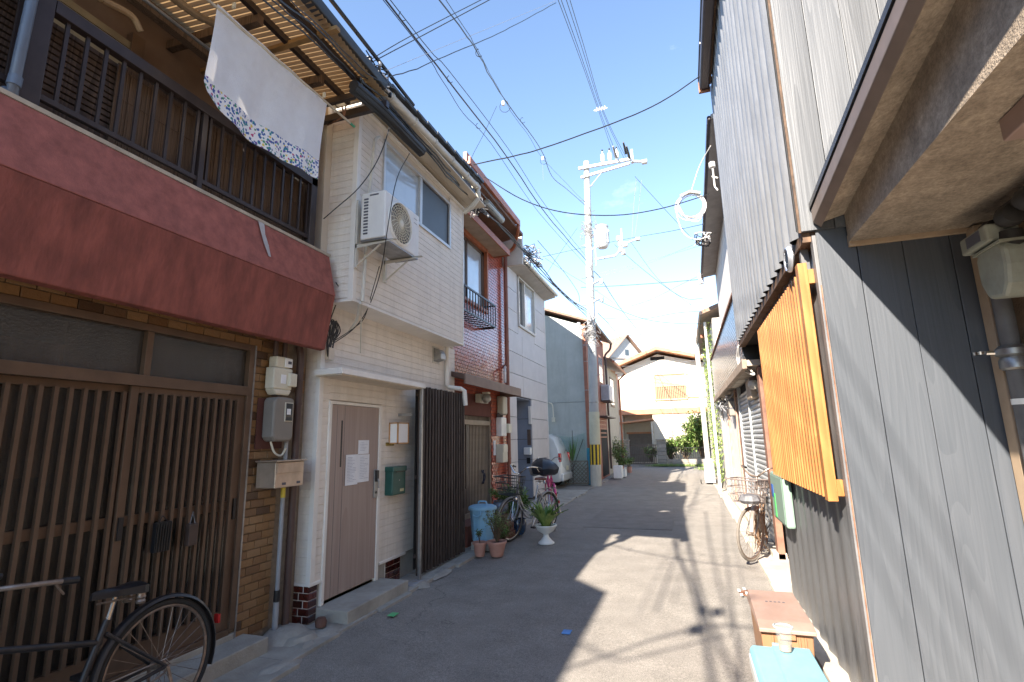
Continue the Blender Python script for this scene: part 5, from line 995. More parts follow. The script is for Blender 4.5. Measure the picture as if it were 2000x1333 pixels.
gp2 = thing('gas_pipe', 'thick grey standing pipe with a shut off valve at the right edge', 'pipe', (1.68, 3.2, 0)); pc_ = P(1968, 690, X=1.64)
b = MB(); b.tube([(1.66, pc_.y, .1), (1.66, pc_.y, 2.6)], .042, 14); b.build('pipe', pg, gp2, smooth=True)
b = MB(); b.lathe((1.66, pc_.y, pc_.z-.06), [(.05, -.03), (.062, -.02), (.062, .02), (.05, .04), (.07, .05), (.07, .08), (.05, .10)], 14); b.build('valve', steel, gp2, smooth=True); b = MB(); b.tube([(1.66, pc_.y, pc_.z), (1.52, pc_.y+.03, pc_.z+.01)], .012, 8); b.lathe((1.53, pc_.y+.02, pc_.z-.005), [(.0, 0), (.028, .004), (.03, .02), (0, .025)], 12); b.build('valve_handle', chrome, gp2, smooth=True); b = MB(); b.lathe((1.66, pc_.y, pc_.z-.27), [(.044, 0), (.044, .03)], 14, cap=False); b.build('white_band', plast, gp2)
# ================================================================ R3: shop with roller shutter, black tile band
R3 = thing('house', 'shop house with a roller shutter, a black tiled band and white plaster above', 'house', (1.2, 11.5, 0)); X3 = .85
wp = mat('white_plaster', (.66, .62, .57), .85, .06, 4, dirt=.55, dirtcol=(.40, .36, .32), dst=(3, 3, 1.2))
part('upper_wall', wp, R3, ((1.12, 7.78, 3.64), (4, 14.6, 6.1)))
part('band_backing', mat('grey_groove', (.05, .05, .055), .8), R3, ((X3+.01, 7.78, 2.62), (4, 15.3, 3.66)))
b = MB(); z = 2.63; r_ = random.Random(4); row = 0
while z < 3.64:
    y = 7.80-(.05 if row % 2 else 0)
    while y < 15.28:
        t1 = r_.uniform(-.001, .001); b.add([(X3+.01, y, z), (X3+.01, y+.098, z), (X3+.01, y+.098, z+.052), (X3+.01, y, z+.052), (X3+t1, y+.002, z+.002), (X3-t1, y+.096, z+.002), (X3+t1, y+.096, z+.05), (X3-t1, y+.002, z+.05)], [(4, 5, 6, 7), (0, 1, 5, 4), (1, 2, 6, 5), (2, 3, 7, 6), (3, 0, 4, 7)]); y += .103
    z += .057; row += 1
b.build('tile_band', mat('black_blue_tile', (.05, .065, .095), .32, .2, 4, coat=.25), R3, kind='stuff')
part('band_coping', rust, R3, ((X3-.03, 7.78, 3.662), (1.13, 15.32, 3.70)))
part('overhang_edge', mat('weathered_fascia', (.34, .26, .20), .8, .2, 7, dirt=.5), R3, ((X3-.04, 7.6, 2.48), (X3+.02, 15.32, 2.61)), bevel=.006); part('overhang_soffit', mat('pale_soffit', (.40, .34, .28), .85, .15, 5, dirt=.4), R3, ((X3+.02, 7.6, 2.52), (1.9, 15.3, 2.60)))
part('soffit_hatch', mat('hatch', (.5, .45, .38), .8), R3, ((.92, 9.4, 2.505), (1.05, 11.0, 2.519)))
XM = 1.06
shm = mat('shutter_grey', (.42, .44, .45), .45, .08, 5, metal=.3, dirt=.45, dirtcol=(.2, .2, .2), dst=(3, 3, 1.5))
sh = thing('roller_shutter', 'closed grey roller shutter of the shop behind the rusty bicycle', 'shutter', (XM, 9.0, 0))
for i in range(30):
    b = MB(); z = .10+i*.075; b.prism([(XM+.0, 7.86, z), (XM-.018, 7.86, z+.02), (XM-.018, 7.86, z+.045), (XM, 7.86, z+.073)], (0, 3.0, 0)); b.build('shutter_slat', shm, sh)
part('guide_rail', shm, sh, ((XM-.045, 7.80, .02), (XM+.02, 7.86, 2.50))); part('guide_rail', shm, sh, ((XM-.045, 9.28, .02), (XM-.019, 9.34, 2.50))); part('guide_rail', shm, sh, ((XM-.045, 10.86, .02), (XM+.02, 10.92, 2.50)))
part('shutter_box', mat('tan_box', (.36, .28, .2), .6, .1), R3, ((XM-.10, 8.3, 2.12), (XM+.02, 8.8, 2.42)), bevel=.01)
part('lower_wall', mat('reddish_brown_timber', (.22, .11, .075), .7, .2, 6, dirt=.3), R3, ((XM-.06, 7.60, 0), (XM+.02, 7.79, 2.5))); part('lower_wall', mat('reddish_brown_timber', None), R3, ((XM-.02, 10.93, 0), (XM+.05, 11.4, 2.5)))
part('inner_wall', dark, R3, ((XM+.03, 7.79, 0), (1.9, 15.3, 2.5)))
part('white_panel', mat('white_board', (.72, .70, .68), .6, .04, 4, dirt=.2), R3, ((XM-.03, 11.45, .12), (XM+.02, 13.3, 2.35)), bevel=.01); part('white_panel', mat('white_board', None), R3, ((XM-.04, 14.0, .12), (XM+.02, 15.2, 2.4)), bevel=.01)
part('timber_post', mat('pinkish_timber', (.42, .27, .20), .8, .15), R3, ((XM-.06, 11.40, 0), (XM-.03, 11.48, 2.5)), bevel=.004); part('timber_post', mat('pinkish_timber', None), R3, ((XM-.07, 13.35, 0), (XM+.0, 13.5, 2.5)), bevel=.004)
part('plinth', concl, R3, ((XM-.12, 7.6, 0), (XM+.04, 15.3, .10)), bevel=.01)
m = thing('electric_meter', 'grey electric meter under the overhang of the shutter shop', 'meter', (.95, 12.2, 2)); part('case', mat('meter_grey', None), m, ((.90, 11.6, 1.98), (1.03, 12.0, 2.42)), bevel=.02); part('window', ink, m, ((.91, 11.595, 2.28), (1.01, 11.599, 2.34)), ((.91, 11.595, 2.12), (1.01, 11.599, 2.15)))
gl = thing('globe_lamp', 'dusty white globe lamp under the overhang beside the orange lattice', 'lamp', (.98, 8.2, 2.35)); c = P(1472, 752, X=.98); b = MB(); b.lathe((c.x, c.y, c.z), [(0, -.07), (.05, -.06), (.075, -.02), (.075, .02), (.05, .06)], 14, cap=False); b.build('globe', mat('dusty_glass', (.55, .50, .42), .5), gl, smooth=True); b = MB(); b.lathe((c.x, c.y, c.z+.06), [(.05, 0), (.05, .05)], 12); b.build('base', brownp, gl)
b = MB(); b.tube(spl([P(1442, 678, X=.84), P(1440, 700, X=.83), P(1447, 718, X=.86), P(1460, 728, X=.9), P(1472, 732, X=.95), P(1470, 728, X=.95), P(1462, 722, X=.93)]), .016, 7); b.tube(spl([P(1443, 675, X=.84), P(1446, 705, X=.86), P(1468, 725, X=.93)]), .013, 7)
b.build('cable_loop', wirew, label='white wrapped cable loop hanging at the corner of the corrugated wall', cat='cable', smooth=True)
b = MB(); b.box((X3+.0, 7.765, 2.55), (1.1, 7.775, 2.86)); b.build('dark_panel', blk, label='small dark panel under the end of the corrugated wall', cat='panel')
# eave of R3
b = MB(); ea, eb = (.76, 7.80, 6.45), (.78, 14.5, 5.86)
b.add([ea, eb, (1.2, 14.5, 5.92), (1.2, 7.8, 6.5), (ea[0], ea[1], ea[2]+.07), (eb[0], eb[1], eb[2]+.07), (4, 14.5, 6.9), (4, 7.8, 7.5)], [(0, 3, 2, 1), (4, 5, 6, 7), (0, 1, 5, 4), (1, 2, 6, 5), (3, 0, 4, 7), (2, 3, 7, 6)]); b.build('eave', mat('grey_eave', (.30, .28, .26), .8, .1, 4), R3)
b = MB(); b.tube([(.735, 7.8, 6.47), (.755, 14.5, 5.88)], .035, 8); b.build('gutter', gk, R3, smooth=True)
b = MB(); b.lathe((.74, 14.55, 5.72), [(.0, 0), (.07, 0), (.08, .28), (0, .28)], 12); b.build('gutter_head', wirew, R3)
# bundle of cables and small fittings at the far end
b = MB(); r_ = random.Random(8)
for k in range(16):
    c = P(1410+r_.uniform(-12, 12), 790+r_.uniform(-12, 14), X=.90); q = [c+Vector((r_.uniform(-.08, .08), r_.uniform(-.5, .5), r_.uniform(-.12, .12))) for _ in range(4)]; b.tube(spl(q, 4), .012, 5)
b.build('cable_tangle', wireg, label='tangle of pale cables under the far end of the black tiled band', cat='cables', smooth=True)
# R4 beyond: narrow ivy covered wall, brown eaves
R4 = thing('house', 'far right house with brown eaves seen past the shutter shop', 'house', (1.4, 19, 0))
part('wall', wp, R4, ((.98, 15.4, 0), (5, 24, 4.9))); b = MB(); b.prism([(.72, 15.4, 5.05), (5, 15.4, 6.6), (5, 15.4, 6.7), (.70, 15.4, 5.16)], (0, 8.6, 0)); b.build('eave', mat('brown_eave', (.26, .17, .12), .7, .15), R4); b = MB(); b.tube([(.68, 15.4, 5.08), (.68, 24, 5.08)], .05, 8); b.build('gutter', gk, R4, smooth=True)
part('fascia_beam', brn, R4, ((.72, 17.6, 4.75), (1.1, 17.8, 4.85)))
b = MB(); r_ = random.Random(12)
for k in range(2600):
    y = r_.uniform(15.6, 20.5); z = r_.uniform(.3, 4.9); p = Vector((.94+r_.uniform(-.1, .03), y, z)); b.leaf(p, (r_.uniform(-1, .1), r_.uniform(-1, .4), r_.uniform(-1, .4)), .05, .09)
b.build('ivy', [leafl], label='pale green ivy covering the wall beyond the shutter shop', cat='ivy', fix=False, kind='stuff')
pipe([(.80, 15.9, 0), (.80, 15.9, 4.9)], .04, white_t, 'white pipe rising before the ivy wall on the far right')
b = MB(); b.tube([(.70, 20.5, 0), (.66, 20.5, 5.6)], .09, 12); b.build('far_pole', mat('pale_pole', (.62, .6, .56), .7, .08), label='pale thin pole standing by the far right eaves', cat='pole', smooth=True)
# ================================================================ row of houses behind the viewer (the street goes on)
H0 = thing('house', 'plain mortar house of the same row standing behind the viewer', 'house', (-3.5, -6, 0))
part('wall', bg_, H0, ((-7, -13.5, 0), (-3.5, -1.86, 4.8))); b = MB(); b.prism([(-3.2, -13.5, 4.95), (-5.2, -13.5, 6.0), (-7.2, -13.5, 4.95)], (0, 11.64, 0)); b.build('roof', rooft, H0)
# ================================================================ utility pole
polem = mat('pole_concrete', (.40, .40, .39), .75, .06, 4, dirt=.3, dirtcol=(.38, .36, .33), dst=(4, 4, .6)); wm = mat('white_galvanised', (.46, .47, .48), .45, .08, 6, metal=.2, dirt=.2)
PX, PY = -2.965, 17.54; HT = 11.75
def pl(z): return (PX+.24*z/HT, PY, z)
PO = thing('utility_pole', 'tall pale concrete utility pole with a crossarm and striped guard at its foot', 'utility pole', (PX, PY, 0))
b = MB(); b.tube([pl(0), pl(3), pl(8), pl(HT)], [.175, .16, .13, .105], 20); b.build('pole', polem, PO, smooth=True)
b = MB(); b.tube([pl(.0), pl(.70)], .182, 20, cap=False); b.build('grey_guard', mat('pale_guard', (.50, .48, .42), .7, .05, 5, dirt=.3), PO, smooth=True)
b = MB(); b.tube([pl(1.36), pl(2.45)], .182, 20, cap=False); b.build('sleeve', mat('yellowish_sleeve', (.52, .50, .38), .7, .05, 5, dirt=.2), PO, smooth=True)
yb = [mat('guard_black', (.02, .02, .02), .6), mat('guard_yellow', (.68, .45, .03), .55, .08, 9)]
for k in range(18):
    a0, a1 = 2*math.pi*k/18, 2*math.pi*(k+1)/18; b = MB(); b.mi = 0; r_1 = .186
    vs = []
    for z in (.70, 1.36):
        c = pl(z); vs += [(c[0]+r_1*math.cos(a), c[1]+r_1*math.sin(a), z) for a in (a0, (a0+a1)/2, a1)]
    b.add(vs, [(0, 1, 4, 3), (1, 2, 5, 4)]); b.build('guard_stripe', yb[k % 2], PO)
for z in (1.7, 2.75, 4.9, 5.6, 7.2, 9.2):
    c = pl(z); b = MB(); b.lathe((c[0], c[1], z), [(.172-z*.004, 0), (.18-z*.004, .01), (.18-z*.004, .05), (.172-z*.004, .06)], 18, cap=False); b.build('steel_band', steel, PO, smooth=True)
for i in range(16):
    z = 3.2+i*.5; c = pl(z); s = 1 if i % 2 else -1; b = MB(); b.tube([(c[0]+s*.1, c[1]-.05, z), (c[0]+s*.28, c[1]-.12, z)], .01, 5); b.build('step_bolt', steel, PO)
# crossarms
for dz, dy in ((-.05, -.14), (-.42, -.13)):
    b = MB(); c = pl(HT-.25+dz); b.box((c[0]-.28, c[1]+dy-.045, c[2]-.05), (c[0]+1.72, c[1]+dy+.045, c[2]+.05)) if dz > -.2 else b.beam((c[0]-.2, c[1]+dy, c[2]), (c[0]+1.6, c[1]+dy, c[2]+.22), .08, .09); b.build('crossarm', wm, PO, bevel=.01)
b = MB(); c = pl(10.6); b.tube([c, (c[0]+.55, c[1]-.14, 11.1)], .018, 6); b.build('arm_brace', wm, PO)
b = MB(); c = pl(HT-.3); b.box((c[0]+1.64, c[1]-.2, c[2]-.15), (c[0]+1.72, c[1]-.06, c[2]+.34)); b.build('arm_end_plate', wm, PO); b = MB(); b.tube([(c[0]+1.7, c[1]-.13, c[2]-.1), (c[0]+2.2, c[1]-.13, c[2]-.22)], .05, 8); b.lathe((c[0]+2.1, c[1]-.13, c[2]-.2), [(0, -.09), (.09, -.09), (.09, .09), (0, .09)], 10, axis='x'); b.build('side_insulator', wm, PO)
porc = mat('porcelain', (.75, .74, .72), .2, .04, 6, coat=.6)
for k in range(3):
    x = pl(HT)[0]+.62+k*.26; b = MB(); b.lathe((x, PY-.14, HT-.28), [(.04, 0), (.06, .05), (.05, .1), (.075, .13), (.07, .2), (.075, .35), (.05, .38), (.02, .40), (.02, .5)], 12); b.build('insulator', porc, PO, smooth=True); b = MB(); b.lathe((x, PY-.14, HT+.20), [(.03, 0), (.03, .08)], 8); b.build('insulator_cap', wire, PO)
for k, (dx, dz) in enumerate(((1.12, .15), (1.48, .22), (1.58, .05))):
    b = MB(); x = pl(HT)[0]+dx; b.tube([(x, PY-.2, HT-.3+dz), (x-.03, PY-.75, HT-.18+dz)], [.05, .03], 8); b.build('strain_insulator', wire if k else wireg, PO)
# transformer and lower bracket
tz = 8.25; c = pl(tz); b = MB(); tx, ty = c[0]+.52, c[1]-.15
b.lathe((tx, ty, tz), [(.0, -.04), (.16, -.03), (.215, .04), (.22, .10), (.22, .72), (.235, .73), (.235, .78), (.12, .82), (0, .83)], 24)
b.build('transformer', wm, PO, smooth=True)
for k in range(14): a = 2*math.pi*k/14; piece('cooling_fin', 'fin', lambda q: q.box((0, -.008, 0), (.03, .008, .5)), wm, PO, (tx+.215*math.cos(a), ty+.215*math.sin(a), tz+.12), (0, 0, a))
b = MB(); b.tube([c, (tx-.15, ty, tz+.05)], .03, 6); b.tube([(c[0]+.25, ty, tz+.75), (c[0]+.25, ty, tz-.65), ], .02, 6); b.tube([(c[0]+.22, ty, tz-.42), (c[0]+.95, ty, tz-.38), (c[0]+1.15, ty, tz-.15)], .045, 8); b.build('transformer_bracket', wm, PO, smooth=True)
b = MB(); r_ = random.Random(3)
for k in range(7): p_ = Vector((c[0]+1.2+r_.uniform(-.12, .12), ty, tz+.0+r_.uniform(-.35, .35))); b.lathe((p_.x, p_.y, p_.z), [(0, -.08), (.07, -.08), (.09, 0), (.07, .09), (0, .1)], 10)
b.tube([(c[0]+1.2, ty, tz+.0), (c[0]+1.75, ty, tz+.13)], .035, 8); b.lathe((c[0]+1.75, ty, tz+.13), [(0, -.07), (.08, -.07), (.08, .07), (0, .07)], 10, axis='x'); b.tube([(c[0]+1.2, ty, tz), (c[0]+1.2, ty, tz+.6)], .03, 6); b.build('cutout_switches', wm, PO, smooth=True)
for z, s in ((6.95, 1), (5.45, -1), (6.3, 1)):
    c = pl(z); b = MB(); b.tube([(c[0]+s*.1, c[1]-.1, z), (c[0]+s*.42, c[1]-.14, z+.12*s)], .045, 8); b.lathe((c[0]+s*.42, c[1]-.14, z+.05), [(0, -.1), (.06, -.1), (.07, .08), (0, .1)], 10); b.build('side_bracket', wm, PO, smooth=True)
r_ = random.Random(17)
for (zc, n, sp) in ((8.95, 13, .32), (5.35, 12, .28), (4.9, 6, .22)):
    b = MB()
    for k in range(n):
        c0 = Vector(pl(zc+r_.uniform(-.4, .4)))+Vector((r_.uniform(-.12, .12), -.18, 0)); q = [c0+Vector((r_.uniform(-sp, sp), r_.uniform(-.1, .1), r_.uniform(-sp, sp))) for _ in range(4)]; b.tube(spl([c0]+q, 3), .009, 4)
    b.build('wire_tangle', wireg, PO, smooth=True)
# ================================================================ overhead cables
def cable(lab, r, m, pts, k=5, name='cable', wave=0, group=None, n=6):
    b = MB(); q = spl(pts, k)
    if wave:
        r_ = random.Random(len(lab)); q = [q[0]]+[p+Vector((r_.uniform(-wave, wave), 0, r_.uniform(-wave, wave))) for p in q[1:-1]]+[q[-1]]
    b.tube(q, r*.8, n); return b.build(name, m, label=lab, cat='cable', smooth=True, group=group)
def PP(l): return [P(x, y, Y=Y) for x, y, Y in l]
sh1 = PP([(752, 0, 4.6), (870, 150, 6.2), (985, 300, 9), (1060, 410, 12), (1110, 470, 15), (1150, 515, 17.4)])
back = sh1[0]-(sh1[1]-sh1[0]).normalized()*9
cable('thick black trunk cable sweeping from the upper left to the middle of the utility pole', .016, wire, [back]+sh1, wave=.006)
cable('thinner black cable hung just above the thick trunk cable', .008, wire, [back+Vector((0.1, 0, .1))]+PP([(762, 0, 4.6), (878, 140, 6.2), (992, 290, 9), (1067, 404, 12), (1150, 508, 17.4)]))
cable('second thin cable that twists below the thick trunk cable', .007, wire, [back+Vector((-.1, 0, -.1))]+PP([(748, 0, 4.6), (862, 155, 6.2), (905, 222, 7.2), (960, 282, 8.5), (1052, 415, 12), (1148, 522, 17.4)]))
s2 = PP([(858, 0, 4.6), (925, 90, 6), (975, 180, 8), (1055, 290, 11), (1078, 345, 13), (1110, 372, 15), (1146, 404, 17.4)])
b2 = s2[0]-(s2[1]-s2[0]).normalized()*9
cable('black cable with clamps running down to the upper part of the utility pole', .012, wire, [b2]+s2, wave=.01)
cable('slim cable twisted round the clamped cable near its middle', .006, wire, [b2+Vector((.15, 0, .05))]+PP([(868, 0, 4.6), (932, 95, 6), (990, 205, 8.5), (1030, 262, 10), (1060, 310, 11.5), (1100, 352, 14), (1143, 396, 17.4)]), wave=.012)
for (x, y, Y, r0) in ((930, 98, 6.1, .035), (983, 205, 8.4, .10), (1018, 232, 9.4, .04), (1060, 312, 11.4, .08), (778, 25, 4.9, .03), (873, 150, 6.2, .03), (930, 243, 7.9, .03)):
    c = P(x, y, Y=Y); b = MB()
    b.tube([(c.x+r0*math.cos(t*.7), c.y+.015*t, c.z+r0*math.sin(t*.7)) for t in range(10)], .005, 5); 
    if r0 > .07: b.mi = 1; b.lathe((c.x, c.y, c.z-.02), [(0, 0), (.03, .01), (.03, .09), (0, .1)], 8)
    b.build('cable_clamp', [wire, wirew], label='small clamp loop on the overhead cables %s' % {930: 'near the top of the clamped cable', 983: 'with a white cap beside the pale sky', 1018: 'below the white capped one', 1060: 'with a white cap left of the utility pole', 778: 'at the very top of the picture', 873: 'on the trunk cable above the cream house', 930.5: ''}.get(x, 'midway on the trunk cable') if y != 243 else 'small clamp loop midway along the thick trunk cable', cat='clamp', smooth=True)
tops = [(1090, 0), (1096, 0), (1106, 0), (1113, 0)]; ends = [(1200, 308, 1.12), (1208, 312, 1.2), (1222, 316, 1.48), (1230, 322, 1.58)]
for k in range(4):
    a = P(tops[k][0], tops[k][1], Y=8.5); m_ = P(1168+k*3.5, 214+(k % 2)*3, Y=14); e_ = P(ends[k][0], ends[k][1], Y=17.0); a0 = a-(m_-a).normalized()*16+Vector((0, 0, -.6))
    cable('high line from the crossarm to the top edge, %s of four counted from the left' % ('first', 'second', 'third', 'fourth')[k], .0085, wire, [a0, a, m_, e_], group='four high lines')
b = MB(); c = P(1173, 214, Y=14)
for k in range(4): b.tube([(c.x-.12+.08*k, c.y-.1, c.z-.1), (c.x-.12+.08*k, c.y+.1, c.z+.14)], .018, 6)
b.tube([(c.x-.2, c.y, c.z), (c.x+.2, c.y, c.z)], .02, 6); b.build('line_spacer', wirew, label='white spacer clamped on the four high lines', cat='spacer', smooth=True)
cable('black cable crossing the sky from the red tiled roof to the dark gutter', .011, wire, PP([(925, 322, 6.6), (1000, 306, 6.6), (1060, 290, 6.7), (1200, 240, 6.9), (1290, 200, 7.1), (1372, 146, 7.3)]), wave=.003)
cable('sagging black cable between the orange gutter and the white cable coil', .010, wire, PP([(945, 345, 7.2), (1020, 390, 7.3), (1100, 415, 7.4), (1200, 421, 7.6), (1290, 408, 7.8), (1385, 380, 7.9)]))
cable('lower of two lines leaving the eaves towards the top edge', .007, wire, PP([(715, 128, 3.9), (840, 62, 4.6), (975, -10, 5.2)]))
cable('upper of two lines leaving the eaves towards the top edge', .006, wire, PP([(712, 124, 3.9), (800, 72, 4.3), (940, 0, 5.0), (950, -6, 5.1)]))
cable('wavy twisted line rising from the eaves to the four high lines', .008, wire, PP([(735, 155, 4.0), (800, 140, 4.5), (870, 110, 5.2), (960, 72, 6.2), (1020, 42, 7.2), (1086, 6, 8.4)]), wave=.008)
cable('thin pale line running beside the wavy twisted line', .0035, wireg, PP([(750, 140, 4.0), (900, 78, 5.5), (1086, 2, 8.4)]))
cable('thin wire hanging in a curve from the capped clamp to the orange gutter', .005, wire, PP([(970, 208, 8.4), (945, 262, 8.0), (925, 300, 7.4), (917, 322, 6.9)]))
cable('thin wire hanging straight from the clamp left of the pole', .0035, wireg, PP([(1060, 320, 11.4), (1061, 352, 11.4)]))
# lines along the left eaves down to the pole
rr2 = random.Random(31)
eav = [(700, 150, 3.6), (770, 215, 4.3), (870, 330, 5.6), (940, 400, 7.4), (1000, 460, 9.2), (1060, 530, 11.5), (1110, 585, 14), (1150, 620, 17.3)]
desc = ['top strand', 'second strand', 'middle strand', 'fourth strand', 'lowest strand']
for k in range(5):
    cable('%s of the cable bundle that follows the left eaves to the pole' % desc[k], (.016, .011, .013, .009, .012)[k], wire, PP([(x+rr2.uniform(-5, 5)+k*3-8, y+rr2.uniform(-6, 6)+k*4-8, Y) for x, y, Y in eav[:-1]]+[(1148, 606+k*4, 17.35)]), wave=.012, group='cable bundle along the left eaves')
eav2 = [(525, -10, 2.3), (620, 70, 2.9), (700, 150, 3.6), (760, 190, 4.2), (830, 262, 5.1), (900, 340, 6.2), (975, 425, 8.3)]
for k in range(4):
    cable('%s of the dark cables strung over the amber canopy and cream eaves' % ('first', 'second', 'third', 'fourth')[k], (.009, .007, .010, .006)[k], wire, PP([(x+rr2.uniform(-4, 4)+k*10-12, y+rr2.uniform(-4, 4)-k*4+6, Y) for x, y, Y in eav2]), wave=.008, group='cables strung over the canopy')
def knot(x, y, Y, n, sp, lab, m=(wire, wireg, wirew), seed=1, r=.007):
    c = P(x, y, Y=Y); r_ = random.Random(seed); b = MB()
    for k in range(n):
        b.mi = r_.choice((0, 0, 1, 2)); q = [c+Vector((r_.uniform(-sp, sp), r_.uniform(-sp*1.4, sp*1.4), r_.uniform(-sp*.7, sp*.7))) for _ in range(4)]; b.tube(spl(q, 3), r, 5)
        if k % 3 == 0: p = q[1]; b.lathe((p.x, p.y, p.z), [(0, -.02), (.018, -.015), (.018, .03), (0, .035)], 7)
    b.build('splice_tangle', list(m), label=lab, cat='cable splice', smooth=True)
knot(722, 150, 3.9, 26, .16, 'tangle of black and grey splices where the lines reach the amber canopy', seed=2)
knot(705, 175, 3.75, 10, .07, 'small black knot of wires at the near end of the cable sleeve', seed=5)
knot(930, 405, 7.2, 22, .17, 'tangle of splices under the orange gutter of the red tiled house', seed=3)
knot(1035, 500, 10.6, 18, .26, 'large tangle of wires over the roof edge of the pale panel house', seed=4, r=.007)
knot(1050, 518, 11.2, 10, .12, 'dark knot of wires hanging below the large tangle', seed=6)
b = MB(); b.lathe((P(960, 408, Y=8.3).x, 8.0, P(960, 408, Y=8.3).z), [(0, 0), (.07, .0), (.075, .03), (.075, .82), (.07, .85), (0, .85)], 14, axis='y'); b.build('cable_closure', mat('grey_closure', (.34, .36, .36), .5, .06), label='long grey splice closure hung on the cables by the orange gutter', cat='splice closure', smooth=True)
cable('black cable drooping from the eaves past the bay window to the red balcony', .007, wire, [P(768, 205, X=-2.75), P(757, 262, X=-2.8), P(735, 318, X=-2.85), P(700, 368, X=-2.95), P(655, 408, X=-3.15), P(632, 428, X=-3.28)])
cable('thin dark cable running down over the air conditioner to the wall tangle', .006, wire, [P(800, 300, X=-2.75), P(775, 350, X=-2.56), P(758, 440, X=-2.56), P(748, 508, X=-2.7), P(735, 560, X=-2.92), P(715, 610, X=-3.05), P(688, 645, X=-3.2), P(645, 675, X=-3.27)])
cable('second dark cable running beside the first one under the bay', .005, wire, [P(741, 520, X=-2.85), P(727, 570, X=-2.96), P(712, 620, X=-3.1), P(690, 642, X=-3.2), P(650, 668, X=-3.27)])
b = MB(); r_ = random.Random(6)
for k in range(9):
    c = P(646, 655, X=-3.26); w = r_.uniform(.03, .07); h = r_.uniform(.08, .17); oy = r_.uniform(-.08, .08); b.tube(spl([c+Vector((0, oy, -.05)), c+Vector((.02, oy-w, h*.5)), c+Vector((.02, oy, h)), c+Vector((.02, oy+w, h*.4)), c+Vector((0, oy, -.06)), c+Vector((0, oy+r_.uniform(-.06, .06), -.22))], 5), .006, 5)
b.tube(spl([P(656, 552, X=-3.15), P(667, 572, X=-3.2), P(655, 598, X=-3.25), P(640, 640, X=-3.27)]), .006, 5)
b.mi = 1; c = P(643, 692, X=-3.28); b.box((c.x-.02, c.y-.04, c.z-.06), (c.x+.03, c.y+.04, c.z+.06)); b.build('cable_loops', [wire, creams], label='black cable loops and a cream box on the wall above the door canopy', cat='cables', smooth=True)
# white coil on the right
cc = P(1350, 402, Y=8.6); b = MB(); r_ = random.Random(13)
for k in range(5):
    R0 = .225+r_.uniform(-.03, .03); o_ = Vector((r_.uniform(-.015, .015), .01*k, r_.uniform(-.02, .02))); b.tube([cc+o_+Vector((R0*math.cos(t*.262), .01*math.sin(t), R0*1.02*math.sin(t*.262))) for t in range(25)], .009, 5)
b.tube([cc+Vector((-.16, -.03, .19)), cc+Vector((0, -.03, .245)), cc+Vector((.16, -.03, .19))], .02, 6)
b.tube(spl(PP([(1350, 374, 8.6), (1366, 325, 8.5), (1388, 285, 8.2)])), .007, 5); b.tube(spl(PP([(1326, 395, 8.6), (1322, 420, 8.6), (1335, 455, 8.5), (1360, 468, 8.4), (1385, 462, 8.2)])), .008, 5); b.tube(spl(PP([(1322, 395, 8.6), (1340, 425, 8.6), (1365, 432, 8.5), (1378, 405, 8.3)])), .008, 5)
b.build('cable_coil', wirew, label='coil of white cable hanging in the air beside the right hand eaves', cat='cable coil', smooth=True)
knot(1372, 468, 8.6, 12, .13, 'small grey fittings and wires by the right eaves below the white coil', seed=9, r=.009)
b = MB(); b.lathe(P(1391, 325, Y=8.2), [(0, -.03), (.05, -.02), (.05, .06), (0, .08)], 10); b.tube([P(1392, 330, Y=8.2), P(1396, 365, Y=8.2), P(1402, 372, Y=8.2)], .012, 5); b.tube([P(1390, 345, Y=8.2), P(1402, 348, Y=8.2)], .012, 5); b.build('eave_insulator', wirew, label='white insulator bracket at the edge of the right hand eaves', cat='insulator', smooth=True)
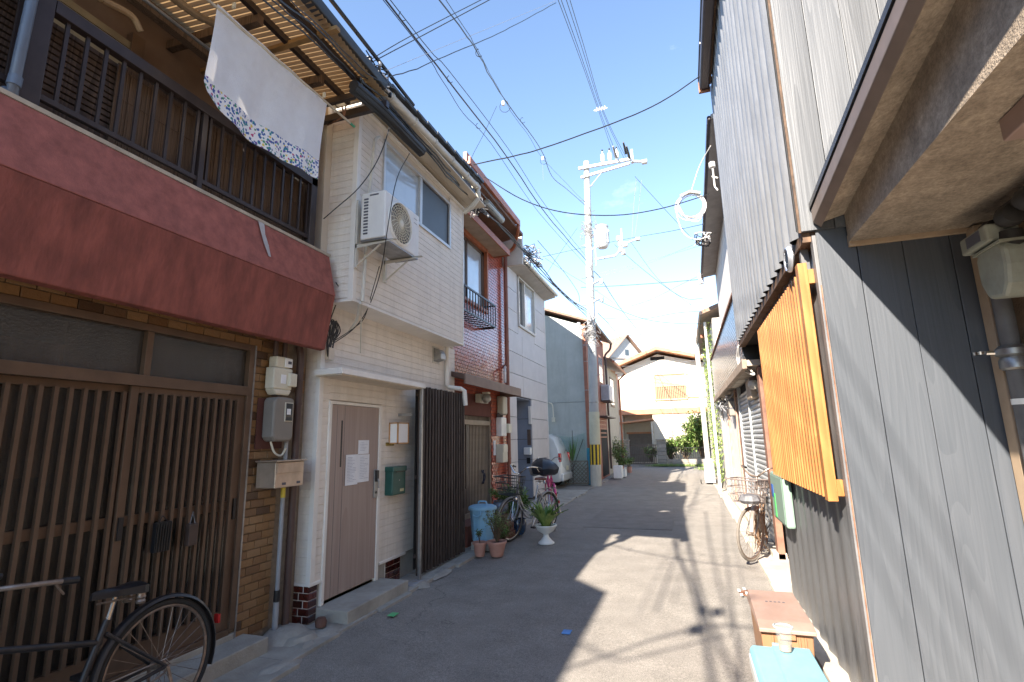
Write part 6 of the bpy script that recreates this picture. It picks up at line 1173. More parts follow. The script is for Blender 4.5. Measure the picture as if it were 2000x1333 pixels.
# lines around and beyond the pole
far = [
 ('thick twisted cable from the pole down to the far brown roof', .02, wire, [(1160, 530, 17.4), (1176, 548, 19), (1210, 600, 25), (1255, 658, 38)]),
 ('dark cable pair leaving the pole low towards the far gable', .018, wire, [(1168, 612, 17.6), (1195, 640, 24), (1212, 662, 33)]),
 ('line from the pole foot bracket sagging to the right hand eaves', .010, wire, [(1150, 578, 17.4), (1200, 602, 17), (1260, 624, 16), (1320, 632, 15.5), (1372, 633, 15)]),
 ('straight line from the pole to the right at the height of its lower bracket', .011, wire, [(1135, 562, 17.4), (1200, 559, 17), (1290, 553, 16), (1370, 546, 15)]),
 ('line rising to the right from the middle of the pole', .008, wire, [(1060, 502, 12), (1145, 483, 17.2), (1235, 465, 15), (1310, 452, 12), (1375, 438, 9)]),
 ('line slanting from the crossarm end down to the right', .009, wire, [(1240, 345, 17.4), (1290, 400, 18), (1355, 470, 19)]),
 ('line slanting from the transformer arm down to the right', .009, wire, [(1200, 478, 17.4), (1260, 530, 17), (1330, 580, 16), (1372, 584, 15.4)]),
 ('second line slanting from the transformer arm to the far fitting', .009, wire, [(1230, 470, 17.4), (1285, 545, 16.5), (1350, 596, 16)]),
 ('thin line falling from the left roof to the transformer', .006, wire, [(1128, 445, 17.3), (1090, 500, 14), (1065, 540, 12)]),
 ('low dark line to the right just under the others', .010, wire, [(1180, 622, 24), (1250, 624, 22), (1320, 612, 20), (1374, 608, 17)]),
 ('line from the far tangle rising slightly to the right eaves', .010, wire, [(1225, 656, 28), (1300, 648, 24), (1374, 642, 20)]),
 ('dark line just above the orange roof on the right', .012, wire, [(1258, 678, 29), (1310, 672, 26), (1372, 664, 22)]),
 ('lowest line touching the right end of the orange roof', .012, wire, [(1240, 694, 29.5), (1290, 688, 28), (1330, 687, 26), (1376, 685, 23)]),
 ('slack line from the far roof ridge curving to the right', .009, wire, [(1185, 628, 24), (1235, 658, 27), (1290, 676, 27), (1350, 688, 25)]),
 ('thin line crossing behind the pole from the pale panel house', .006, wire, [(1065, 505, 12), (1110, 535, 15), (1160, 565, 18), (1215, 604, 25)]),
 ('thin line climbing from the far roofs to the right eaves', .008, wireg, [(1190, 608, 24), (1260, 590, 20), (1330, 556, 16), (1372, 536, 14)]),
 ('faint line climbing to the right below the transformer', .006, wireg, [(1166, 535, 17.6), (1230, 520, 17), (1300, 500, 15), (1375, 470, 10)]),
 ('faint second line climbing to the right below the transformer', .006, wireg, [(1166, 540, 17.6), (1240, 524, 17), (1310, 498, 15), (1375, 478, 10)]),
 ('first thin drop wire under the crossarm end', .008, wireg, [(1243, 350, 17.4), (1238, 400, 17.4), (1234, 468, 17.4)]),
 ('second thin drop wire under the crossarm end', .007, wireg, [(1253, 352, 17.4), (1247, 410, 17.4), (1240, 460, 17.4)]),
 ('short cable from the pole top down to its side', .012, wire, [(1140, 392, 17.3), (1150, 402, 17.2), (1155, 420, 17.2)]),
 ('line across the cream gable wall at the end of the street', .010, wireg, [(1215, 716, 29.5), (1290, 713, 29.5), (1372, 702, 28)]),
 ('thin line slanting over the cream wall to the shrubs', .010, wireg, [(1305, 785, 29.6), (1328, 842, 28.4)]),
]
for lab, r, m_, pts in far: cable(lab, r, m_, PP(pts), k=4, n=5, wave=.004 if r > .015 else 0)
cable('black cable curving from the pole bracket back to the left roofs', .010, wire, PP([(1132, 590, 17.3), (1129, 572, 17.3), (1108, 540, 15), (1080, 505, 13), (1050, 470, 11)]))

# cables of the same street behind and above the viewer; their shadows fall on the sunlit road
def up(x, y, z=5.3): t = z/.65; s_ = P(x, y, Z=0); return Vector((s_.x-.30*t, s_.y-t, z))
for lab, r, pts in (
 ('thick service cable over the viewer that runs along the left eaves', .024, [(1322, 985, 5.3), (1318, 1060, 5.3), (1345, 1130, 5.3), (1372, 1225, 5.3), (1392, 1333, 5.3), (1420, 1500, 5.5)]),
 ('second service cable over the viewer beside the thick one', .022, [(1333, 985, 5.5), (1345, 1060, 5.5), (1368, 1160, 5.5), (1400, 1250, 5.5), (1440, 1333, 5.5), (1500, 1480, 5.6)]),
 ('thin service cable over the viewer nearer the middle of the street', .013, [(1378, 1000, 5.8), (1390, 1080, 5.8), (1415, 1180, 5.8), (1445, 1260, 5.9), (1470, 1333, 6.0)]),
 ('crossing service cable behind the viewer, higher of two', .014, [(1040, 1330, 5.2), (1180, 1285, 5.2), (1290, 1245, 5.3), (1400, 1222, 5.4), (1520, 1230, 5.5)]),
 ('crossing service cable behind the viewer, lower of two', .010, [(1130, 1255, 5.0), (1210, 1290, 5.1), (1300, 1270, 5.2), (1420, 1240, 5.4)]),
 ('faint crossing cable high above the viewer', .010, [(1180, 1062, 5.6), (1260, 1080, 5.6), (1350, 1095, 5.7), (1480, 1110, 5.8)])):
    cable(lab, r/.8, wire, [up(*p) for p in pts], k=6)
for (x, y) in ((1355, 1230), (1372, 1192), (1400, 1195)):
    c = up(x, y, 5.35); b = MB(); b.lathe((c.x, c.y, c.z), [(0, -.07), (.05, -.06), (.05, .06), (0, .07)], 8, axis='y'); b.build('cable_joint', wire, label='black joint sleeve on the service cables over the viewer, %s' % {1355: 'nearest the viewer', 1372: 'the middle one', 1400: 'nearest the street centre'}[x], cat='cable joint')
# ================================================================ bicycles
def bicycle(name, label, loc, rotz, frame, wr=.33, wb=1.05, sz=.78, hz=.80, step=False, basket=None, lean=0, tyre=rub, rimm=chrome, sad=blk, handle='flat', steer=0, rack=True, guard=None, scale=1, spin=0, grp=None, hb=1.0, guardm=None):
    t = thing(name, label, 'bicycle', loc, rotz=rotz, local=True); t.rotation_euler = (lean, 0, rotz); t.scale = (scale,)*3
    if grp: t['group'] = grp
    rx, fx = 0, wb; bbx, bbz = .44, .28
    sx = .30; hx = .88
    def wheel(cx, steer_a=0):
        w = MB(); n = 40; M_ = Matrix.Translation((cx, 0, wr)) @ Matrix.Rotation(steer_a, 4, 'Z')
        w.M = M_; ring = [(wr-.016)*1.0]
        pts = [(math.cos(2*math.pi*i/n)*(wr-.016), 0, math.sin(2*math.pi*i/n)*(wr-.016)) for i in range(n+1)]; w.tube(pts, .017, 8, cap=False); o = w.build('wheel', tyre, t, smooth=True, label=None)
        r = MB(); r.M = M_; pts = [(math.cos(2*math.pi*i/n)*(wr-.037), 0, math.sin(2*math.pi*i/n)*(wr-.037)) for i in range(n+1)]; r.tube(pts, .010, 6, cap=False); r.build('rim', rimm, o, smooth=True)
        s_ = MB(); s_.M = M_
        for k in range(28):
            a = 2*math.pi*k/28; a2 = a+(.55 if k % 2 else -.55); sd = .028*(1 if k % 4 < 2 else -1); s_.tube([(.02*math.cos(a2), sd, .02*math.sin(a2)), (math.cos(a)*(wr-.04), 0, math.sin(a)*(wr-.04))], .0016, 3, cap=False)
        s_.build('spokes', rimm, o); h = MB(); h.M = M_; h.lathe((0, 0, 0), [(.012, -.06), (.012, -.035), (.026, -.03), (.02, 0), (.026, .03), (.012, .035), (.012, .06)], 12, axis='y'); h.build('hub', rimm, o, smooth=True)
        m = MB(); m.M = M_; q = []
        a0, a1 = (R(-5), R(200)) if cx == rx else (R(15), R(170))
        k = 22; vs = []
        for i in range(k+1):
            a = a0+(a1-a0)*i/k; 
            for (dy, rr_) in ((-.027, wr+.008), (-.018, wr+.022), (0, wr+.027), (.018, wr+.022), (.027, wr+.008)): vs.append((math.cos(a)*rr_, dy, math.sin(a)*rr_))
        m.add(vs, [(i*5+j, i*5+j+1, (i+1)*5+j+1, (i+1)*5+j) for i in range(k) for j in range(4)])
        m.build('mudguard', guardm or frame, t, smooth=True, fix=False)
        return o
    wheel(rx); M2 = Matrix.Translation((hx, 0, 0)) @ Matrix.Rotation(steer, 4, 'Z') @ Matrix.Translation((-hx, 0, 0))
    fr = MB()
    fr.tube([(bbx, 0, bbz), (sx-.0, 0, sz)], .0165, 10); fr.tube([(hx+.02, 0, hz-.12), (hx-.02, 0, hz+.06)], .019, 10)
    if step: fr.tube(spl([(sx+.10, 0, bbz+.26), (.60, 0, .40), (.78, 0, .58), (hx+.0, 0, hz-.02)]), .016, 10); fr.tube(spl([(bbx, 0, bbz), (.62, 0, .33), (.80, 0, .50), (hx+.02, 0, hz-.10)]), .018, 10)
    else: fr.tube([(sx+.02, 0, sz-.10), (hx, 0, hz-.01)], .015, 10); fr.tube([(bbx, 0, bbz), (hx+.02, 0, hz-.11)], .0165, 10)
    for s in (-1, 1): fr.tube([(rx, s*.06, wr), (bbx, s*.03, bbz)], .010, 8); fr.tube([(rx, s*.06, wr), (sx+.01, s*.018, sz-.06)], .009, 8)
    fr.build('frame', frame, t, smooth=True)
    fk = MB(); fk.M = M2
    for s in (-1, 1): fk.tube(spl([(hx+.025, s*.035, hz-.14), (hx+.06, s*.055, .5), (fx, s*.055, wr)]), .011, 8)
    fk.tube([(hx+.025, -.035, hz-.14), (hx+.025, .035, hz-.14)], .014, 8); fk.build('fork', frame, t, smooth=True)
    wv = MB(); 
    fw = wheel(fx, 0)
    if steer:
        for o in [o_ for o_ in t.children if o_.name.startswith(('wheel', 'mudguard'))][-2:]:
            o.matrix_local = M2
    st = MB(); st.tube([(sx, 0, sz-.02), (sx-.03, 0, sz+.10)], .012, 8); st.build('seat_post', chrome, t, smooth=True)
    sd = MB(); cx, cz = sx-.04, sz+.13; sd.M = Matrix.Translation((cx, 0, cz)) @ Matrix.Scale(.85, 4) @ Matrix.Rotation(R(-4), 4, 'Y') @ Matrix.Translation((-cx, 0, -cz))
    prof = [(.15, .010, .0), (.13, .020, .008), (.08, .026, .012), (.0, .045, .014), (-.06, .085, .02), (-.10, .105, .024), (-.135, .09, .02), (-.145, .05, .01)]
    vs = []
    for (x, w, h) in prof: vs += [(cx+x, -w, cz-.03), (cx+x, -w*.95, cz+h-.008), (cx+x, -w*.4, cz+h+.008), (cx+x, w*.4, cz+h+.008), (cx+x, w*.95, cz+h-.008), (cx+x, w, cz-.03)]
    n = len(prof); sd.add(vs, [(i*6+j, i*6+j+1, (i+1)*6+j+1, (i+1)*6+j) for i in range(n-1) for j in range(5)]+[(0, 1, 2, 3, 4, 5), tuple((n-1)*6+j for j in range(5, -1, -1))]); so_ = sd.build('saddle', sad, t, smooth=True)
    sp = MB()
    for s in (-1, 1): sp.lathe((cx-.09, s*.05, cz-.085), [(.02, 0), (.024, .01), (.018, .02), (.024, .03), (.018, .04), (.02, .055)], 10)
    sp.tube([(cx+.1, 0, cz-.04), (cx-.09, .04, cz-.05)], .005, 5); sp.build('saddle_springs', rimm, so_, smooth=True)
    hb_ = MB(); hb_.M = M2; zt = hz+.06
    hb_.tube([(hx-.02, 0, zt), (hx-.05, 0, zt+.16)], .012, 8)
    top = Vector((hx-.05, 0, zt+.16))
    if handle == 'flat': path = lambda s: [top, top+Vector((.05, s*.10, .01)), top+Vector((.02, s*.2, .02)), top+Vector((-.12, s*.26, .01)), top+Vector((-.20, s*.27, 0))]
    else: path = lambda s: [top, top+Vector((.06, s*.07, .03)), top+Vector((.02, s*.18, .12)), top+Vector((-.12, s*.25, .12)), top+Vector((-.24, s*.27, .09))]
    for s in (-1, 1): hb_.tube(spl(path(s)), .011, 8)
    hb_.build('handlebar', rimm, t, smooth=True)
    for s in (-1, 1):
        g_ = MB(); g_.M = M2; q = path(s); g_.tube([q[-1]+(q[-2]-q[-1])*.75, q[-1]], .016, 10); g_.build('grip', blk, t, smooth=True)
    bl = MB(); bl.M = M2
    for s in (-1, 1): q = path(s); bl.tube([q[-2]+Vector((0, 0, -.01)), q[-1]+Vector((.04, -s*.02, -.05))], .005, 5)
    bl.build('brake_lever', rimm, t)
    cr_ = MB(); cr_.lathe((bbx, .045, bbz), [(.085, 0), (.09, .004), (.085, .008)], 26, axis='y'); cr_.build('chainring', rimm, t); ck = MB()
    ck.tube([(bbx, .06, bbz), (bbx+.12, .065, bbz-.12)], .009, 6); ck.tube([(bbx, -.05, bbz), (bbx-.12, -.055, bbz+.12)], .009, 6); ck.build('crank', rimm, t)
    for (x, y, z) in ((bbx+.12, .11, bbz-.12), (bbx-.12, -.10, bbz+.12)): pd = MB(); pd.box((x-.04, y-.04, z-.012), (x+.04, y+.04, z+.012)); pd.build('pedal', blk, t, bevel=.004)
    cg_ = MB(); cg_.prism([(bbx+.1, .035, bbz+.07), (bbx-.02, .035, bbz+.10), (-.05, .035, wr+.05), (-.08, .035, wr-.02), (-.03, .035, wr-.05), (bbx, .035, bbz-.10), (bbx+.1, .035, bbz-.06)], (0, .02, 0)) if guard else cg_.tube([(bbx, .05, bbz+.088), (0, .05, wr+.035), (-.03, .05, wr), (0, .05, wr-.035), (bbx, .05, bbz-.088)], .005, 5)
    cg_.build('chain_case' if guard else 'chain', guard or rimm, t, smooth=True)
    if rack:
        rk = MB()
        for y in (-.05, .05): rk.tube([(sx-.08, y, .72), (-.22, y, .72)], .006, 6)
        for x in (.12, -.02, -.2): rk.tube([(x, -.05, .72), (x, .05, .72)], .005, 6)
        for s in (-1, 1): rk.tube([(-.05, s*.05, .72), (0, s*.065, wr)], .006, 6)
        rk.build('rear_rack', rimm, t, smooth=True)
    kd = MB()
    for s in (-1, 1): kd.tube([(0, s*.07, wr), (-.06, s*.13, .02)], .009, 6)
    kd.tube([(-.06, -.13, .015), (-.06, .13, .015)], .009, 6); kd.build('stand', rimm, t, smooth=True)
    rf = MB(); rf.box((-wr-.045, -.018, wr+.10), (-wr-.03, .018, wr+.15)); rf.build('reflector', mat('red_reflector', (.45, .02, .02), .2), t)
    if basket:
        bk = MB(); bk.M = M2; x0, x1, z0, z1, w0, w1 = hx+.06, hx+.32, .72, 1.0, .14, .20
        def ringp(z, e): a = x0+.0; c_ = x1+e*.06; w = w0+(w1-w0)*e; return [(a, -w, z), (c_, -w, z), (c_, w, z), (a, w, z), (a, -w, z)]
        for e in (0, .33, .66, 1.0): bk.tube(ringp(z0+(z1-z0)*e, e), .006 if e < 1 else .009, 5)
        P0, P1 = ringp(z0, 0), ringp(z1, 1)
        for i in range(4):
            for k in range(9):
                f_ = k/9; p0 = Vector(P0[i])*(1-f_)+Vector(P0[i+1])*f_; p1 = Vector(P1[i])*(1-f_)+Vector(P1[i+1])*f_; bk.tube([p0, p1], .0038, 4)
        for k in range(9): f_ = k/8; bk.tube([(x0+(x1-x0)*f_, -w0, z0), (x0+(x1-x0)*f_, w0, z0)], .0025, 4)
        bk.build('basket', basket, t); 
    lmp = MB(); lmp.M = M2; lmp.lathe((fx-.02, .06, wr+.32), [(0, -.04), (.03, -.03), (.038, .02), (0, .03)], 12, axis='x'); lmp.build('lamp', rimm, t, smooth=True)
    return t
oldb = mat('old_black_frame', (.012, .012, .015), .5, .2, 8, coat=.1, dirt=.35, dirtcol=(.10, .07, .05)); rustc = mat('rusty_chrome', (.28, .22, .18), .45, .25, 20, metal=.7, dirt=.5, dirtcol=(.2, .10, .05))
# near left bicycle, pointing back towards the viewer's left
hub = P(319, 1281, X=-2.62)
WR_ = .335
rc0 = P(313, 1290, X=-2.98)
bk1 = bicycle('bicycle', 'old black bicycle in front of the lattice doors at the lower left', (rc0.x, rc0.y, .012), R(-90), oldb, wr=WR_, wb=1.12, sz=.66, hz=.72, scale=1.04, rimm=rustc, handle='flat', steer=R(0), rack=False, sad=blk, lean=R(2))
# ladies bicycle with wire basket by the pots, facing the viewer
bk2 = bicycle('bicycle', 'silver bicycle with a wire basket among the potted plants on the left', (-2.42, 9.02, .012), R(-109), mat('silver_frame_paint', (.36, .37, .40), .3, .08, 6, metal=.5), wr=.33, step=True, basket=mat('dark_wire', (.08, .085, .09), .5, .1, 6, metal=.5), handle='up', guard=None, lean=R(-3), guardm=steel, sad=mat('brown_saddle', (.12, .045, .035), .6))
cv = MB(); n = 9
base = [(-.28, -.16), (-.28, .16), (.0, .22), (.26, .17), (.26, -.17), (.0, -.22)]
bk3 = bicycle('bicycle', 'pink bicycle with a black covered basket beside the white van', (-2.78, 11.0, .015), R(112), mat('pink_paint', (.60, .02, .18), .3, .05, 5, coat=.6), wr=.31, step=True, handle='up', guard=mat('pink_paint', None), rack=False)
r_ = random.Random(5); cvm = mat('black_nylon', (.018, .02, .026), .32, .15, 5, bump=.3, bs=20)
cx0, cy0_, cz0 = -3.05, 11.25, .80
lay = []
for k, (z, s) in enumerate(((.0, .72), (.03, .95), (.14, 1.05), (.24, .85), (.32, .55), (.36, .2))):
    lay.append([(cx0+.30*s*math.cos(2*math.pi*j/14)*(1+.12*math.cos(j*3.0)), cy0_+.34*s*math.sin(2*math.pi*j/14)*(1+.1*math.sin(j*2.3)), cz0+z+.02*math.sin(j*2.1+k)) for j in range(14)])
b = MB(); loft(b, lay); b.build('basket_cover', cvm, label='puffed black nylon cover over the bicycle basket left of the pink bicycle', cat='cover', smooth=True)
# right rusty bicycle with plastic basket
bk5 = bicycle('bicycle', 'rusty bicycle with a brown mesh basket leaning by the roller shutter', (.97, 8.37, .03), R(-104), mat('faded_frame', (.32, .30, .28), .5, .2, 8, metal=.4, dirt=.5, dirtcol=(.22, .12, .07)), wr=.33, step=True, basket=mat('brown_wire', (.16, .13, .12), .6, .15, 8), handle='up', rimm=rustc, lean=R(-3), steer=R(-20), tyre=mat('grey_tyre', (.16, .14, .12), .85, .15, 8))
b = MB(); c = Vector((.68, 7.12, .86)); r_ = random.Random(14); pts = [c+Vector((r_.uniform(-.1, .1), r_.uniform(-.1, .1), r_.uniform(-.07, .05))) for _ in range(22)]
b.lathe((c.x, c.y, c.z-.06), [(0, -.05), (.09, -.04), (.13, .0), (.10, .06), (0, .08)], 9); b.build('crumpled_bag', mat('grey_bag', (.13, .13, .14), .6, .3, 9, bump=.8, bs=20), label='crumpled dark bag lying in the mesh basket of the rusty bicycle', cat='bag')
b = MB(); c = Vector((.84, 7.9, .5))
for k in range(40):
    a = [c+Vector((r_.uniform(-.08, .08), r_.uniform(-.3, .2), r_.uniform(-.45, .25))) for _ in range(3)]; b.tube(spl(a, 3), .004, 4)
b.build('dry_vine', mat('dry_vine', (.25, .15, .09), .9, .3, 9), label='dry brown vines tangled in the frame of the rusty bicycle', cat='vine')
# far right covered bicycles
wt = thing('covered_cart', 'white sheet covered cart at the right side of the far street', 'cart', (.62, 19.2, 0)); shm2 = mat('white_sheet', (.74, .75, .78), .7, .05, 3, bump=.3, bs=8)
lay = []
for k, (z, s) in enumerate(((.06, 1.0), (.3, .98), (.6, .94), (.76, .86), (.80, .6))):
    lay.append([(.66+.16*s*max(-1, min(1, 1.5*math.cos(2*math.pi*(j+.5)/16)))+.012*math.sin(j*4+k), 19.0+.55*s*max(-1, min(1, 1.5*math.sin(2*math.pi*(j+.5)/16))), z) for j in range(16)])
b = MB(); loft(b, lay); b.build('sheet', shm2, wt, smooth=True)
for x in (.34, .64): b = MB(); b.lathe((x, 18.6, .08), [(0, 0), (.07, .005), (.07, .03), (0, .035)], 12, axis='x'); b.build('wheel', rub, wt)
bk6 = bicycle('bicycle', 'grey bicycle parked against the wall just before the white covered cart', (.86, 18.0, .03), R(-88), mat('grey_frame_paint', (.28, .28, .30), .4, .1, 5), wr=.33, step=True, handle='up', basket=mat('dark_wire', None), lean=R(-6))
bk7 = bicycle('bicycle', 'brown bicycle parked nearest the wall beside the grey one', (1.00, 17.8, .03), R(-84), mat('brown_frame_paint', (.18, .10, .06), .4, .1, 5), wr=.33, step=True, handle='up')
# ================================================================ bins, boxes, pots and plants
blue = mat('sky_blue_plastic', (.22, .42, .58), .45, .05, 4, dirt=.25, dirtcol=(.16, .28, .36)); blues = mat('faded_blue_plastic', (.20, .40, .47), .45, .08, 3, dirt=.3, dirtcol=(.30, .44, .48))
c = P(926, 1070, Z=.0); cx, cy = -2.98, 7.42
bn = thing('rubbish_bin', 'light blue ribbed plastic bin with a lid beside the slat screen', 'bin', (cx, cy, .13))
b = MB(); n = 40; prof = [(.0, .14), (.150, .14), (.155, .16), (.185, .58), (.19, .60)]
for i in range(len(prof)):
    for j in range(n): rr_ = prof[i][0]*(1+.02*(1 if (j//2) % 2 else -1) if 1 < i < 4 else 1); a = 2*math.pi*j/n; b.v.append((cx+rr_*math.cos(a), cy+rr_*math.sin(a), prof[i][1]))
for i in range(len(prof)-1):
    for j in range(n): b.f.append((i*n+j, i*n+(j+1) % n, (i+1)*n+(j+1) % n, (i+1)*n+j)); b.m.append(0)
b.build('body', blue, bn, smooth=False)
b = MB(); b.lathe((cx, cy, .60), [(.185, -.03), (.21, -.03), (.215, .0), (.205, .02), (.17, .035), (.06, .05), (0, .05)], 32, cap=False); ld = b.build('lid', blue, bn, smooth=True)
b = MB(); b.tube(spl([(cx-.07, cy, .645), (cx-.05, cy, .685), (cx+.05, cy, .685), (cx+.07, cy, .645)]), .012, 8); b.build('handle', blue, ld, smooth=True); b = MB(); b.tube(spl([(cx+.05, cy-.21, .57), (cx+.06, cy-.235, .52), (cx, cy-.24, .50), (cx-.06, cy-.235, .52)]), .01, 6); b.build('side_handle', blue, bn, smooth=True)
def block(x, y, z, dx, dy, dz, m, lab):
    t_ = thing('concrete_block', lab, 'block', (x, y, z)); b = MB(); b.box((x-dx/2, y-dy/2, z), (x+dx/2, y+dy/2, z+dz*.25)); b.box((x-dx/2, y-dy/2, z+dz*.75), (x+dx/2, y+dy/2, z+dz))
    for k in range(4): yy = y-dy/2+k*(dy-.03)/3; b.box((x-dx/2+.001, yy+(.001 if k == 0 else 0), z+dz*.25), (x+dx/2-.001, yy+.029, z+dz*.75))
    b.build('body', m, t_, bevel=.004)
block(-2.93, 7.35, .02, .34, .19, .11, conc, 'hollow concrete block under the light blue bin'); block(-2.98, 7.56, .02, .34, .17, .11, conc, 'second hollow concrete block behind the one under the blue bin')
rsb = mat('reddish_block', (.24, .10, .07), .85, .15, 8)
for (x, y, z, lab) in ((-2.92, 8.15, .02, 'lowest reddish hollow block of the stack behind the blue bin'), (-2.94, 8.15, .145, 'middle reddish hollow block of the stack behind the blue bin'), (-2.95, 8.17, .27, 'topmost reddish hollow block carrying the small blue glazed pot')): block(x, y, z, .30, .34, .12, rsb, lab)
def pot(cx, cy, z, r0, r1, h, m, lab, rim=.015, name='flower_pot'):
    t_ = thing(name, lab, 'flower pot', (cx, cy, z)); b = MB(); b.lathe((cx, cy, z), [(r0*.9, 0), (r0, .01), (r1, h-.03), (r1+rim, h-.028), (r1+rim, h), (r1-.006, h), (r1-.012, h-.03)], 28, cap=False); b.lathe((cx, cy, z), [(0, .001), (r0*.9, .001)], 28, cap=False); b.build('pot', m, t_, smooth=True)
    b = MB(); b.lathe((cx, cy, z+h-.028), [(0, .008), (r1-.010, 0)], 20, cap=False); b.build('soil', soil, t_); return t_
def bushy(cx, cy, z, rad, h, n, lw, ll, mats, lab, stems=6, name='plant', up=.6, seed=1, open_=.0, cat='plant'):
    r_ = random.Random(seed); t_ = thing(name, lab, cat, (cx, cy, z)); b = MB()
    tips = []
    for k in range(stems):
        a = r_.uniform(0, 6.28); q = r_.uniform(.2, 1)*rad; tip = Vector((cx+q*math.cos(a), cy+q*math.sin(a), z+h*r_.uniform(.55, 1.0))); mid = Vector((cx, cy, z))*.5+tip*.5+Vector((r_.uniform(-.1, .1)*rad, r_.uniform(-.1, .1)*rad, h*.1)); tips.append((mid, tip)); b.tube(spl([(cx+r_.uniform(-.02, .02), cy+r_.uniform(-.02, .02), z-.02), mid, tip], 4), [.006]*9, 4) if False else b.tube([Vector((cx, cy, z-.02)), mid, tip], [.006*h*2+.001, .004*h*2+.001, .0015], 5)
    b.build('stem', bark, t_)
    lf = MB()
    for k in range(n):
        m_, tp = r_.choice(tips); f_ = r_.uniform(.1, 1.05); p = m_+(tp-m_)*f_; d = Vector((r_.gauss(0, 1), r_.gauss(0, 1), r_.gauss(up, .7))); s = r_.uniform(.6, 1.25); lf.mi = r_.randrange(len(mats)); p += Vector((r_.gauss(0, .12), r_.gauss(0, .12), r_.gauss(0, .08)))*rad; lf.leaf(p, d, lw*s, ll*s, r_.uniform(0, .5))
    lf.build('foliage', mats, t_, fix=False); return t_
pA = P(972, 1092, Z=0.02); pot(-2.60, 6.99, .018, .085, .125, .20, terra, 'large terracotta coloured pot nearest the road with a thin twiggy plant')
bushy(-2.60, 6.99, .21, .24, .42, 900, .014, .040, [leafd, leafd, leafl], 'thin twiggy plant with tiny dull leaves in the large terracotta pot', stems=26, seed=4)
pot(-2.83, 6.93, .018, .065, .088, .19, terra, 'small terracotta coloured pot right of the blue bin'); bushy(-2.83, 6.93, .20, .09, .18, 60, .02, .05, [leafm, leafd], 'small sprig growing in the small terracotta pot', stems=5, seed=6)
bl_ = mat('blue_glaze', (.14, .18, .24), .2, .2, 7, coat=.7); t_ = thing('glazed_pot', 'round blue grey glazed pot on the stack of reddish blocks', 'flower pot', (-2.98, 8.2, .39)); b = MB(); b.lathe((-2.98, 8.2, .39), [(.06, 0), (.10, .03), (.14, .10), (.13, .17), (.11, .20), (.13, .22), (.11, .22), (.10, .18)], 26, cap=False); b.build('pot', bl_, t_, smooth=True); bushy(-2.98, 8.2, .58, .20, .20, 380, .026, .055, [leafm, leafl], 'low green plant spilling over the blue grey glazed pot', stems=10, seed=8)
b = thing('glazed_pot', 'dark navy glazed pot half hidden by green leaves near the silver bicycle', 'flower pot', (-2.82, 8.62, 0)); q = MB(); q.lathe((-2.82, 8.62, .02), [(.09, 0), (.13, .05), (.15, .18), (.13, .24), (.145, .25), (.12, .25)], 26, cap=False); q.build('pot', mat('navy_glaze', (.02, .05, .11), .15, .2, 6, coat=.7), b, smooth=True)
bushy(-2.84, 8.62, .26, .30, .52, 900, .04, .11, [leafm, leafm, leafl], 'bushy bright green plant between the blue bin and the silver bicycle', stems=16, seed=10)
# white urn with bromeliad like plant
ux, uy = -2.17, 8.02; u = thing('urn', 'white plastic pedestal urn standing on the road before the bicycles', 'urn', (ux, uy, 0))
b = MB(); b.lathe((ux, uy, .01), [(.125, 0), (.125, .018), (.085, .05), (.045, .10), (.04, .135), (.07, .155), (.125, .19), (.155, .24), (.175, .262), (.175, .275), (.15, .275), (.14, .24)], 32, cap=False); b.build('bowl', plast, u, smooth=True); b = MB(); b.lathe((ux, uy, .255), [(0, .01), (.145, 0)], 20, cap=False); b.build('soil', soil, u)
t_ = thing('leafy_plant', 'broad pointed yellow green leaves fanning out of the white urn', 'plant', (ux, uy, .26)); r_ = random.Random(41)
for k in range(52):
    a = r_.uniform(0, 6.28); e = r_.uniform(.95, 1.52); l = r_.uniform(.32, .50); w = r_.uniform(.022, .036); p0 = Vector((ux+.05*math.cos(a), uy+.05*math.sin(a), .255)); d = Vector((math.cos(a)*math.cos(e), math.sin(a)*math.cos(e), math.sin(e))); sd = Vector((-math.sin(a), math.cos(a), 0)); b = MB(); pr = []
    for i, f_ in enumerate((0, .25, .5, .75, 1)):
        c = p0+d*l*f_+Vector((math.cos(a)*.10*f_*f_, math.sin(a)*.10*f_*f_, -.09*f_**3)); ww = w*(.35, .8, 1, .75, .02)[i]; pr += [c-sd*ww+Vector((0, 0, .006)), c-Vector((0, 0, .004)), c+sd*ww+Vector((0, 0, .006))]
    b.add(pr, [(i*3+j, i*3+j+1, i*3+j+4, i*3+j+3) for i in range(4) for j in range(2)]); b.build('leaf', leafl if k % 3 else leafm, t_, smooth=True, fix=False)
# litter by the screen
b = MB(); b.lathe(P(845, 1103, Z=.05), [(0, 0), (.05, .01), (.03, .03), (0, .035)], 7); b.build('paper_scrap', paper, label='white crumpled paper scrap at the foot of the slat screen', cat='scrap')
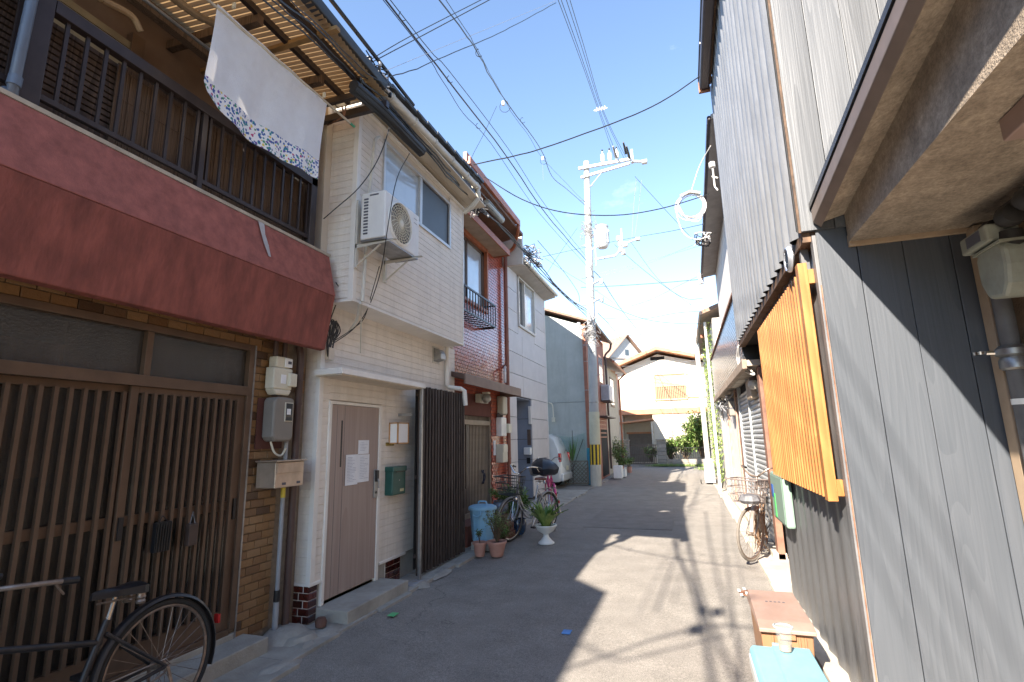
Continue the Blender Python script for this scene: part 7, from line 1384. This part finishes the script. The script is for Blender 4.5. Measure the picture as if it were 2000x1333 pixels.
# brown lidded box, nearest on the right
bx = thing('storage_box', 'brown plastic box with a faded slanted lid against the grey corrugated wall', 'box', (.62, 4.75, 0)); bp_ = mat('brown_plastic', (.30, .155, .08), .5, .08, 4, dirt=.25); bl2 = mat('faded_brown_lid', (.30, .20, .16), .55, .1, 3, dirt=.3, dirtcol=(.4, .31, .27))
b = MB(); b.prism([(.44, 4.38, 0), (.80, 4.38, 0), (.82, 4.36, .43), (.42, 4.36, .43)], (0, .56, 0)); b.build('body', bp_, bx, bevel=.012)
b = MB(); b.add([(.405, 4.32, .43), (.835, 4.32, .43), (.835, 4.97, .43), (.405, 4.97, .43), (.405, 4.32, .46), (.835, 4.32, .46), (.835, 4.42, .485), (.405, 4.42, .485), (.42, 4.95, .52), (.82, 4.95, .52), (.835, 4.97, .46), (.405, 4.97, .46)], [(0, 3, 2, 1), (0, 1, 5, 4), (4, 5, 6, 7), (7, 6, 9, 8), (8, 9, 10, 11), (11, 10, 2, 3), (1, 2, 10, 9, 6, 5), (0, 4, 7, 8, 11, 3)]); b.build('lid', bl2, bx, bevel=.006)
part('latch', bp_, bx, ((.56, 4.335, .38), (.68, 4.36, .45)), bevel=.004); part('rib', bp_, bx, *[((x, 4.348, .02), (x+.014, 4.364, .40)) for x in (.50, .545, .70, .745)]); part('lid_writing', ink, bx, *[((.535+i*.036, 4.72+.004*(i % 2), .5095), (.555+i*.036, 4.73+.004*(i % 2), .5115)) for i in range(5)])
# blue cooler with a clear cup
co = thing('cool_box', 'pale blue lidded crate at the bottom right carrying a clear plastic cup', 'box', (.55, 3.7, 0)); z1 = .56
b = MB(); b.prism([(.24, 3.22, 0), (.80, 3.22, 0), (.82, 3.20, z1-.10), (.215, 3.20, z1-.10)], (0, .78, 0)); b.build('body', mat('off_white_crate', (.5, .52, .52), .5, .04), co, bevel=.015)
b = MB(); lz = z1; b.prism([(.19, 3.17, lz-.11), (.835, 3.17, lz-.11), (.835, 3.17, lz-.02), (.81, 3.17, lz), (.44, 3.17, lz), (.425, 3.17, lz-.012), (.225, 3.17, lz-.012), (.19, 3.17, lz-.045)], (0, .84, 0)); ld = b.build('lid', blues, co, bevel=.018)
part('hinge', blues, ld, ((.44, 4.005, lz-.07), (.60, 4.04, lz+.008)), bevel=.008); part('lid_rim', mat('off_white_crate', None), ld, ((.175, 3.20, lz-.16), (.192, 3.96, lz-.06)), bevel=.005)
cpx, cpy = .43, 3.42; lz = .413; cu = thing('plastic_cup', 'clear plastic cup with milky dregs standing on the pale blue lid', 'cup', (cpx, cpy, lz))
cup = mat('clear_plastic', (.45, .5, .52), .08, .01, 3); bs_ = cup.node_tree.nodes['Principled BSDF']; bs_.inputs['Alpha'].default_value = .16
b = MB(); b.lathe((cpx, cpy, lz+.002), [(.032, 0), (.034, .01), (.045, .115), (.048, .118), (.048, .125), (.044, .122)], 28, cap=False); b.build('wall', cup, cu, smooth=True); b = MB(); b.lathe((cpx, cpy, lz+.004), [(.0, 0), (.031, 0), (.034, .035), (0, .035)], 24, cap=False); b.build('dregs', mat('milky_drink', (.38, .28, .19), .4), cu, smooth=True); b = MB(); b.lathe((cpx, cpy, lz+.12), [(.046, 0), (.052, .002), (.052, .008), (.046, .01)], 28, cap=False); b.build('rim', mat('cup_rim', (.4, .44, .46), .2), cu, smooth=True)
bx.location = (.515, 4.38, 0); bx.scale = (.77, 1.12, .80); co.location = (.43, 3.285, 0); co.scale = (.5, .72, .73)
# green board on the wall by the lattice
gb = thing('hanging_box', 'pale green metal box fixed to the wall below the orange lattice', 'box', (.84, 5.9, .7)); gbm = mat('pale_green_enamel', (.21, .30, .245), .5, .06, 4, dirt=.25, dirtcol=(.22, .34, .27))
b = MB(); b.box((.79, 5.30, .76), (.865, 6.0, 1.22)); b.build('case', gbm, gb, bevel=.02); part('panel', gbm, gb, ((.785, 5.33, .79), (.789, 5.97, 1.19)), bevel=.01)
b = MB(); b.box((.780, 5.75, .80), (.784, 5.81, 1.02)); b.mi = 1; b.box((.780, 5.82, .98), (.784, 5.93, 1.10)); b.build('stickers', [mat('bright_green', (.08, .5, .12), .5), mat('blue_print', (.03, .1, .35), .5)], gb)
# plants at the far left front and the far end
for (x, y, z, rad, h, n, lab, sd) in ((-2.75, 22.6, .35, .40, .8, 500, 'potted green shrub below the far pale air conditioner', 20), (-2.55, 21.4, .30, .28, .45, 300, 'low potted plant on the white box past the utility pole', 21), (-2.95, 24.0, .3, .4, 1.3, 500, 'tall loose plant by the beige wall behind the utility pole', 22), (-2.5, 23.8, .2, .28, .5, 260, 'small reddish leaved plant in a pot beyond the white boxes', 23)):
    bushy(x, y, z, rad, h, n, .05, .11, [leafm, leafd, leafl], lab, stems=14, seed=sd)
for (x, y, s, m_, lab) in ((-2.60, 20.6, .50, plast, 'white plastic box standing just past the utility pole'), (-2.55, 21.4, .32, plast, 'second white box holding a low green plant'), (-2.75, 22.6, .34, terra, 'terracotta pot of the green shrub below the air conditioner'), (-2.5, 23.8, .26, terra, 'terracotta pot beyond the white boxes on the left'), (-2.95, 24.0, .3, conc, 'grey planter of the tall loose plant by the beige wall')):
    b = MB(); b.lathe((x, y, .02), [(.12*s/.35, 0), (.15*s/.35, s-.03), (.17*s/.35, s-.02), (.17*s/.35, s), (0, s-.02)], 14) if m_ is not plast else b.box((x-.16, y-.22, .03), (x+.16, y+.22, s)); b.build('flower_pot' if m_ is not plast else 'storage_box', m_, label=lab, cat='flower pot' if m_ is not plast else 'box', bevel=.012)
shr = [(.75, 29.6, .3, .75, 2.6, 3000, 'tall leafy shrub with pale flowers against the cream wall', 30), (-.1, 29.5, .25, .65, 1.35, 1900, 'middle green shrub behind the dark railing', 31), (1.5, 29.4, .3, .7, 1.9, 1800, 'rightmost leafy shrub behind the railing at the street end', 32), (-.85, 29.5, .2, .4, 1.2, 900, 'yellow green shrub by the right stone gate pillar', 33), (-1.9, 29.5, .2, .3, .8, 400, 'small bush behind the barred gate', 34)]
for (x, y, z, rad, h, n, lab, sd) in shr: bushy(x, y, z, rad*1.35, h, int(n*1.9), .085, .15, [leafm, leafl, leafl, leafd], lab, stems=26, seed=sd, name='shrub', cat='shrub', up=.2)
b = MB(); r_ = random.Random(50)
for (x, y, s, n) in ((-1.3, 28.6, .35, 500), (-.3, 28.55, .6, 500), (.9, 28.5, .6, 450), (.95, 25.5, .25, 500), (1.0, 24.6, .15, 200)):
    for k in range(n): p = Vector((x+r_.gauss(0, s), y+r_.gauss(0, .10), .02)); b.leaf(p, (r_.gauss(0, .5), r_.gauss(0, .5), 1), .02, r_.uniform(.06, .22), .1)
b.build('weeds', [leafl], label='green and yellow weeds at the foot of the low wall and the far kerb', cat='weeds', fix=False, kind='stuff')

bushy(-3.02, 8.75, .02, .22, .75, 700, .045, .12, [leafm, leafl, leafd], 'taller dark green plant against the red tiles behind the bushy bright one', stems=14, seed=60)
bushy(-2.72, 7.62, .02, .14, .30, 350, .022, .06, [leafm, leafd, leafl], 'low wiry plant between the pots and the silver bicycle wheel', stems=16, seed=61)
